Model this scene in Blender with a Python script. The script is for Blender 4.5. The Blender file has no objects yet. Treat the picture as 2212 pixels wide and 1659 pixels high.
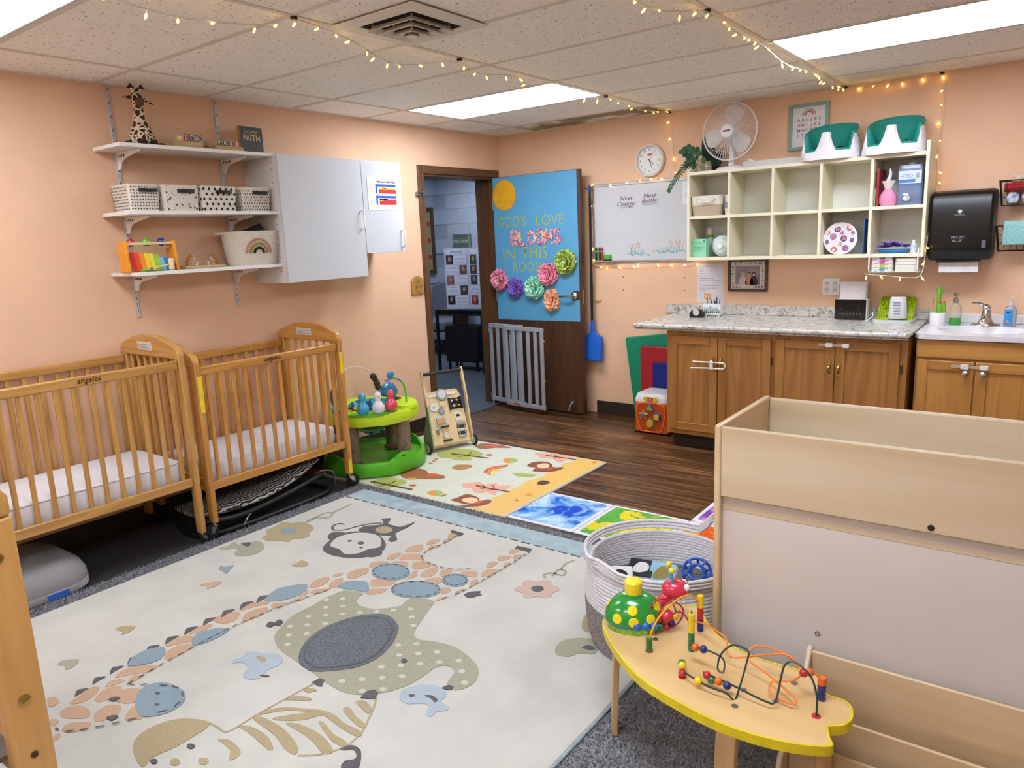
import bpy, bmesh, math, random
from mathutils import Vector, Matrix
random.seed(7)
SC = bpy.context.scene
COL = SC.collection
PI = math.pi

# ------------------------------------------------------------------ camera
cd = bpy.data.cameras.new('camera')
cam = bpy.data.objects.new('camera', cd)
COL.objects.link(cam)
cd.sensor_fit = 'HORIZONTAL'
cd.sensor_width = 36.0
cd.lens = 36.0 * 1592.36 / 2212.0
cd.clip_start = 0.02
right = Vector((0.80161233, 0.59633934, -0.04239181))
down = Vector((0.08296458, -0.18118377, -0.97994353))
fwd = Vector((-0.59205959, 0.78201779, -0.19471419))
cm = Matrix.Identity(4)
for i in range(3):
    cm[i][0] = right[i]
    cm[i][1] = -down[i]
    cm[i][2] = -fwd[i]
cm[0][3], cm[1][3], cm[2][3] = 4.1077, -5.3791, 1.5080
cam.matrix_world = cm
SC.camera = cam

# ------------------------------------------------------------------ world, exposure
w = bpy.data.worlds.new('world')
SC.world = w
w.use_nodes = True
w.node_tree.nodes['Background'].inputs[0].default_value = (0.55, 0.6, 0.7, 1)
w.node_tree.nodes['Background'].inputs[1].default_value = 0.05
SC.view_settings.view_transform = 'Standard'
SC.view_settings.look = 'None'
SC.view_settings.gamma = 1.0
SC.view_settings.exposure = 0.0
SC.view_settings.use_curve_mapping = False
PANEL_STRENGTH = 18.8      # ceiling light diffusers (the room's only real lamps)
HALL_STRENGTH = 11.0
H = 2.38                  # ceiling height

# ------------------------------------------------------------------ materials
def lin(h):
    h = h.lstrip('#')
    out = []
    for i in (0, 2, 4):
        c = int(h[i:i+2], 16) / 255.0
        out.append(c / 12.92 if c <= 0.04045 else ((c + 0.055) / 1.055) ** 2.4)
    return (*out, 1.0)

_M = {}
def mat(hexc, rough=0.55, metal=0.0, noise=0.06, scale=30.0, bump=0.0, bscale=None, emit=0.0, trans=0.0, coat=0.0, alpha=1.0, stretch=(1, 1, 1), hex2=None, sheen=0.0, ior=1.45, lo=0.35, hi=0.65, detail=3.0):
    key = (hexc, rough, metal, noise, scale, bump, bscale, emit, trans, coat, alpha, stretch, hex2, sheen, lo, hi, detail)
    if key in _M:
        return _M[key]
    m = bpy.data.materials.new('mat_%d' % len(_M))
    _M[key] = m
    m.use_nodes = True
    nt = m.node_tree
    b = nt.nodes['Principled BSDF']
    c = lin(hexc)
    b.inputs['Base Color'].default_value = c
    b.inputs['Roughness'].default_value = rough
    b.inputs['Metallic'].default_value = metal
    b.inputs['IOR'].default_value = ior
    if trans:
        b.inputs['Transmission Weight'].default_value = trans
    if coat:
        b.inputs['Coat Weight'].default_value = coat
        b.inputs['Coat Roughness'].default_value = 0.12
    if sheen:
        b.inputs['Sheen Weight'].default_value = sheen
    if alpha < 1:
        b.inputs['Alpha'].default_value = alpha
    if emit:
        b.inputs['Emission Color'].default_value = c
        b.inputs['Emission Strength'].default_value = emit
    if noise or hex2 or bump:
        tc = nt.nodes.new('ShaderNodeTexCoord')
        mp = nt.nodes.new('ShaderNodeMapping')
        mp.inputs['Scale'].default_value = stretch
        nt.links.new(tc.outputs['Object'], mp.inputs['Vector'])
        nz = nt.nodes.new('ShaderNodeTexNoise')
        nz.inputs['Scale'].default_value = scale
        nz.inputs['Detail'].default_value = detail
        nt.links.new(mp.outputs['Vector'], nz.inputs['Vector'])
        if noise or hex2:
            mr = nt.nodes.new('ShaderNodeMapRange')
            mr.inputs['From Min'].default_value = lo
            mr.inputs['From Max'].default_value = hi
            nt.links.new(nz.outputs['Fac'], mr.inputs['Value'])
            mx = nt.nodes.new('ShaderNodeMix')
            mx.data_type = 'RGBA'
            if hex2:
                c2 = lin(hex2)
                a_, b_ = c, c2
            else:
                a_ = tuple(max(0, v * (1 - noise)) for v in c[:3]) + (1,)
                b_ = tuple(min(1, v * (1 + noise)) for v in c[:3]) + (1,)
            mx.inputs['A'].default_value = a_
            mx.inputs['B'].default_value = b_
            nt.links.new(mr.outputs['Result'], mx.inputs['Factor'])
            nt.links.new(mx.outputs['Result'], b.inputs['Base Color'])
        if bump:
            n2 = nz
            if bscale:
                n2 = nt.nodes.new('ShaderNodeTexNoise')
                n2.inputs['Scale'].default_value = bscale
                n2.inputs['Detail'].default_value = 2.0
                nt.links.new(mp.outputs['Vector'], n2.inputs['Vector'])
            bp = nt.nodes.new('ShaderNodeBump')
            bp.inputs['Strength'].default_value = bump
            bp.inputs['Distance'].default_value = 0.01
            nt.links.new(n2.outputs['Fac'], bp.inputs['Height'])
            nt.links.new(bp.outputs['Normal'], b.inputs['Normal'])
    return m

_W = {}
def wood(c1, c2, axis='x', scale=9.0, rough=0.4, coat=0.0, rings=14.0, random_tone=0.0):
    """streaky wood grain along one local axis"""
    key = (c1, c2, axis, scale, rough, coat, rings, random_tone)
    if key in _W:
        return _W[key]
    m = bpy.data.materials.new('wood_%d' % len(_W))
    _W[key] = m
    m.use_nodes = True
    nt = m.node_tree
    b = nt.nodes['Principled BSDF']
    b.inputs['Roughness'].default_value = rough
    if coat:
        b.inputs['Coat Weight'].default_value = coat
        b.inputs['Coat Roughness'].default_value = 0.15
    tc = nt.nodes.new('ShaderNodeTexCoord')
    mp = nt.nodes.new('ShaderNodeMapping')
    s = [rings, rings, rings]
    s['xyz'.index(axis)] = rings * 0.07
    mp.inputs['Scale'].default_value = s
    nt.links.new(tc.outputs['Object'], mp.inputs['Vector'])
    oi = nt.nodes.new('ShaderNodeObjectInfo')
    ad = nt.nodes.new('ShaderNodeVectorMath')
    ad.operation = 'ADD'
    sc_ = nt.nodes.new('ShaderNodeMath')
    sc_.operation = 'MULTIPLY'
    sc_.inputs[1].default_value = 37.0
    nt.links.new(oi.outputs['Random'], sc_.inputs[0])
    nt.links.new(mp.outputs['Vector'], ad.inputs[0])
    nt.links.new(sc_.outputs[0], ad.inputs[1])
    n1 = nt.nodes.new('ShaderNodeTexNoise')
    n1.inputs['Scale'].default_value = 1.0
    n1.inputs['Detail'].default_value = 1.0
    n1.inputs['Distortion'].default_value = 0.6
    nt.links.new(ad.outputs[0], n1.inputs['Vector'])
    mu = nt.nodes.new('ShaderNodeMath')
    mu.operation = 'MULTIPLY'
    mu.inputs[1].default_value = scale
    nt.links.new(n1.outputs['Fac'], mu.inputs[0])
    fr = nt.nodes.new('ShaderNodeMath')
    fr.operation = 'PINGPONG'
    fr.inputs[1].default_value = 1.0
    nt.links.new(mu.outputs[0], fr.inputs[0])
    n2 = nt.nodes.new('ShaderNodeTexNoise')
    n2.inputs['Scale'].default_value = 6.0
    n2.inputs['Detail'].default_value = 4.0
    nt.links.new(ad.outputs[0], n2.inputs['Vector'])
    av = nt.nodes.new('ShaderNodeMath')
    av.operation = 'MULTIPLY_ADD'
    av.inputs[1].default_value = 0.55
    nt.links.new(fr.outputs[0], av.inputs[0])
    h2 = nt.nodes.new('ShaderNodeMath')
    h2.operation = 'MULTIPLY'
    h2.inputs[1].default_value = 0.45
    nt.links.new(n2.outputs['Fac'], h2.inputs[0])
    nt.links.new(h2.outputs[0], av.inputs[2])
    mx = nt.nodes.new('ShaderNodeMix')
    mx.data_type = 'RGBA'
    mx.inputs['A'].default_value = lin(c1)
    mx.inputs['B'].default_value = lin(c2)
    nt.links.new(av.outputs[0], mx.inputs['Factor'])
    last = mx.outputs['Result']
    if random_tone:
        hs = nt.nodes.new('ShaderNodeHueSaturation')
        mr = nt.nodes.new('ShaderNodeMapRange')
        mr.inputs['To Min'].default_value = 1 - random_tone
        mr.inputs['To Max'].default_value = 1 + random_tone
        nt.links.new(oi.outputs['Random'], mr.inputs['Value'])
        nt.links.new(mr.outputs['Result'], hs.inputs['Value'])
        nt.links.new(last, hs.inputs['Color'])
        last = hs.outputs['Color']
    nt.links.new(last, b.inputs['Base Color'])
    return m

# ------------------------------------------------------------------ mesh building
def rotm(rx=0, ry=0, rz=0):
    return Matrix.Rotation(rz, 4, 'Z') @ Matrix.Rotation(ry, 4, 'Y') @ Matrix.Rotation(rx, 4, 'X')
def T(x, y, z):
    return Matrix.Translation((x, y, z))
def frame(o, ex, ey):
    """matrix whose x axis is ex, y axis is ey"""
    ex = Vector(ex).normalized(); ey = Vector(ey); ez = ex.cross(ey).normalized(); ey = ez.cross(ex)
    m = Matrix.Identity(4)
    for i in range(3):
        m[i][0], m[i][1], m[i][2], m[i][3] = ex[i], ey[i], ez[i], o[i]
    return m

class MB:
    def __init__(s):
        s.v = []; s.f = []; s.mi = []; s.k = 0
    def m(s, k):
        s.k = k
        return s
    def _add(s, vs, fs, M=None):
        o = len(s.v)
        if M is not None:
            vs = [tuple(M @ Vector(p)) for p in vs]
        s.v += [tuple(p) for p in vs]
        for f in fs:
            s.f.append(tuple(i + o for i in f)); s.mi.append(s.k)
        return s
    def box(s, c, d, M=None, taper=1.0):
        x, y, z = [q / 2 for q in d]
        t = taper
        vs = [(-x, -y, -z), (x, -y, -z), (x, y, -z), (-x, y, -z), (-x*t, -y*t, z), (x*t, -y*t, z), (x*t, y*t, z), (-x*t, y*t, z)]
        vs = [(a + c[0], b + c[1], e + c[2]) for a, b, e in vs]
        return s._add(vs, [(0, 3, 2, 1), (4, 5, 6, 7), (0, 1, 5, 4), (1, 2, 6, 5), (2, 3, 7, 6), (3, 0, 4, 7)], M)
    def bx(s, x0, x1, y0, y1, z0, z1, M=None):
        return s.box(((x0+x1)/2, (y0+y1)/2, (z0+z1)/2), (abs(x1-x0), abs(y1-y0), abs(z1-z0)), M)
    def prism(s, poly, z0, z1, M=None):
        n = len(poly)
        a = sum(poly[i][0]*poly[(i+1) % n][1] - poly[(i+1) % n][0]*poly[i][1] for i in range(n))
        if a < 0:
            poly = poly[::-1]
        vs = [(p[0], p[1], z0) for p in poly] + [(p[0], p[1], z1) for p in poly]
        fs = [tuple(range(n - 1, -1, -1)), tuple(range(n, 2*n))]
        fs += [(i, (i+1) % n, n + (i+1) % n, n + i) for i in range(n)]
        return s._add(vs, fs, M)
    def plate(s, poly, z, M=None):
        n = len(poly)
        a = sum(poly[i][0]*poly[(i+1) % n][1] - poly[(i+1) % n][0]*poly[i][1] for i in range(n))
        if a < 0:
            poly = poly[::-1]
        return s._add([(p[0], p[1], z) for p in poly], [tuple(range(n))], M)
    def lathe(s, prof, n=24, M=None, cap=True):
        vs = []
        for r, z in prof:
            for i in range(n):
                a = 2*PI*i/n
                vs.append((r*math.cos(a), r*math.sin(a), z))
        fs = []
        for j in range(len(prof) - 1):
            for i in range(n):
                i2 = (i+1) % n
                fs.append((j*n+i, j*n+i2, (j+1)*n+i2, (j+1)*n+i))
        if cap:
            if prof[0][0] > 1e-5:
                fs.append(tuple(range(n - 1, -1, -1)))
            if prof[-1][0] > 1e-5:
                fs.append(tuple((len(prof)-1)*n + i for i in range(n)))
        return s._add(vs, fs, M)
    def cyl(s, p0, p1, r, n=12, r2=None):
        return s.tube([p0, p1], r, n, r2=r2)
    def tube(s, pts, r, n=8, closed=False, r2=None, M=None, caps=True):
        pts = [Vector(p) for p in pts]
        L = len(pts)
        vs = []
        prev = None
        for i, p in enumerate(pts):
            if closed:
                t = pts[(i+1) % L] - pts[i-1]
            else:
                t = pts[min(i+1, L-1)] - pts[max(i-1, 0)]
            if t.length < 1e-9:
                t = Vector((0, 0, 1))
            t.normalize()
            if prev is None:
                u = t.orthogonal().normalized()
            else:
                u = prev - t * prev.dot(t)
                if u.length < 1e-6:
                    u = t.orthogonal()
                u.normalize()
            prev = u
            w_ = t.cross(u)
            rr = r if r2 is None else r + (r2 - r) * i / max(1, L - 1)
            if isinstance(r, (list, tuple)):
                rr = r[i]
            for k in range(n):
                a = 2*PI*k/n
                vs.append(p + u*(rr*math.cos(a)) + w_*(rr*math.sin(a)))
        fs = []
        for j in range(L if closed else L - 1):
            j2 = (j+1) % L
            for k in range(n):
                k2 = (k+1) % n
                fs.append((j*n+k, j*n+k2, j2*n+k2, j2*n+k))
        if not closed and caps:
            fs.append(tuple(range(n - 1, -1, -1)))
            fs.append(tuple((L-1)*n + i for i in range(n)))
        return s._add(vs, fs, M)
    def ball(s, c, r, nu=14, nv=9, M=None):
        if not isinstance(r, (tuple, list)):
            r = (r, r, r)
        vs = [(0, 0, -1)]
        for j in range(1, nv):
            t = PI*j/nv - PI/2
            for i in range(nu):
                a = 2*PI*i/nu
                vs.append((math.cos(t)*math.cos(a), math.cos(t)*math.sin(a), math.sin(t)))
        vs.append((0, 0, 1))
        fs = [(0, 1 + (i+1) % nu, 1 + i) for i in range(nu)]
        for j in range(nv - 2):
            for i in range(nu):
                i2 = (i+1) % nu
                fs.append((1+j*nu+i, 1+j*nu+i2, 1+(j+1)*nu+i2, 1+(j+1)*nu+i))
        e = len(vs) - 1
        fs += [(e, 1+(nv-2)*nu+i, 1+(nv-2)*nu+(i+1) % nu) for i in range(nu)]
        vs = [(p[0]*r[0]+c[0], p[1]*r[1]+c[1], p[2]*r[2]+c[2]) for p in vs]
        return s._add(vs, fs, M)
    def loft(s, loops, M=None, cap0=True, cap1=True, closed=True):
        n = len(loops[0])
        vs = [p for l in loops for p in l]
        fs = []
        for j in range(len(loops) - 1):
            for i in range(n if closed else n - 1):
                i2 = (i+1) % n
                fs.append((j*n+i, j*n+i2, (j+1)*n+i2, (j+1)*n+i))
        if cap0:
            fs.append(tuple(range(n - 1, -1, -1)))
        if cap1:
            fs.append(tuple((len(loops)-1)*n + i for i in range(n)))
        return s._add(vs, fs, M)
    def mesh(s, smooth=40):
        me = bpy.data.meshes.new('mesh')
        me.from_pydata(s.v, [], s.f)
        if any(s.mi):
            me.polygons.foreach_set('material_index', s.mi)
        if smooth:
            me.polygons.foreach_set('use_smooth', [True] * len(me.polygons))
            me.update()
            me.set_sharp_from_angle(angle=math.radians(smooth))
        me.update()
        return me
    def build(s, name, mt, parent=None, loc=None, smooth=40, bevel=0.0, M=None, seg=2, label=None):
        me = s.mesh(smooth)
        for q in (mt if isinstance(mt, (list, tuple)) else [mt]):
            me.materials.append(q)
        o = bpy.data.objects.new(name, me)
        COL.objects.link(o)
        if parent is not None:
            o.parent = parent
        if loc is not None:
            o.location = loc
        if M is not None:
            o.matrix_local = M
        if bevel:
            md = o.modifiers.new('bevel', 'BEVEL')
            md.width = bevel; md.segments = seg; md.limit_method = 'ANGLE'; md.angle_limit = math.radians(35)
            md.use_clamp_overlap = True
        if label:
            o['label'] = label
        return o

def tag(o, label, cat, group=None):
    o['label'] = label; o['category'] = cat
    if group:
        o['group'] = group
    return o
def thing(name, label, cat, loc=(0, 0, 0), rz=0.0, group=None, M=None):
    o = bpy.data.objects.new(name, None)
    COL.objects.link(o)
    o.empty_display_size = 0.05
    o.location = loc
    o.rotation_euler = (0, 0, rz)
    if M is not None:
        o.matrix_world = M
    return tag(o, label, cat, group)
def struct(o):
    o['kind'] = 'structure'
    return o
def dup(o, parent=None, loc=None, rz=None, M=None):
    c = o.copy()
    COL.objects.link(c)
    if parent is not None:
        c.parent = parent
    if loc is not None:
        c.location = loc
    if rz is not None:
        c.rotation_euler = (0, 0, rz)
    if M is not None:
        c.matrix_local = M
    for ch in [q for q in o.children]:
        dup(ch, c)
    return c

_cv = bpy.data.curves.new('tmpfont', 'FONT')
_co = bpy.data.objects.new('tmpfont', _cv)
def text(body, size, mt, parent, M, name='lettering', align='CENTER', ext=0.0004, bold=0.0, sx=1.0, space=1.0, shear=0.0):
    _cv.body = body
    _cv.size = size
    _cv.align_x = align
    _cv.align_y = 'CENTER'
    _cv.extrude = ext
    _cv.offset = bold
    _cv.space_character = space
    _cv.shear = shear
    _cv.resolution_u = 2
    me = bpy.data.meshes.new_from_object(_co)
    if sx != 1.0:
        me.transform(Matrix.Diagonal((sx, 1, 1, 1)))
    me.materials.clear()
    me.materials.append(mt)
    o = bpy.data.objects.new(name, me)
    COL.objects.link(o)
    o.parent = parent
    o.matrix_local = M
    return o

# orientation helpers for flat print: on a surface facing -y (back wall) or +x (left wall)
def onback(x, y, z):      # text x -> +X, text y -> +Z, faces -Y
    return frame((x, y, z), (1, 0, 0), (0, 0, 1))
def onleft(x, y, z):      # text x -> +Y, text y -> +Z, faces +X
    return frame((x, y, z), (0, 1, 0), (0, 0, 1))

def arc(c, r, a0, a1, n, z=None):
    out = []
    for i in range(n + 1):
        a = a0 + (a1 - a0) * i / n
        out.append((c[0] + r*math.cos(a), c[1] + r*math.sin(a)) + (() if z is None else (z,)))
    return out
def rrect(x0, x1, y0, y1, r, n=4):
    p = []
    for cx, cy, a in ((x1-r, y1-r, 0), (x0+r, y1-r, PI/2), (x0+r, y0+r, PI), (x1-r, y0+r, 1.5*PI)):
        p += arc((cx, cy), r, a, a + PI/2, n)
    return p
def smooth_closed(pts, n=3):
    out = []
    L = len(pts)
    for i in range(L):
        p0, p1, p2, p3 = pts[i-1], pts[i], pts[(i+1) % L], pts[(i+2) % L]
        for k in range(n):
            t = k / n
            out.append(tuple(0.5*((2*b) + (c-a)*t + (2*a-5*b+4*c-d)*t*t + (-a+3*b-3*c+d)*t**3) for a, b, c, d in zip(p0, p1, p2, p3)))
    return out
def smooth_open(pts, n=4):
    out = []
    L = len(pts)
    for i in range(L - 1):
        p0, p1, p2, p3 = pts[max(i-1, 0)], pts[i], pts[i+1], pts[min(i+2, L-1)]
        for k in range(n):
            t = k / n
            out.append(tuple(0.5*((2*b) + (c-a)*t + (2*a-5*b+4*c-d)*t*t + (-a+3*b-3*c+d)*t**3) for a, b, c, d in zip(p0, p1, p2, p3)))
    out.append(tuple(pts[-1]))
    return out
def ribbon(pts, w0, w1=None):
    """flat stroke polygon round an open 2-D path"""
    w1 = w0 if w1 is None else w1
    L = len(pts); a = []; b = []
    for i, p in enumerate(pts):
        q0 = pts[max(i-1, 0)]; q1 = pts[min(i+1, L-1)]
        dx, dy = q1[0]-q0[0], q1[1]-q0[1]
        d = math.hypot(dx, dy) or 1
        ww = (w0 + (w1-w0)*i/max(1, L-1)) / 2
        a.append((p[0]-dy/d*ww, p[1]+dx/d*ww)); b.append((p[0]+dy/d*ww, p[1]-dx/d*ww))
    return a + b[::-1]

WHITE = mat('#e9e9ec', 0.45, noise=0.02)
BLACK = mat('#131315', 0.5, noise=0.05)
CHROME = mat('#c9cbd0', 0.15, 1.0, noise=0.0)
STEEL = mat('#9a9ca0', 0.35, 1.0, noise=0.03)
BRASS = mat('#b99a55', 0.3, 1.0, noise=0.03)
# ------------------------------------------------------------------ room shell
PEACH = mat('#e4bb9b', 0.62, noise=0.025, scale=3.0, bump=0.12, bscale=160.0)
DOORWOOD = wood('#5b3b25', '#3a2416', 'z', 6.0, 0.4, 0.1, 16.0)
FRAMEWOOD = wood('#6b4a2c', '#4a301b', 'z', 6.0, 0.45, 0.0, 22.0)
OX0, OX1 = -1.0, -0.09          # doorway in the left wall (y range)
m = MB()
m.bx(-0.2, 0, -7.2, OX0, 0, 2.5); m.bx(-0.2, 0, OX1, 0.2, 0, 2.5); m.bx(-0.2, 0, OX0, OX1, 2.03, 2.5)
struct(m.build('wall_left', PEACH, smooth=0))
struct(MB().bx(0, 5.8, 0, 0.2, 0, 2.5).build('wall_back', PEACH, smooth=0))
struct(MB().bx(5.6, 5.8, -7.2, 0, 0, 2.5).build('wall_right', PEACH, smooth=0))
struct(MB().bx(-0.2, 5.8, -7.4, -7.2, 0, 2.5).build('wall_front', PEACH, smooth=0))
# holes and scuffs left in the back wall
for x, z in ((1.215, 1.05), (1.215, 1.155), (1.745, 1.05), (1.745, 1.15)):
    MB().cyl((0, 0.002, 0), (0, -0.0015, 0), 0.005, 8).build('wall_hole', BLACK, bpy.data.objects['wall_back'], (x, 0, z))

# floor: wood-look planks near the door, carpet tiles elsewhere
FY = -2.40
fl = struct(MB().bx(0, 5.6, FY, 0, -0.08, -0.006).build('floor', mat('#2a1d15', 0.7), smooth=0))
def plank_material():
    m = bpy.data.materials.new('plank'); m.use_nodes = True
    nt = m.node_tree; b = nt.nodes['Principled BSDF']
    tc = nt.nodes.new('ShaderNodeTexCoord'); oi = nt.nodes.new('ShaderNodeObjectInfo')
    mp = nt.nodes.new('ShaderNodeMapping'); mp.inputs['Scale'].default_value = (0.8, 22.0, 1.0)
    nt.links.new(tc.outputs['Object'], mp.inputs['Vector'])
    ml = nt.nodes.new('ShaderNodeMath'); ml.operation = 'MULTIPLY'; ml.inputs[1].default_value = 53.0
    nt.links.new(oi.outputs['Random'], ml.inputs[0])
    ad = nt.nodes.new('ShaderNodeVectorMath'); ad.operation = 'ADD'
    nt.links.new(mp.outputs['Vector'], ad.inputs[0]); nt.links.new(ml.outputs[0], ad.inputs[1])
    nz = nt.nodes.new('ShaderNodeTexNoise'); nz.inputs['Scale'].default_value = 2.2; nz.inputs['Detail'].default_value = 6; nz.inputs['Roughness'].default_value = 0.62
    nz.inputs['Distortion'].default_value = 0.4
    nt.links.new(ad.outputs[0], nz.inputs['Vector'])
    cr = nt.nodes.new('ShaderNodeValToRGB')
    e = cr.color_ramp.elements
    e[0].position = 0.33; e[0].color = lin('#1e120b')
    e[1].position = 0.66; e[1].color = lin('#946a44')
    k = e.new(0.5); k.color = lin('#523520')
    nt.links.new(nz.outputs['Fac'], cr.inputs['Fac'])
    hs = nt.nodes.new('ShaderNodeHueSaturation')
    mr = nt.nodes.new('ShaderNodeMapRange'); mr.inputs['To Min'].default_value = 0.72; mr.inputs['To Max'].default_value = 1.22
    nt.links.new(oi.outputs['Random'], mr.inputs['Value']); nt.links.new(mr.outputs['Result'], hs.inputs['Value'])
    nt.links.new(cr.outputs['Color'], hs.inputs['Color']); nt.links.new(hs.outputs['Color'], b.inputs['Base Color'])
    b.inputs['Roughness'].default_value = 0.3
    return m
PLANK = plank_material()
pw, pl = 0.15, 1.22
pm = {}
r = 0
y = FY
while y < -0.001:
    y1 = min(y + pw, 0)
    x = -(r * 0.47 % 1.0) * pl
    while x < 5.6:
        a, b_ = max(x, 0), min(x + pl, 5.6)
        if b_ - a > 0.02:
            key = (round(b_ - a, 3), round(y1 - y, 3))
            if key not in pm:
                me = MB().bx(-key[0]/2 + 0.0009, key[0]/2 - 0.0009, -key[1]/2 + 0.0009, key[1]/2 - 0.0009, -0.006, 0).mesh(0)
                me.materials.append(PLANK); pm[key] = me
            o = bpy.data.objects.new('plank', pm[key]); COL.objects.link(o)
            o.parent = fl; o.location = ((a + b_)/2, (y + y1)/2, 0)
        x += pl
    y += pw; r += 1
CARPET = mat('#29282a', 0.95, noise=0, hex2='#3b3735', scale=22, stretch=(6, 1, 1), lo=0.4, hi=0.7, bump=0.3, bscale=300)
struct(MB().bx(0, 5.6, -7.2, FY, -0.08, 0).build('floor', CARPET, smooth=0))
# vinyl baseboards
BASE = mat('#2e2621', 0.5, noise=0.04)
struct(MB().bx(0.95, 1.62, -0.012, 0, 0, 0.105).build('baseboard_back', BASE, bevel=0.003))
m = MB(); m.bx(0, 0.012, -7.2, -1.06, 0, 0.105); struct(m.build('baseboard_left', BASE, bevel=0.003))

# door frame
m = MB(); m.bx(-0.2, -0.0, OX0, OX0 + 0.018, 0, 2.03); m.bx(-0.2, 0.0, OX1 - 0.018, OX1, 0, 2.03); m.bx(-0.2, 0, OX0, OX1, 2.012, 2.03)
m.bx(-0.12, -0.075, OX0 + 0.018, OX0 + 0.03, 0, 2.012); m.bx(-0.12, -0.075, OX1 - 0.03, OX1 - 0.018, 0, 2.012)
fr = struct(m.build('trim_1', FRAMEWOOD, smooth=0))
MB().bx(0.0, 0.016, OX0 - 0.06, OX0 + 0.004, 0, 2.09).build('casing', FRAMEWOOD, fr, bevel=0.004)
MB().bx(0.0, 0.016, OX1 - 0.004, OX1 + 0.056, 0, 2.09).build('casing', FRAMEWOOD, fr, bevel=0.004)
MB().bx(0.0, 0.0165, OX0 + 0.004, OX1 - 0.004, 2.028, 2.09).build('casing', wood('#6b4a2c', '#4a301b', 'y', 6.0, 0.45, 0.0, 22.0), fr, bevel=0.004)
m = MB(); m.box((0.02, -1.01, 1.87), (0.012, 0.05, 0.06)); m.cyl((0.028, -1.09, 1.885), (0.028, -1.03, 1.885), 0.006); m.cyl((0.028, -1.035, 1.855), (0.028, -1.0, 1.855), 0.006); m.box((0.012, -1.075, 1.872), (0.024, 0.03, 0.03))
m.build('latch', STEEL, fr)
# carpet-to-vinyl strip in the doorway
struct(MB().bx(-0.03, 0.01, OX0, OX1, 0.0, 0.006).build('trim_2', mat('#3a3a3e', 0.6), bevel=0.002))

# ceiling: grid bars and lay-in tiles
def tile_material(stain=False):
    m = bpy.data.materials.new('ceiling_tile'); m.use_nodes = True
    nt = m.node_tree; b = nt.nodes['Principled BSDF']; b.inputs['Roughness'].default_value = 0.9
    tc = nt.nodes.new('ShaderNodeTexCoord'); oi = nt.nodes.new('ShaderNodeObjectInfo')
    ad = nt.nodes.new('ShaderNodeVectorMath'); ad.operation = 'ADD'
    nt.links.new(tc.outputs['Object'], ad.inputs[0]); nt.links.new(oi.outputs['Location'], ad.inputs[1])
    nz = nt.nodes.new('ShaderNodeTexNoise'); nz.inputs['Scale'].default_value = 75; nz.inputs['Detail'].default_value = 2
    nt.links.new(ad.outputs[0], nz.inputs['Vector'])
    mr = nt.nodes.new('ShaderNodeMapRange'); mr.inputs['From Min'].default_value = 0.30; mr.inputs['From Max'].default_value = 0.37
    nt.links.new(nz.outputs['Fac'], mr.inputs['Value'])
    mx = nt.nodes.new('ShaderNodeMix'); mx.data_type = 'RGBA'
    mx.inputs['A'].default_value = lin('#a6998a'); mx.inputs['B'].default_value = lin('#f8f4ee')
    nt.links.new(mr.outputs['Result'], mx.inputs['Factor'])
    last = mx.outputs['Result']
    if stain:
        n2 = nt.nodes.new('ShaderNodeTexNoise'); n2.inputs['Scale'].default_value = 3.0; n2.inputs['Detail'].default_value = 2
        nt.links.new(tc.outputs['Object'], n2.inputs['Vector'])
        m2 = nt.nodes.new('ShaderNodeMapRange'); m2.inputs['From Min'].default_value = 0.36; m2.inputs['From Max'].default_value = 0.5
        nt.links.new(n2.outputs['Fac'], m2.inputs['Value'])
        x2 = nt.nodes.new('ShaderNodeMix'); x2.data_type = 'RGBA'; x2.inputs['B'].default_value = lin('#96866f')
        nt.links.new(last, x2.inputs['A']); nt.links.new(m2.outputs['Result'], x2.inputs['Factor'])
        last = x2.outputs['Result']
    nt.links.new(last, b.inputs['Base Color'])
    bp = nt.nodes.new('ShaderNodeBump'); bp.inputs['Strength'].default_value = 0.4; bp.inputs['Distance'].default_value = 0.004
    nt.links.new(mr.outputs['Result'], bp.inputs['Height']); nt.links.new(bp.outputs['Normal'], b.inputs['Normal'])
    return m
TILE = tile_material(); TILE_S = tile_material(True)
ce = struct(MB().bx(-0.2, 5.8, -7.4, 0.2, 2.46, 2.52).build('ceiling', mat('#b9b2a8', 0.9), smooth=0))
xs = [0.0] + [0.409 + 1.2192*k for k in range(5)] + [5.6]
ys = [0.0] + [-0.36 - 0.6096*k for k in range(12)] + [-7.2]
LIGHT_CELLS = {(1, 3), (3, 3), (1, 8), (3, 8), (1, 12), (3, 12)}
BAR = mat('#d8d0c4', 0.5, noise=0.02)
tm = {}
for i in range(len(xs) - 1):
    for j in range(1, len(ys)):
        if (i, j) in LIGHT_CELLS:
            continue
        w_, d_ = xs[i+1] - xs[i], ys[j-1] - ys[j]
        st = (i, j) == (1, 1)
        key = (round(w_, 3), round(d_, 3), st)
        if key not in tm:
            me = MB().bx(-w_/2 + 0.003, w_/2 - 0.003, -d_/2 + 0.003, d_/2 - 0.003, 0.004, 0.018).mesh(0)
            me.materials.append(TILE_S if st else TILE); tm[key] = me
        o = bpy.data.objects.new('ceiling_tile', tm[key]); COL.objects.link(o); o.parent = ce
        o.location = ((xs[i]+xs[i+1])/2, (ys[j]+ys[j-1])/2, H)
for x in xs[1:-1]:
    MB().bx(-0.012, 0.012, -7.2, 0, 0, 0.006).build('ceiling_bar', BAR, ce, (x, 0, H), smooth=0)
for y in ys[1:-1]:
    MB().bx(0, 5.6, -0.012, 0.012, 0.0005, 0.0055).build('ceiling_bar', BAR, ce, (0, y, H), smooth=0)
struct(MB().bx(0, 0.02, -7.2, 0, H - 0.004, H + 0.02).build('trim_3', BAR, smooth=0))
struct(MB().bx(0.02, 5.6, -0.02, 0, H - 0.004, H + 0.02).build('trim_4', BAR, smooth=0))

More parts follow.
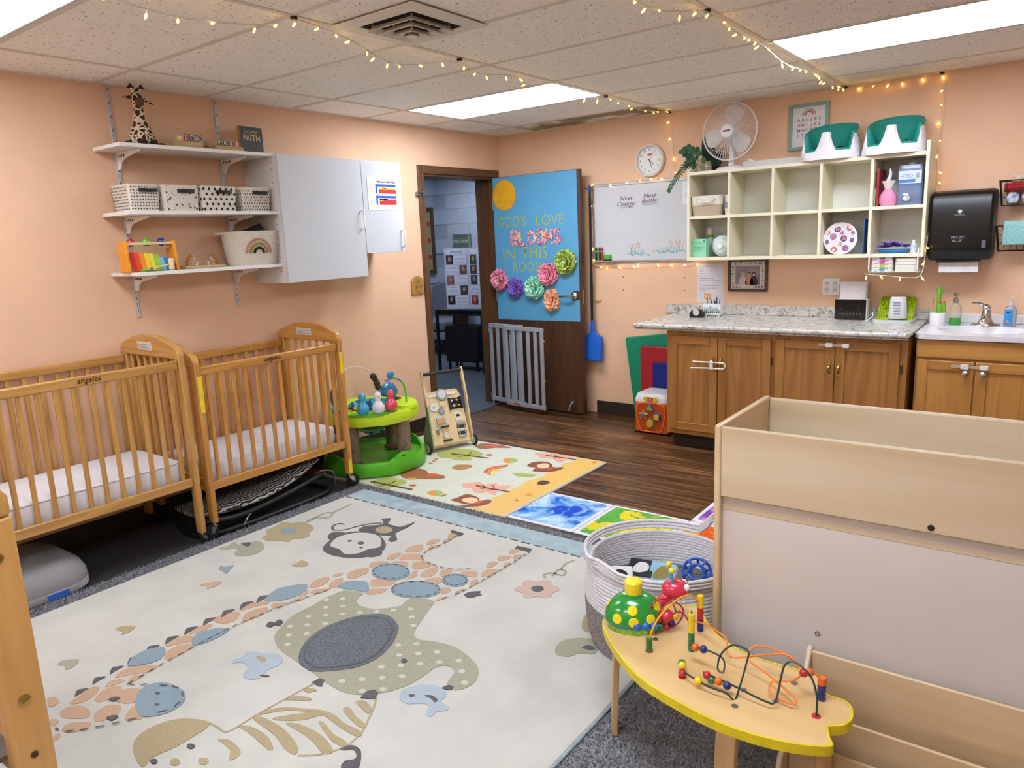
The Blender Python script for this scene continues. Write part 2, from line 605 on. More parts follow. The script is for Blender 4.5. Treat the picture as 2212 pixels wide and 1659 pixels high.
# fluorescent troffers
def diffuser_material(strength):
    m = bpy.data.materials.new('diffuser'); m.use_nodes = True
    nt = m.node_tree; b = nt.nodes['Principled BSDF']
    b.inputs['Base Color'].default_value = (0.9, 0.92, 0.95, 1)
    b.inputs['Roughness'].default_value = 0.35
    tc = nt.nodes.new('ShaderNodeTexCoord'); wv = nt.nodes.new('ShaderNodeTexWave')
    wv.bands_direction = 'Y'; wv.inputs['Scale'].default_value = 1.6
    nt.links.new(tc.outputs['Object'], wv.inputs['Vector'])
    mr = nt.nodes.new('ShaderNodeMapRange'); mr.inputs['To Min'].default_value = strength*0.8; mr.inputs['To Max'].default_value = strength*1.2
    nt.links.new(wv.outputs['Fac'], mr.inputs['Value'])
    b.inputs['Emission Color'].default_value = (0.88, 0.96, 1.06, 1)
    nt.links.new(mr.outputs['Result'], b.inputs['Emission Strength'])
    return m
DIFF = diffuser_material(PANEL_STRENGTH); DIFF_DIM = diffuser_material(PANEL_STRENGTH*0.62)   # front-left panel turned down on purpose so the left wall stays darker
LBL = {(1, 3): 'white fluorescent ceiling light panel above the doorway corner', (3, 3): 'white fluorescent ceiling light panel above the sink counter',
       (1, 8): 'white fluorescent ceiling light panel above the cribs, cut off at the top left',
       (3, 8): 'white fluorescent ceiling light panel overhead beyond the top edge', (1, 12): 'white fluorescent ceiling light panel far behind, left', (3, 12): 'white fluorescent ceiling light panel far behind, right'}
for (i, j) in sorted(LIGHT_CELLS):
    cx, cy = (xs[i]+xs[i+1])/2, (ys[j]+ys[j-1])/2
    t = thing('ceiling_light', LBL[(i, j)], 'ceiling light', (cx, cy, H), 0, 'fluorescent ceiling lights')
    w_, d_ = 1.2192/2 - 0.012, 0.6096/2 - 0.012
    MB().bx(-w_ + 0.012, w_ - 0.012, -d_ + 0.012, d_ - 0.012, 0.003, 0.008).build('diffuser', DIFF_DIM if (i, j) == (1, 8) else DIFF, t, smooth=0)
    m = MB()
    m.bx(-w_, w_, -d_, -d_ + 0.014, 0.0, 0.06); m.bx(-w_, w_, d_ - 0.014, d_, 0.0, 0.06)
    m.bx(-w_, -w_ + 0.014, -d_, d_, 0.0, 0.06); m.bx(w_ - 0.014, w_, -d_, d_, 0.0, 0.06); m.bx(-w_, w_, -d_, d_, 0.06, 0.065)
    m.build('frame', mat('#c9cdd2', 0.5), t, smooth=0)

# air vent
t = thing('air_vent', 'square white ceiling air vent with nested louvre cones', 'vent', (1.868, -3.0, H), 0)
VW = mat('#e4ddd2', 0.5, noise=0.02)
def ring(m, a, b, z0, z1):
    lo = [(-a, -a, z0), (a, -a, z0), (a, a, z0), (-a, a, z0)]
    hi = [(-b, -b, z1), (b, -b, z1), (b, b, z1), (-b, b, z1)]
    lo2 = [(p[0], p[1], p[2] - 0.003) for p in lo]; hi2 = [(p[0], p[1], p[2] - 0.003) for p in hi]
    n = 4
    vs = lo + hi + lo2 + hi2
    fs = []
    for i in range(4):
        k = (i+1) % 4
        fs += [(i, k, 4+k, 4+i), (8+i, 12+i, 12+k, 8+k), (i, 8+i, 8+k, k), (4+i, 4+k, 12+k, 12+i)]
    m._add(vs, fs)
m = MB(); ring(m, 0.225, 0.15, -0.004, -0.007); m.build('frame', VW, t, smooth=0)
MB().bx(-0.15, 0.15, -0.15, 0.15, -0.0015, 0.001).build('duct', mat('#0c0c0d', 0.9), t, smooth=0)
for a, z in ((0.125, -0.026), (0.092, -0.036), (0.058, -0.046)):
    m = MB(); ring(m, a, a - 0.016, z, z + 0.018); m.build('louvre', VW, t, smooth=0)
MB().box((0, 0, -0.042), (0.05, 0.05, 0.012), taper=0.6).build('centre_cone', VW, t)
for sx, sy in ((1, 1), (1, -1), (-1, 1), (-1, -1)):
    MB().cyl((sx*0.11, sy*0.11, -0.002), (sx*0.11, sy*0.11, -0.022), 0.003, 6).build('stem', VW, t)
    MB().cyl((sx*0.05, sy*0.05, -0.002), (sx*0.05, sy*0.05, -0.045), 0.003, 6).build('stem', VW, t)

# ------------------------------------------------------------------ hall seen through the doorway
HB = mat('#a9b2c0', 0.7, noise=0.03, scale=4, bump=0.15, bscale=60)
HCARP = mat('#3a4149', 0.95, noise=0, hex2='#5a626c', scale=7, stretch=(1, 12, 1), lo=0.35, hi=0.7)
struct(MB().bx(-3.4, -0.0, -3.2, 2.8, -0.08, -0.001).build('floor_hall', HCARP, smooth=0))
MORT = mat('#98a1ae', 0.8)
wb_ = struct(MB().bx(-3.4, -0.2, 2.612, 2.8, 0, 2.5).build('wall_hall_back', MORT, smooth=0))
ws_ = struct(MB().bx(-3.4, -3.162, -3.2, 2.612, 0, 2.5).build('wall_hall_left', MORT, smooth=0))
struct(MB().bx(-3.4, -0.2, -3.4, -3.2, 0, 2.5).build('wall_hall_front', HB, smooth=0))
struct(MB().bx(-0.2, 0.0, 0.2, 2.8, 0, 2.5).build('wall_hall_right', HB, smooth=0))
struct(MB().bx(-3.4, -0.0, -3.2, 2.8, 2.42, 2.5).build('ceiling_hall', mat('#aeb4bd', 0.8), smooth=0))
bme = MB().bx(0.0015, 0.3985, -0.012, 0, 0.0015, 0.2015).mesh(0); bme.materials.append(HB)
bme2 = MB().bx(-0.012, 0, 0.0015, 0.3985, 0.0015, 0.2015).mesh(0); bme2.materials.append(HB)
for c in range(11):
    z = 0.105 + c * 0.203
    for q in range(9):
        x = -3.162 + q*0.4 - (0.2 if c % 2 else 0)
        if x < -3.165 or x > -0.55: continue
        o = bpy.data.objects.new('block', bme); COL.objects.link(o); o.parent = wb_; o.location = (x, 2.612, z)
    for q in range(6):
        y = 2.2 - q*0.4 + (0.2 if c % 2 else 0)
        if y + 0.4 > 2.601: continue
        o = bpy.data.objects.new('block', bme2); COL.objects.link(o); o.parent = ws_; o.location = (-3.15, y, z)
struct(MB().bx(-3.162, -0.2, 2.595, 2.612, 0, 0.1).build('baseboard_hall', BASE, smooth=0))
for hl, hp in (('bright hall ceiling light panel over the armchair, beyond the doorway', (-2.2, 1.55, 2.42)), ('added unseen hall light panel outside the doorway, brightening the display board', (-1.5, -0.1, 2.42))):  # second panel is out of view, added to light the display board
  t = thing('ceiling_light', hl, 'ceiling light', hp, 0)
  HD = mat('#dfe9ff', 0.4, noise=0, emit=HALL_STRENGTH)
  MB().bx(-0.3, 0.3, -0.6, 0.6, -0.012, -0.004).build('diffuser', HD, t, smooth=0)
  m = MB(); m.bx(-0.32, -0.3, -0.62, 0.62, -0.016, 0); m.bx(0.3, 0.32, -0.62, 0.62, -0.016, 0); m.bx(-0.3, 0.3, -0.62, -0.6, -0.016, 0); m.bx(-0.3, 0.3, 0.6, 0.62, -0.016, 0)
  m.build('frame', mat('#c9cdd2', 0.5), t, smooth=0)
# outlines of the pictures woven into the rug and printed on the mat (floor coordinates, millimetres)
def art(s, kind):
    out = []
    for l in s.strip().split('\n'):
        q = l.split('|'); n = [int(v)/1000 for v in q[-1].split()]
        out.append((*q[:2], float(q[2]) if kind else 0, list(zip(n[::2], n[1::2]))) if kind else list(zip(n[::2], n[1::2])))
    return out
RUG_ART = art("""
giraffe_patch|peach|1|1546 -4551 1550 -4521 1590 -4501 1638 -4501 1662 -4522 1633 -4546 1595 -4566 1560 -4563
giraffe_patch|peach|1|1528 -4520 1509 -4483 1493 -4442 1513 -4418 1547 -4441 1560 -4472 1555 -4502
giraffe_patch|peach|1|1577 -4461 1554 -4431 1549 -4394 1572 -4374 1594 -4377 1610 -4406 1619 -4439 1604 -4459
giraffe_patch|peach|1|1614 -4431 1610 -4412 1605 -4375 1655 -4342 1706 -4382 1698 -4409 1659 -4424
giraffe_patch|peach|1|1681 -4510 1653 -4486 1653 -4449 1685 -4428 1713 -4436 1733 -4465 1727 -4494 1713 -4514
giraffe_patch|peach|1|1655 -4596 1642 -4575 1661 -4548 1701 -4529 1719 -4540 1711 -4569 1687 -4594
giraffe_patch|peach|1|1768 -4452 1740 -4424 1741 -4403 1818 -4419 1807 -4441 1789 -4454
giraffe_patch|peach|1|1432 -4550 1441 -4535 1483 -4533 1498 -4552 1482 -4567
giraffe_patch|peach|1|1571 -4597 1580 -4585 1605 -4584 1614 -4599 1607 -4608
giraffe_patch|peach|1|1671 -4629 1667 -4613 1685 -4610 1696 -4622 1695 -4636
giraffe_patch|peach|1|1528 -4402 1512 -4377 1532 -4352 1558 -4347 1553 -4374 1538 -4401
giraffe_patch|peach|1|1495 -4352 1483 -4322 1493 -4284 1535 -4244 1568 -4236 1573 -4270 1542 -4309 1511 -4353
giraffe_patch|peach|1|1582 -4349 1555 -4331 1558 -4305 1584 -4294 1589 -4321 1594 -4347
giraffe_patch|peach|1|1535 -4193 1500 -4161 1493 -4118 1521 -4086 1550 -4082 1561 -4122 1562 -4169 1551 -4195
giraffe_patch|peach|1|1451 -4145 1435 -4098 1447 -4064 1480 -4048 1509 -4065 1487 -4101 1466 -4142
giraffe_patch|peach|1|1444 -4041 1430 -3997 1452 -3952 1472 -3963 1472 -4008 1456 -4041
giraffe_patch|peach|1|1427 -3929 1419 -3887 1442 -3847 1470 -3833 1511 -3877 1500 -3915 1458 -3934
giraffe_patch|peach|1|1547 -3869 1504 -3833 1502 -3785 1526 -3744 1551 -3754 1570 -3791 1564 -3843
giraffe_patch|peach|1|1447 -3819 1420 -3786 1444 -3745 1491 -3703 1507 -3723 1483 -3763 1466 -3808
giraffe_patch|peach|1|1532 -3724 1526 -3702 1553 -3680 1577 -3679 1576 -3714 1560 -3735
giraffe_patch|peach|1|1575 -3663 1569 -3632 1591 -3606 1606 -3617 1594 -3651
giraffe_patch|peach|1|1556 -3605 1549 -3555 1571 -3559 1581 -3598
giraffe_patch|peach|1|1532 -3528 1508 -3486 1507 -3439 1532 -3413 1568 -3459 1568 -3497 1546 -3525
giraffe_patch|peach|1|1584 -3560 1571 -3536 1600 -3505 1632 -3485 1626 -3525 1610 -3558
giraffe_patch|peach|1|1610 -3480 1577 -3434 1583 -3396 1600 -3391 1639 -3434 1639 -3462
giraffe_patch|peach|1|1537 -3401 1533 -3373 1553 -3355 1564 -3370 1554 -3400
giraffe_patch|peach|1|1603 -3370 1573 -3329 1589 -3272 1613 -3253 1650 -3291 1646 -3333 1639 -3367
giraffe_patch|peach|1|1603 -3238 1586 -3206 1614 -3168 1655 -3164 1641 -3215 1634 -3240
giraffe_patch|peach|1|1751 -3364 1724 -3334 1738 -3306 1815 -3278 1832 -3315 1805 -3350 1767 -3374
giraffe_patch|peach|1|1789 -3433 1779 -3399 1816 -3370 1845 -3353 1852 -3394 1819 -3432
giraffe_patch|peach|1|1668 -3156 1683 -3126 1727 -3109 1756 -3144 1736 -3157
giraffe_patch|peach|1|1659 -3097 1646 -3061 1675 -3028 1729 -3015 1766 -3054 1727 -3081 1683 -3104
giraffe_patch|peach|1|1614 -3136 1596 -3102 1614 -3058 1632 -3058 1648 -3114 1634 -3138
giraffe_patch|peach|1|1621 -3019 1614 -2966 1643 -2924 1679 -2950 1692 -2988 1657 -3021
giraffe_patch|peach|1|1854 -3244 1832 -3199 1821 -3145 1849 -3169 1869 -3206
giraffe_patch|peach|1|1792 -3143 1758 -3101 1779 -3067 1819 -3064 1852 -3065 1850 -3097 1829 -3131
giraffe_patch|peach|1|1883 -3187 1861 -3131 1870 -3085 1896 -3079 1924 -3132 1921 -3174
giraffe_patch|peach|1|1936 -3222 1933 -3186 1972 -3152 2004 -3170 1997 -3212 1962 -3234
giraffe_patch|peach|1|1944 -3120 1925 -3082 1967 -3066 1982 -3107 1967 -3135
giraffe_patch|peach|1|2022 -3072 2023 -3038 2064 -3016 2090 -3030 2102 -3062 2064 -3075
giraffe_patch|peach|1|2136 -3144 2112 -3104 2122 -3075 2142 -3094 2147 -3128
giraffe_patch|peach|1|2058 -3247 2045 -3216 2075 -3201 2097 -3232 2080 -3255
giraffe_patch|peach|1|2124 -3224 2118 -3196 2130 -3176 2137 -3207
giraffe_patch|peach|1|2101 -3325 2093 -3296 2112 -3275 2116 -3290
giraffe_patch|peach|1|1654 -2906 1647 -2855 1678 -2827 1695 -2870 1672 -2907
giraffe_patch|peach|1|1704 -2946 1694 -2906 1734 -2882 1736 -2927 1724 -2957
giraffe_patch|peach|1|1713 -2847 1704 -2811 1729 -2789 1739 -2831 1731 -2860
giraffe_patch|peach|1|1693 -2786 1675 -2746 1720 -2720 1733 -2761 1718 -2795
giraffe_patch|peach|1|2119 -3042 2099 -3005 2104 -2968 2142 -2949 2157 -2999 2140 -3038
giraffe_patch|peach|1|2074 -2950 2060 -2906 2090 -2888 2105 -2920 2095 -2957
giraffe_patch|peach|1|2073 -2866 2060 -2831 2105 -2804 2117 -2840 2094 -2868
giraffe_patch|peach|1|2075 -2778 2063 -2741 2094 -2722 2103 -2761 2088 -2781
giraffe_patch|peach|1|2132 -2820 2116 -2786 2145 -2764 2155 -2806
giraffe_patch|peach|1|2140 -2909 2131 -2878 2146 -2860 2155 -2896
hoof|dark|1|1660 -2730 1650 -2705 1739 -2708 1740 -2750
hoof|dark|1|2071 -2724 2061 -2691 2146 -2683 2152 -2720
giraffe_spot|blue|2|1813 -3181 1831 -3208 1834 -3238 1823 -3266 1799 -3288 1765 -3301 1728 -3303 1691 -3294 1660 -3275 1641 -3248 1636 -3217 1647 -3188 1672 -3164 1707 -3151 1746 -3149 1784 -3160
giraffe_spot|blue|2|2051 -3234 2065 -3261 2062 -3292 2044 -3323 2013 -3349 1974 -3367 1932 -3374 1893 -3368 1863 -3350 1848 -3324 1849 -3291 1867 -3259 1899 -3231 1940 -3213 1984 -3208 2023 -3215
giraffe_spot|blue|2|2096 -3104 2107 -3124 2109 -3146 2102 -3166 2086 -3181 2065 -3189 2040 -3189 2016 -3181 1996 -3165 1984 -3145 1981 -3123 1989 -3102 2005 -3087 2027 -3079 2053 -3079 2077 -3088
giraffe_spot|blue|2|1638 -3453 1632 -3410 1662 -3378 1717 -3357 1763 -3385 1789 -3424 1723 -3441 1666 -3458
giraffe_spot|blue|2|1459 -3701 1426 -3622 1463 -3552 1500 -3517 1542 -3550 1556 -3614 1531 -3673 1488 -3709
giraffe_spot|blue|2|1518 -4074 1479 -4034 1493 -3977 1550 -3932 1571 -3968 1572 -4025 1555 -4078
giraffe_spot|blue|2|1463 -4291 1425 -4250 1422 -4198 1455 -4156 1495 -4165 1529 -4203 1519 -4248 1480 -4290
giraffe_muzzle|blue|2|1721 -4394 1665 -4353 1656 -4307 1702 -4271 1776 -4264 1823 -4273 1858 -4304 1868 -4351 1847 -4390 1814 -4417 1773 -4413
eye|dark|3|1622 -4434 1629 -4415 1648 -4409 1649 -4430
eye|dark|3|1721 -4488 1724 -4471 1746 -4461 1750 -4483
nostril|dark|3|1741 -4318 1743 -4320 1744 -4322 1743 -4324 1740 -4327 1737 -4328 1733 -4329 1729 -4329 1726 -4328 1724 -4327 1723 -4324 1724 -4322 1727 -4320 1730 -4318 1734 -4317 1738 -4317
nostril|dark|3|1801 -4352 1803 -4354 1803 -4356 1802 -4358 1800 -4361 1796 -4362 1793 -4363 1789 -4363 1786 -4362 1784 -4361 1784 -4359 1785 -4356 1787 -4354 1791 -4352 1795 -4351 1798 -4351
mane_tuft|dark|1|1441 -4213 1405 -4187 1409 -4172 1430 -4154 1436 -4189
mane_tuft|dark|1|1440 -4137 1404 -4109 1408 -4094 1429 -4076 1435 -4112
mane_tuft|dark|1|1440 -4059 1402 -4029 1406 -4012 1429 -3994 1435 -4032
mane_tuft|dark|1|1436 -3978 1398 -3946 1402 -3929 1425 -3910 1431 -3950
mane_tuft|dark|1|1442 -3899 1402 -3866 1407 -3848 1430 -3829 1436 -3871
mane_tuft|dark|1|1448 -3819 1409 -3783 1413 -3764 1436 -3744 1443 -3789
mane_tuft|dark|1|1461 -3746 1421 -3709 1425 -3690 1449 -3670 1455 -3715
mane_tuft|dark|1|1459 -4291 1424 -4266 1428 -4252 1449 -4235 1454 -4268
mane_tuft|dark|1|1467 -4358 1433 -4335 1437 -4321 1457 -4304 1462 -4336
mane_tuft|dark|1|1480 -4424 1448 -4403 1451 -4390 1471 -4373 1476 -4404
mane_tuft|dark|1|1503 -4492 1471 -4472 1475 -4459 1494 -4443 1499 -4473
elephant|sage|1|1685 -3516 1695 -3464 1783 -3437 1793 -3466 1815 -3504 1867 -3522 1925 -3511 1974 -3472 2006 -3427 1991 -3377 2028 -3340 2098 -3327 2126 -3393 2159 -3467 2190 -3538 2218 -3571 2258 -3581 2329 -3556 2406 -3548 2487 -3568 2555 -3600 2584 -3630 2605 -3674 2603 -3715 2580 -3749 2546 -3753 2522 -3717 2512 -3676 2487 -3656 2453 -3657 2431 -3686 2433 -3739 2428 -3801 2407 -3859 2373 -3904 2331 -3940 2274 -3963 2213 -3963 2152 -3956 2085 -3946 2029 -3939 1962 -3931 1893 -3924 1831 -3909 1758 -3871 1716 -3809 1683 -3720 1685 -3636 1675 -3557
elephant_ear|slate|3|1996 -3935 1941 -3893 1891 -3815 1876 -3722 1900 -3623 1956 -3548 2022 -3519 2104 -3548 2143 -3582 2191 -3665 2215 -3756 2198 -3836 2148 -3893 2085 -3942 2034 -3942
ear_outline|dark|4|2001 -3918 1952 -3879 1907 -3809 1894 -3726 1916 -3637 1966 -3570 2025 -3544 2098 -3569 2134 -3600 2177 -3674 2199 -3755 2184 -3828 2139 -3880 2082 -3924 2035 -3924
ear_inside|slate|5|2003 -3911 1955 -3874 1912 -3807 1900 -3727 1921 -3642 1969 -3578 2026 -3553 2096 -3577 2130 -3606 2172 -3677 2194 -3755 2179 -3826 2135 -3875 2081 -3918 2036 -3918
eye|dark|3|2319 -3712 2321 -3716 2323 -3720 2322 -3724 2319 -3727 2315 -3729 2310 -3728 2305 -3727 2301 -3723 2298 -3720 2297 -3715 2298 -3711 2301 -3709 2305 -3707 2310 -3707 2314 -3709
trunk_tip|dark|3|2536 -3767 2544 -3742 2565 -3740 2565 -3757
elephant_tail|dark|3|1662 -3840 1647 -3814 1668 -3805 1667 -3781 1694 -3784 1705 -3808 1684 -3817 1687 -3834
hoof|dark|2|2132 -3987 2136 -3957 2157 -3953 2180 -3984 2165 -3988
hoof|dark|2|2342 -3954 2332 -3919 2349 -3897 2372 -3902 2387 -3932
giraffe_tail|dark|2|2168 -3215 2174 -3184 2211 -3156 2211 -3179 2231 -3175 2218 -3204 2208 -3224 2185 -3225
zebra_mane|ochre|1|1937 -4509 1897 -4470 1894 -4415 1925 -4359 1981 -4323 2029 -4311 2047 -4333 2049 -4380 2049 -4434 2039 -4476 2035 -4505 2054 -4535 2016 -4535
zebra_stripe|ochre|1|2127 -4342 2161 -4324 2222 -4329 2249 -4347 2243 -4376 2205 -4349 2166 -4344
zebra_stripe|ochre|1|2122 -4269 2162 -4248 2238 -4246 2302 -4267 2306 -4282 2258 -4278 2175 -4269
zebra_stripe|ochre|1|2130 -4220 2145 -4200 2227 -4195 2311 -4207 2373 -4229 2386 -4252 2338 -4252 2260 -4231 2182 -4225
zebra_stripe|ochre|1|2131 -4199 2134 -4166 2170 -4127 2252 -4084 2307 -4068 2298 -4094 2270 -4138 2201 -4183 2186 -4178 2227 -4131 2258 -4096 2192 -4131 2155 -4168
zebra_stripe|ochre|1|2246 -4093 2283 -4069 2340 -4062 2400 -4072 2476 -4070 2485 -4092 2425 -4094 2362 -4087 2300 -4083
zebra_stripe|ochre|1|2242 -4176 2282 -4155 2357 -4149 2425 -4159 2473 -4180 2454 -4202 2397 -4187 2328 -4177
zebra_stripe|ochre|1|2324 -4112 2346 -4107 2407 -4125 2472 -4128 2486 -4146 2438 -4150 2379 -4134
zebra_stripe|ochre|1|2339 -4027 2351 -4009 2406 -4029 2465 -4039 2460 -4057 2405 -4049
zebra_stripe|ochre|1|2344 -3977 2366 -3957 2415 -3972 2425 -3996 2387 -3990
zebra_stripe|ochre|1|2137 -4101 2149 -4066 2204 -4047 2205 -4062 2159 -4087
zebra_stripe|ochre|1|2137 -4029 2158 -4010 2184 -4007 2167 -4032
zebra_tail|dark|1|2482 -4159 2497 -4129 2533 -4128 2555 -4143 2575 -4164 2592 -4194 2550 -4214 2534 -4187 2551 -4167 2544 -4151 2516 -4139 2497 -4156
eye|dark|2|2097 -4400 2100 -4403 2101 -4406 2100 -4410 2097 -4413 2092 -4415 2086 -4416 2081 -4416 2076 -4414 2073 -4411 2072 -4408 2073 -4404 2076 -4401 2081 -4399 2087 -4398 2092 -4398
eye|dark|2|2066 -4500 2069 -4503 2071 -4506 2070 -4509 2067 -4512 2063 -4514 2057 -4514 2052 -4514 2048 -4513 2044 -4510 2043 -4507 2044 -4504 2047 -4501 2051 -4499 2057 -4498 2062 -4499
zebra_nose|ochre|1|2124 -4463 2129 -4467 2131 -4472 2131 -4476 2127 -4480 2121 -4483 2113 -4484 2106 -4483 2099 -4480 2094 -4476 2092 -4472 2093 -4467 2096 -4463 2102 -4461 2110 -4460 2118 -4461
zebra_nose|ochre|1|2194 -4413 2198 -4417 2199 -4421 2198 -4426 2194 -4430 2188 -4433 2180 -4434 2173 -4433 2167 -4431 2163 -4427 2161 -4423 2163 -4418 2167 -4414 2173 -4411 2180 -4410 2188 -4410
bird|pale|1|1769 -4062 1778 -4023 1769 -3989 1818 -3972 1871 -3944 1916 -3948 1943 -3982 1934 -4025 1953 -4073 1922 -4099 1884 -4094 1853 -4052 1808 -4050 1792 -4067
bird_wing|ochre|2|1821 -3996 1863 -3982 1877 -4006
bird_beak|dark|2|1940 -4064 1951 -4051 1973 -4046 1962 -4058
bird|pale|1|2446 -3878 2431 -3844 2448 -3805 2493 -3770 2547 -3763 2577 -3792 2579 -3823 2625 -3830 2625 -3850 2605 -3868 2609 -3896 2585 -3897 2565 -3864 2539 -3860 2500 -3890 2469 -3890
bird_wing|dark|2|2513 -3829 2534 -3815 2566 -3821 2568 -3836 2539 -3828
eye|dark|2|2486 -3846 2488 -3849 2488 -3852 2486 -3854 2483 -3857 2479 -3859 2476 -3859 2472 -3859 2469 -3857 2468 -3855 2468 -3852 2470 -3849 2473 -3846 2476 -3845 2480 -3844 2484 -3845
bird|sage|1|778 -3494 797 -3459 779 -3409 824 -3419 862 -3396 877 -3337 955 -3352 1003 -3405 1004 -3462 954 -3504 903 -3489 871 -3450 820 -3493
bird_wing|dark|2|829 -3403 866 -3369 898 -3410
flower|ochre|1|858 -3299 846 -3255 788 -3224 787 -3171 765 -3101 827 -3092 844 -3049 909 -3044 986 -3066 1014 -3115 1061 -3152 1049 -3196 1011 -3220 1025 -3261 960 -3275 931 -3305
flower_centre|blue|2|940 -3147 951 -3159 955 -3173 951 -3186 940 -3196 924 -3202 904 -3203 884 -3199 867 -3190 855 -3178 851 -3164 854 -3151 866 -3140 883 -3134 903 -3133 923 -3137
flower|pink|1|2486 -2958 2488 -2974 2481 -2991 2476 -3003 2481 -3016 2488 -3032 2487 -3048 2473 -3058 2454 -3061 2439 -3064 2430 -3076 2420 -3091 2405 -3099 2389 -3094 2376 -3081 2366 -3072 2351 -3071 2333 -3071 2318 -3063 2315 -3047 2322 -3030 2326 -3017 2321 -3005 2312 -2988 2313 -2970 2327 -2960 2348 -2957 2363 -2954 2372 -2942 2383 -2925 2399 -2917 2416 -2923 2429 -2938 2439 -2947 2453 -2949 2472 -2950
flower_centre|dark|2|2426 -2995 2430 -3004 2430 -3014 2426 -3024 2418 -3031 2408 -3035 2397 -3035 2388 -3031 2380 -3024 2376 -3015 2376 -3005 2381 -2995 2388 -2988 2398 -2984 2409 -2984 2419 -2988
bird|sage|1|2728 -3368 2713 -3318 2729 -3274 2773 -3239 2816 -3232 2861 -3303 2810 -3335 2792 -3373 2751 -3386
bird_wing|dark|2|2801 -3302 2810 -3276 2836 -3273 2848 -3292 2824 -3300
flower|ochre|1|2715 -3161 2689 -3086 2729 -3077 2786 -3174 2745 -3193
monkey_head|dark|1|1250 -3221 1206 -3152 1182 -3067 1209 -2999 1286 -2953 1382 -2960 1479 -3012 1528 -3076 1529 -3143 1487 -3202 1409 -3238 1321 -3247
monkey_face|cream|2|1259 -3180 1210 -3112 1213 -3048 1252 -2992 1322 -2962 1398 -2975 1467 -3031 1484 -3068 1456 -3108 1450 -3168 1397 -3207 1332 -3183
monkey_ear|dark|1|1145 -3102 1128 -3055 1187 -3025 1226 -3065 1219 -3120 1180 -3125
monkey_ear|dark|1|1457 -3153 1462 -3092 1517 -3082 1557 -3115 1543 -3156 1494 -3175
monkey_body|dark|1|1222 -2965 1209 -2906 1264 -2861 1278 -2825 1351 -2822 1391 -2812 1403 -2723 1421 -2780 1424 -2845 1426 -2895 1492 -2943 1489 -2981 1451 -2968 1435 -2928 1381 -2947 1327 -2967 1271 -2962
monkey_leg|dark|1|1217 -2792 1224 -2774 1252 -2757 1286 -2806 1308 -2842 1289 -2854 1254 -2812
monkey_belly|ochre|2|1383 -2869 1393 -2883 1395 -2899 1389 -2914 1376 -2925 1358 -2932 1338 -2933 1318 -2928 1302 -2917 1292 -2903 1290 -2887 1296 -2873 1309 -2861 1327 -2854 1347 -2853 1367 -2859
eye|dark|3|1309 -3083 1311 -3086 1312 -3090 1310 -3093 1307 -3096 1302 -3098 1297 -3098 1292 -3098 1288 -3095 1285 -3092 1285 -3088 1287 -3085 1290 -3082 1295 -3080 1300 -3079 1305 -3080
eye|dark|3|1384 -3069 1389 -3074 1390 -3080 1388 -3086 1384 -3090 1377 -3093 1369 -3093 1361 -3091 1355 -3087 1350 -3081 1349 -3075 1350 -3069 1355 -3065 1362 -3062 1370 -3062 1378 -3064
eye|dark|3|1421 -3110 1423 -3113 1423 -3116 1422 -3119 1419 -3121 1415 -3123 1411 -3123 1407 -3122 1404 -3121 1402 -3118 1402 -3115 1404 -3112 1406 -3110 1410 -3108 1415 -3108 1418 -3108
heart|blue|1|1002 -3638 987 -3615 1016 -3608 1031 -3577 1064 -3621 1083 -3650 1044 -3643
heart|peach|1|1089 -3784 1096 -3751 1141 -3708 1161 -3750 1150 -3784 1121 -3774
heart|ochre|1|1275 -3428 1280 -3394 1270 -3367 1322 -3368 1345 -3396 1307 -3424
heart|ochre|1|1159 -4192 1152 -4169 1201 -4132 1227 -4172 1218 -4197 1202 -4180
heart|sage|1|1235 -4438 1218 -4416 1264 -4377 1299 -4410 1296 -4437 1265 -4425
""", 1)
RUG_LINES = art("""
monkey_tail|dark|0.012|1095 -2947 1058 -2955 1058 -2996 1103 -3028 1154 -2998 1178 -2925 1214 -2863 1257 -2829
zebra_outline|ochre|0.006|2029 -4311 2071 -4308 2120 -4301 2123 -4209 2131 -4099 2144 -3971
zebra_outline|ochre|0.006|2369 -3906 2415 -3962 2450 -4020 2479 -4077 2485 -4145 2448 -4210 2397 -4249
flower_stem|sage|0.012|880 -3033 870 -2968 937 -2929 906 -2874 866 -2882 866 -2941 889 -3028
flower_stem|sage|0.012|900 -2869 890 -2793 884 -2713
flower_stem|sage|0.012|2375 -2907 2349 -2881 2371 -2847 2423 -2845 2413 -2802 2378 -2804 2389 -2875
flower_stem|sage|0.012|2385 -2800 2371 -2737 2385 -2687
""", 1)
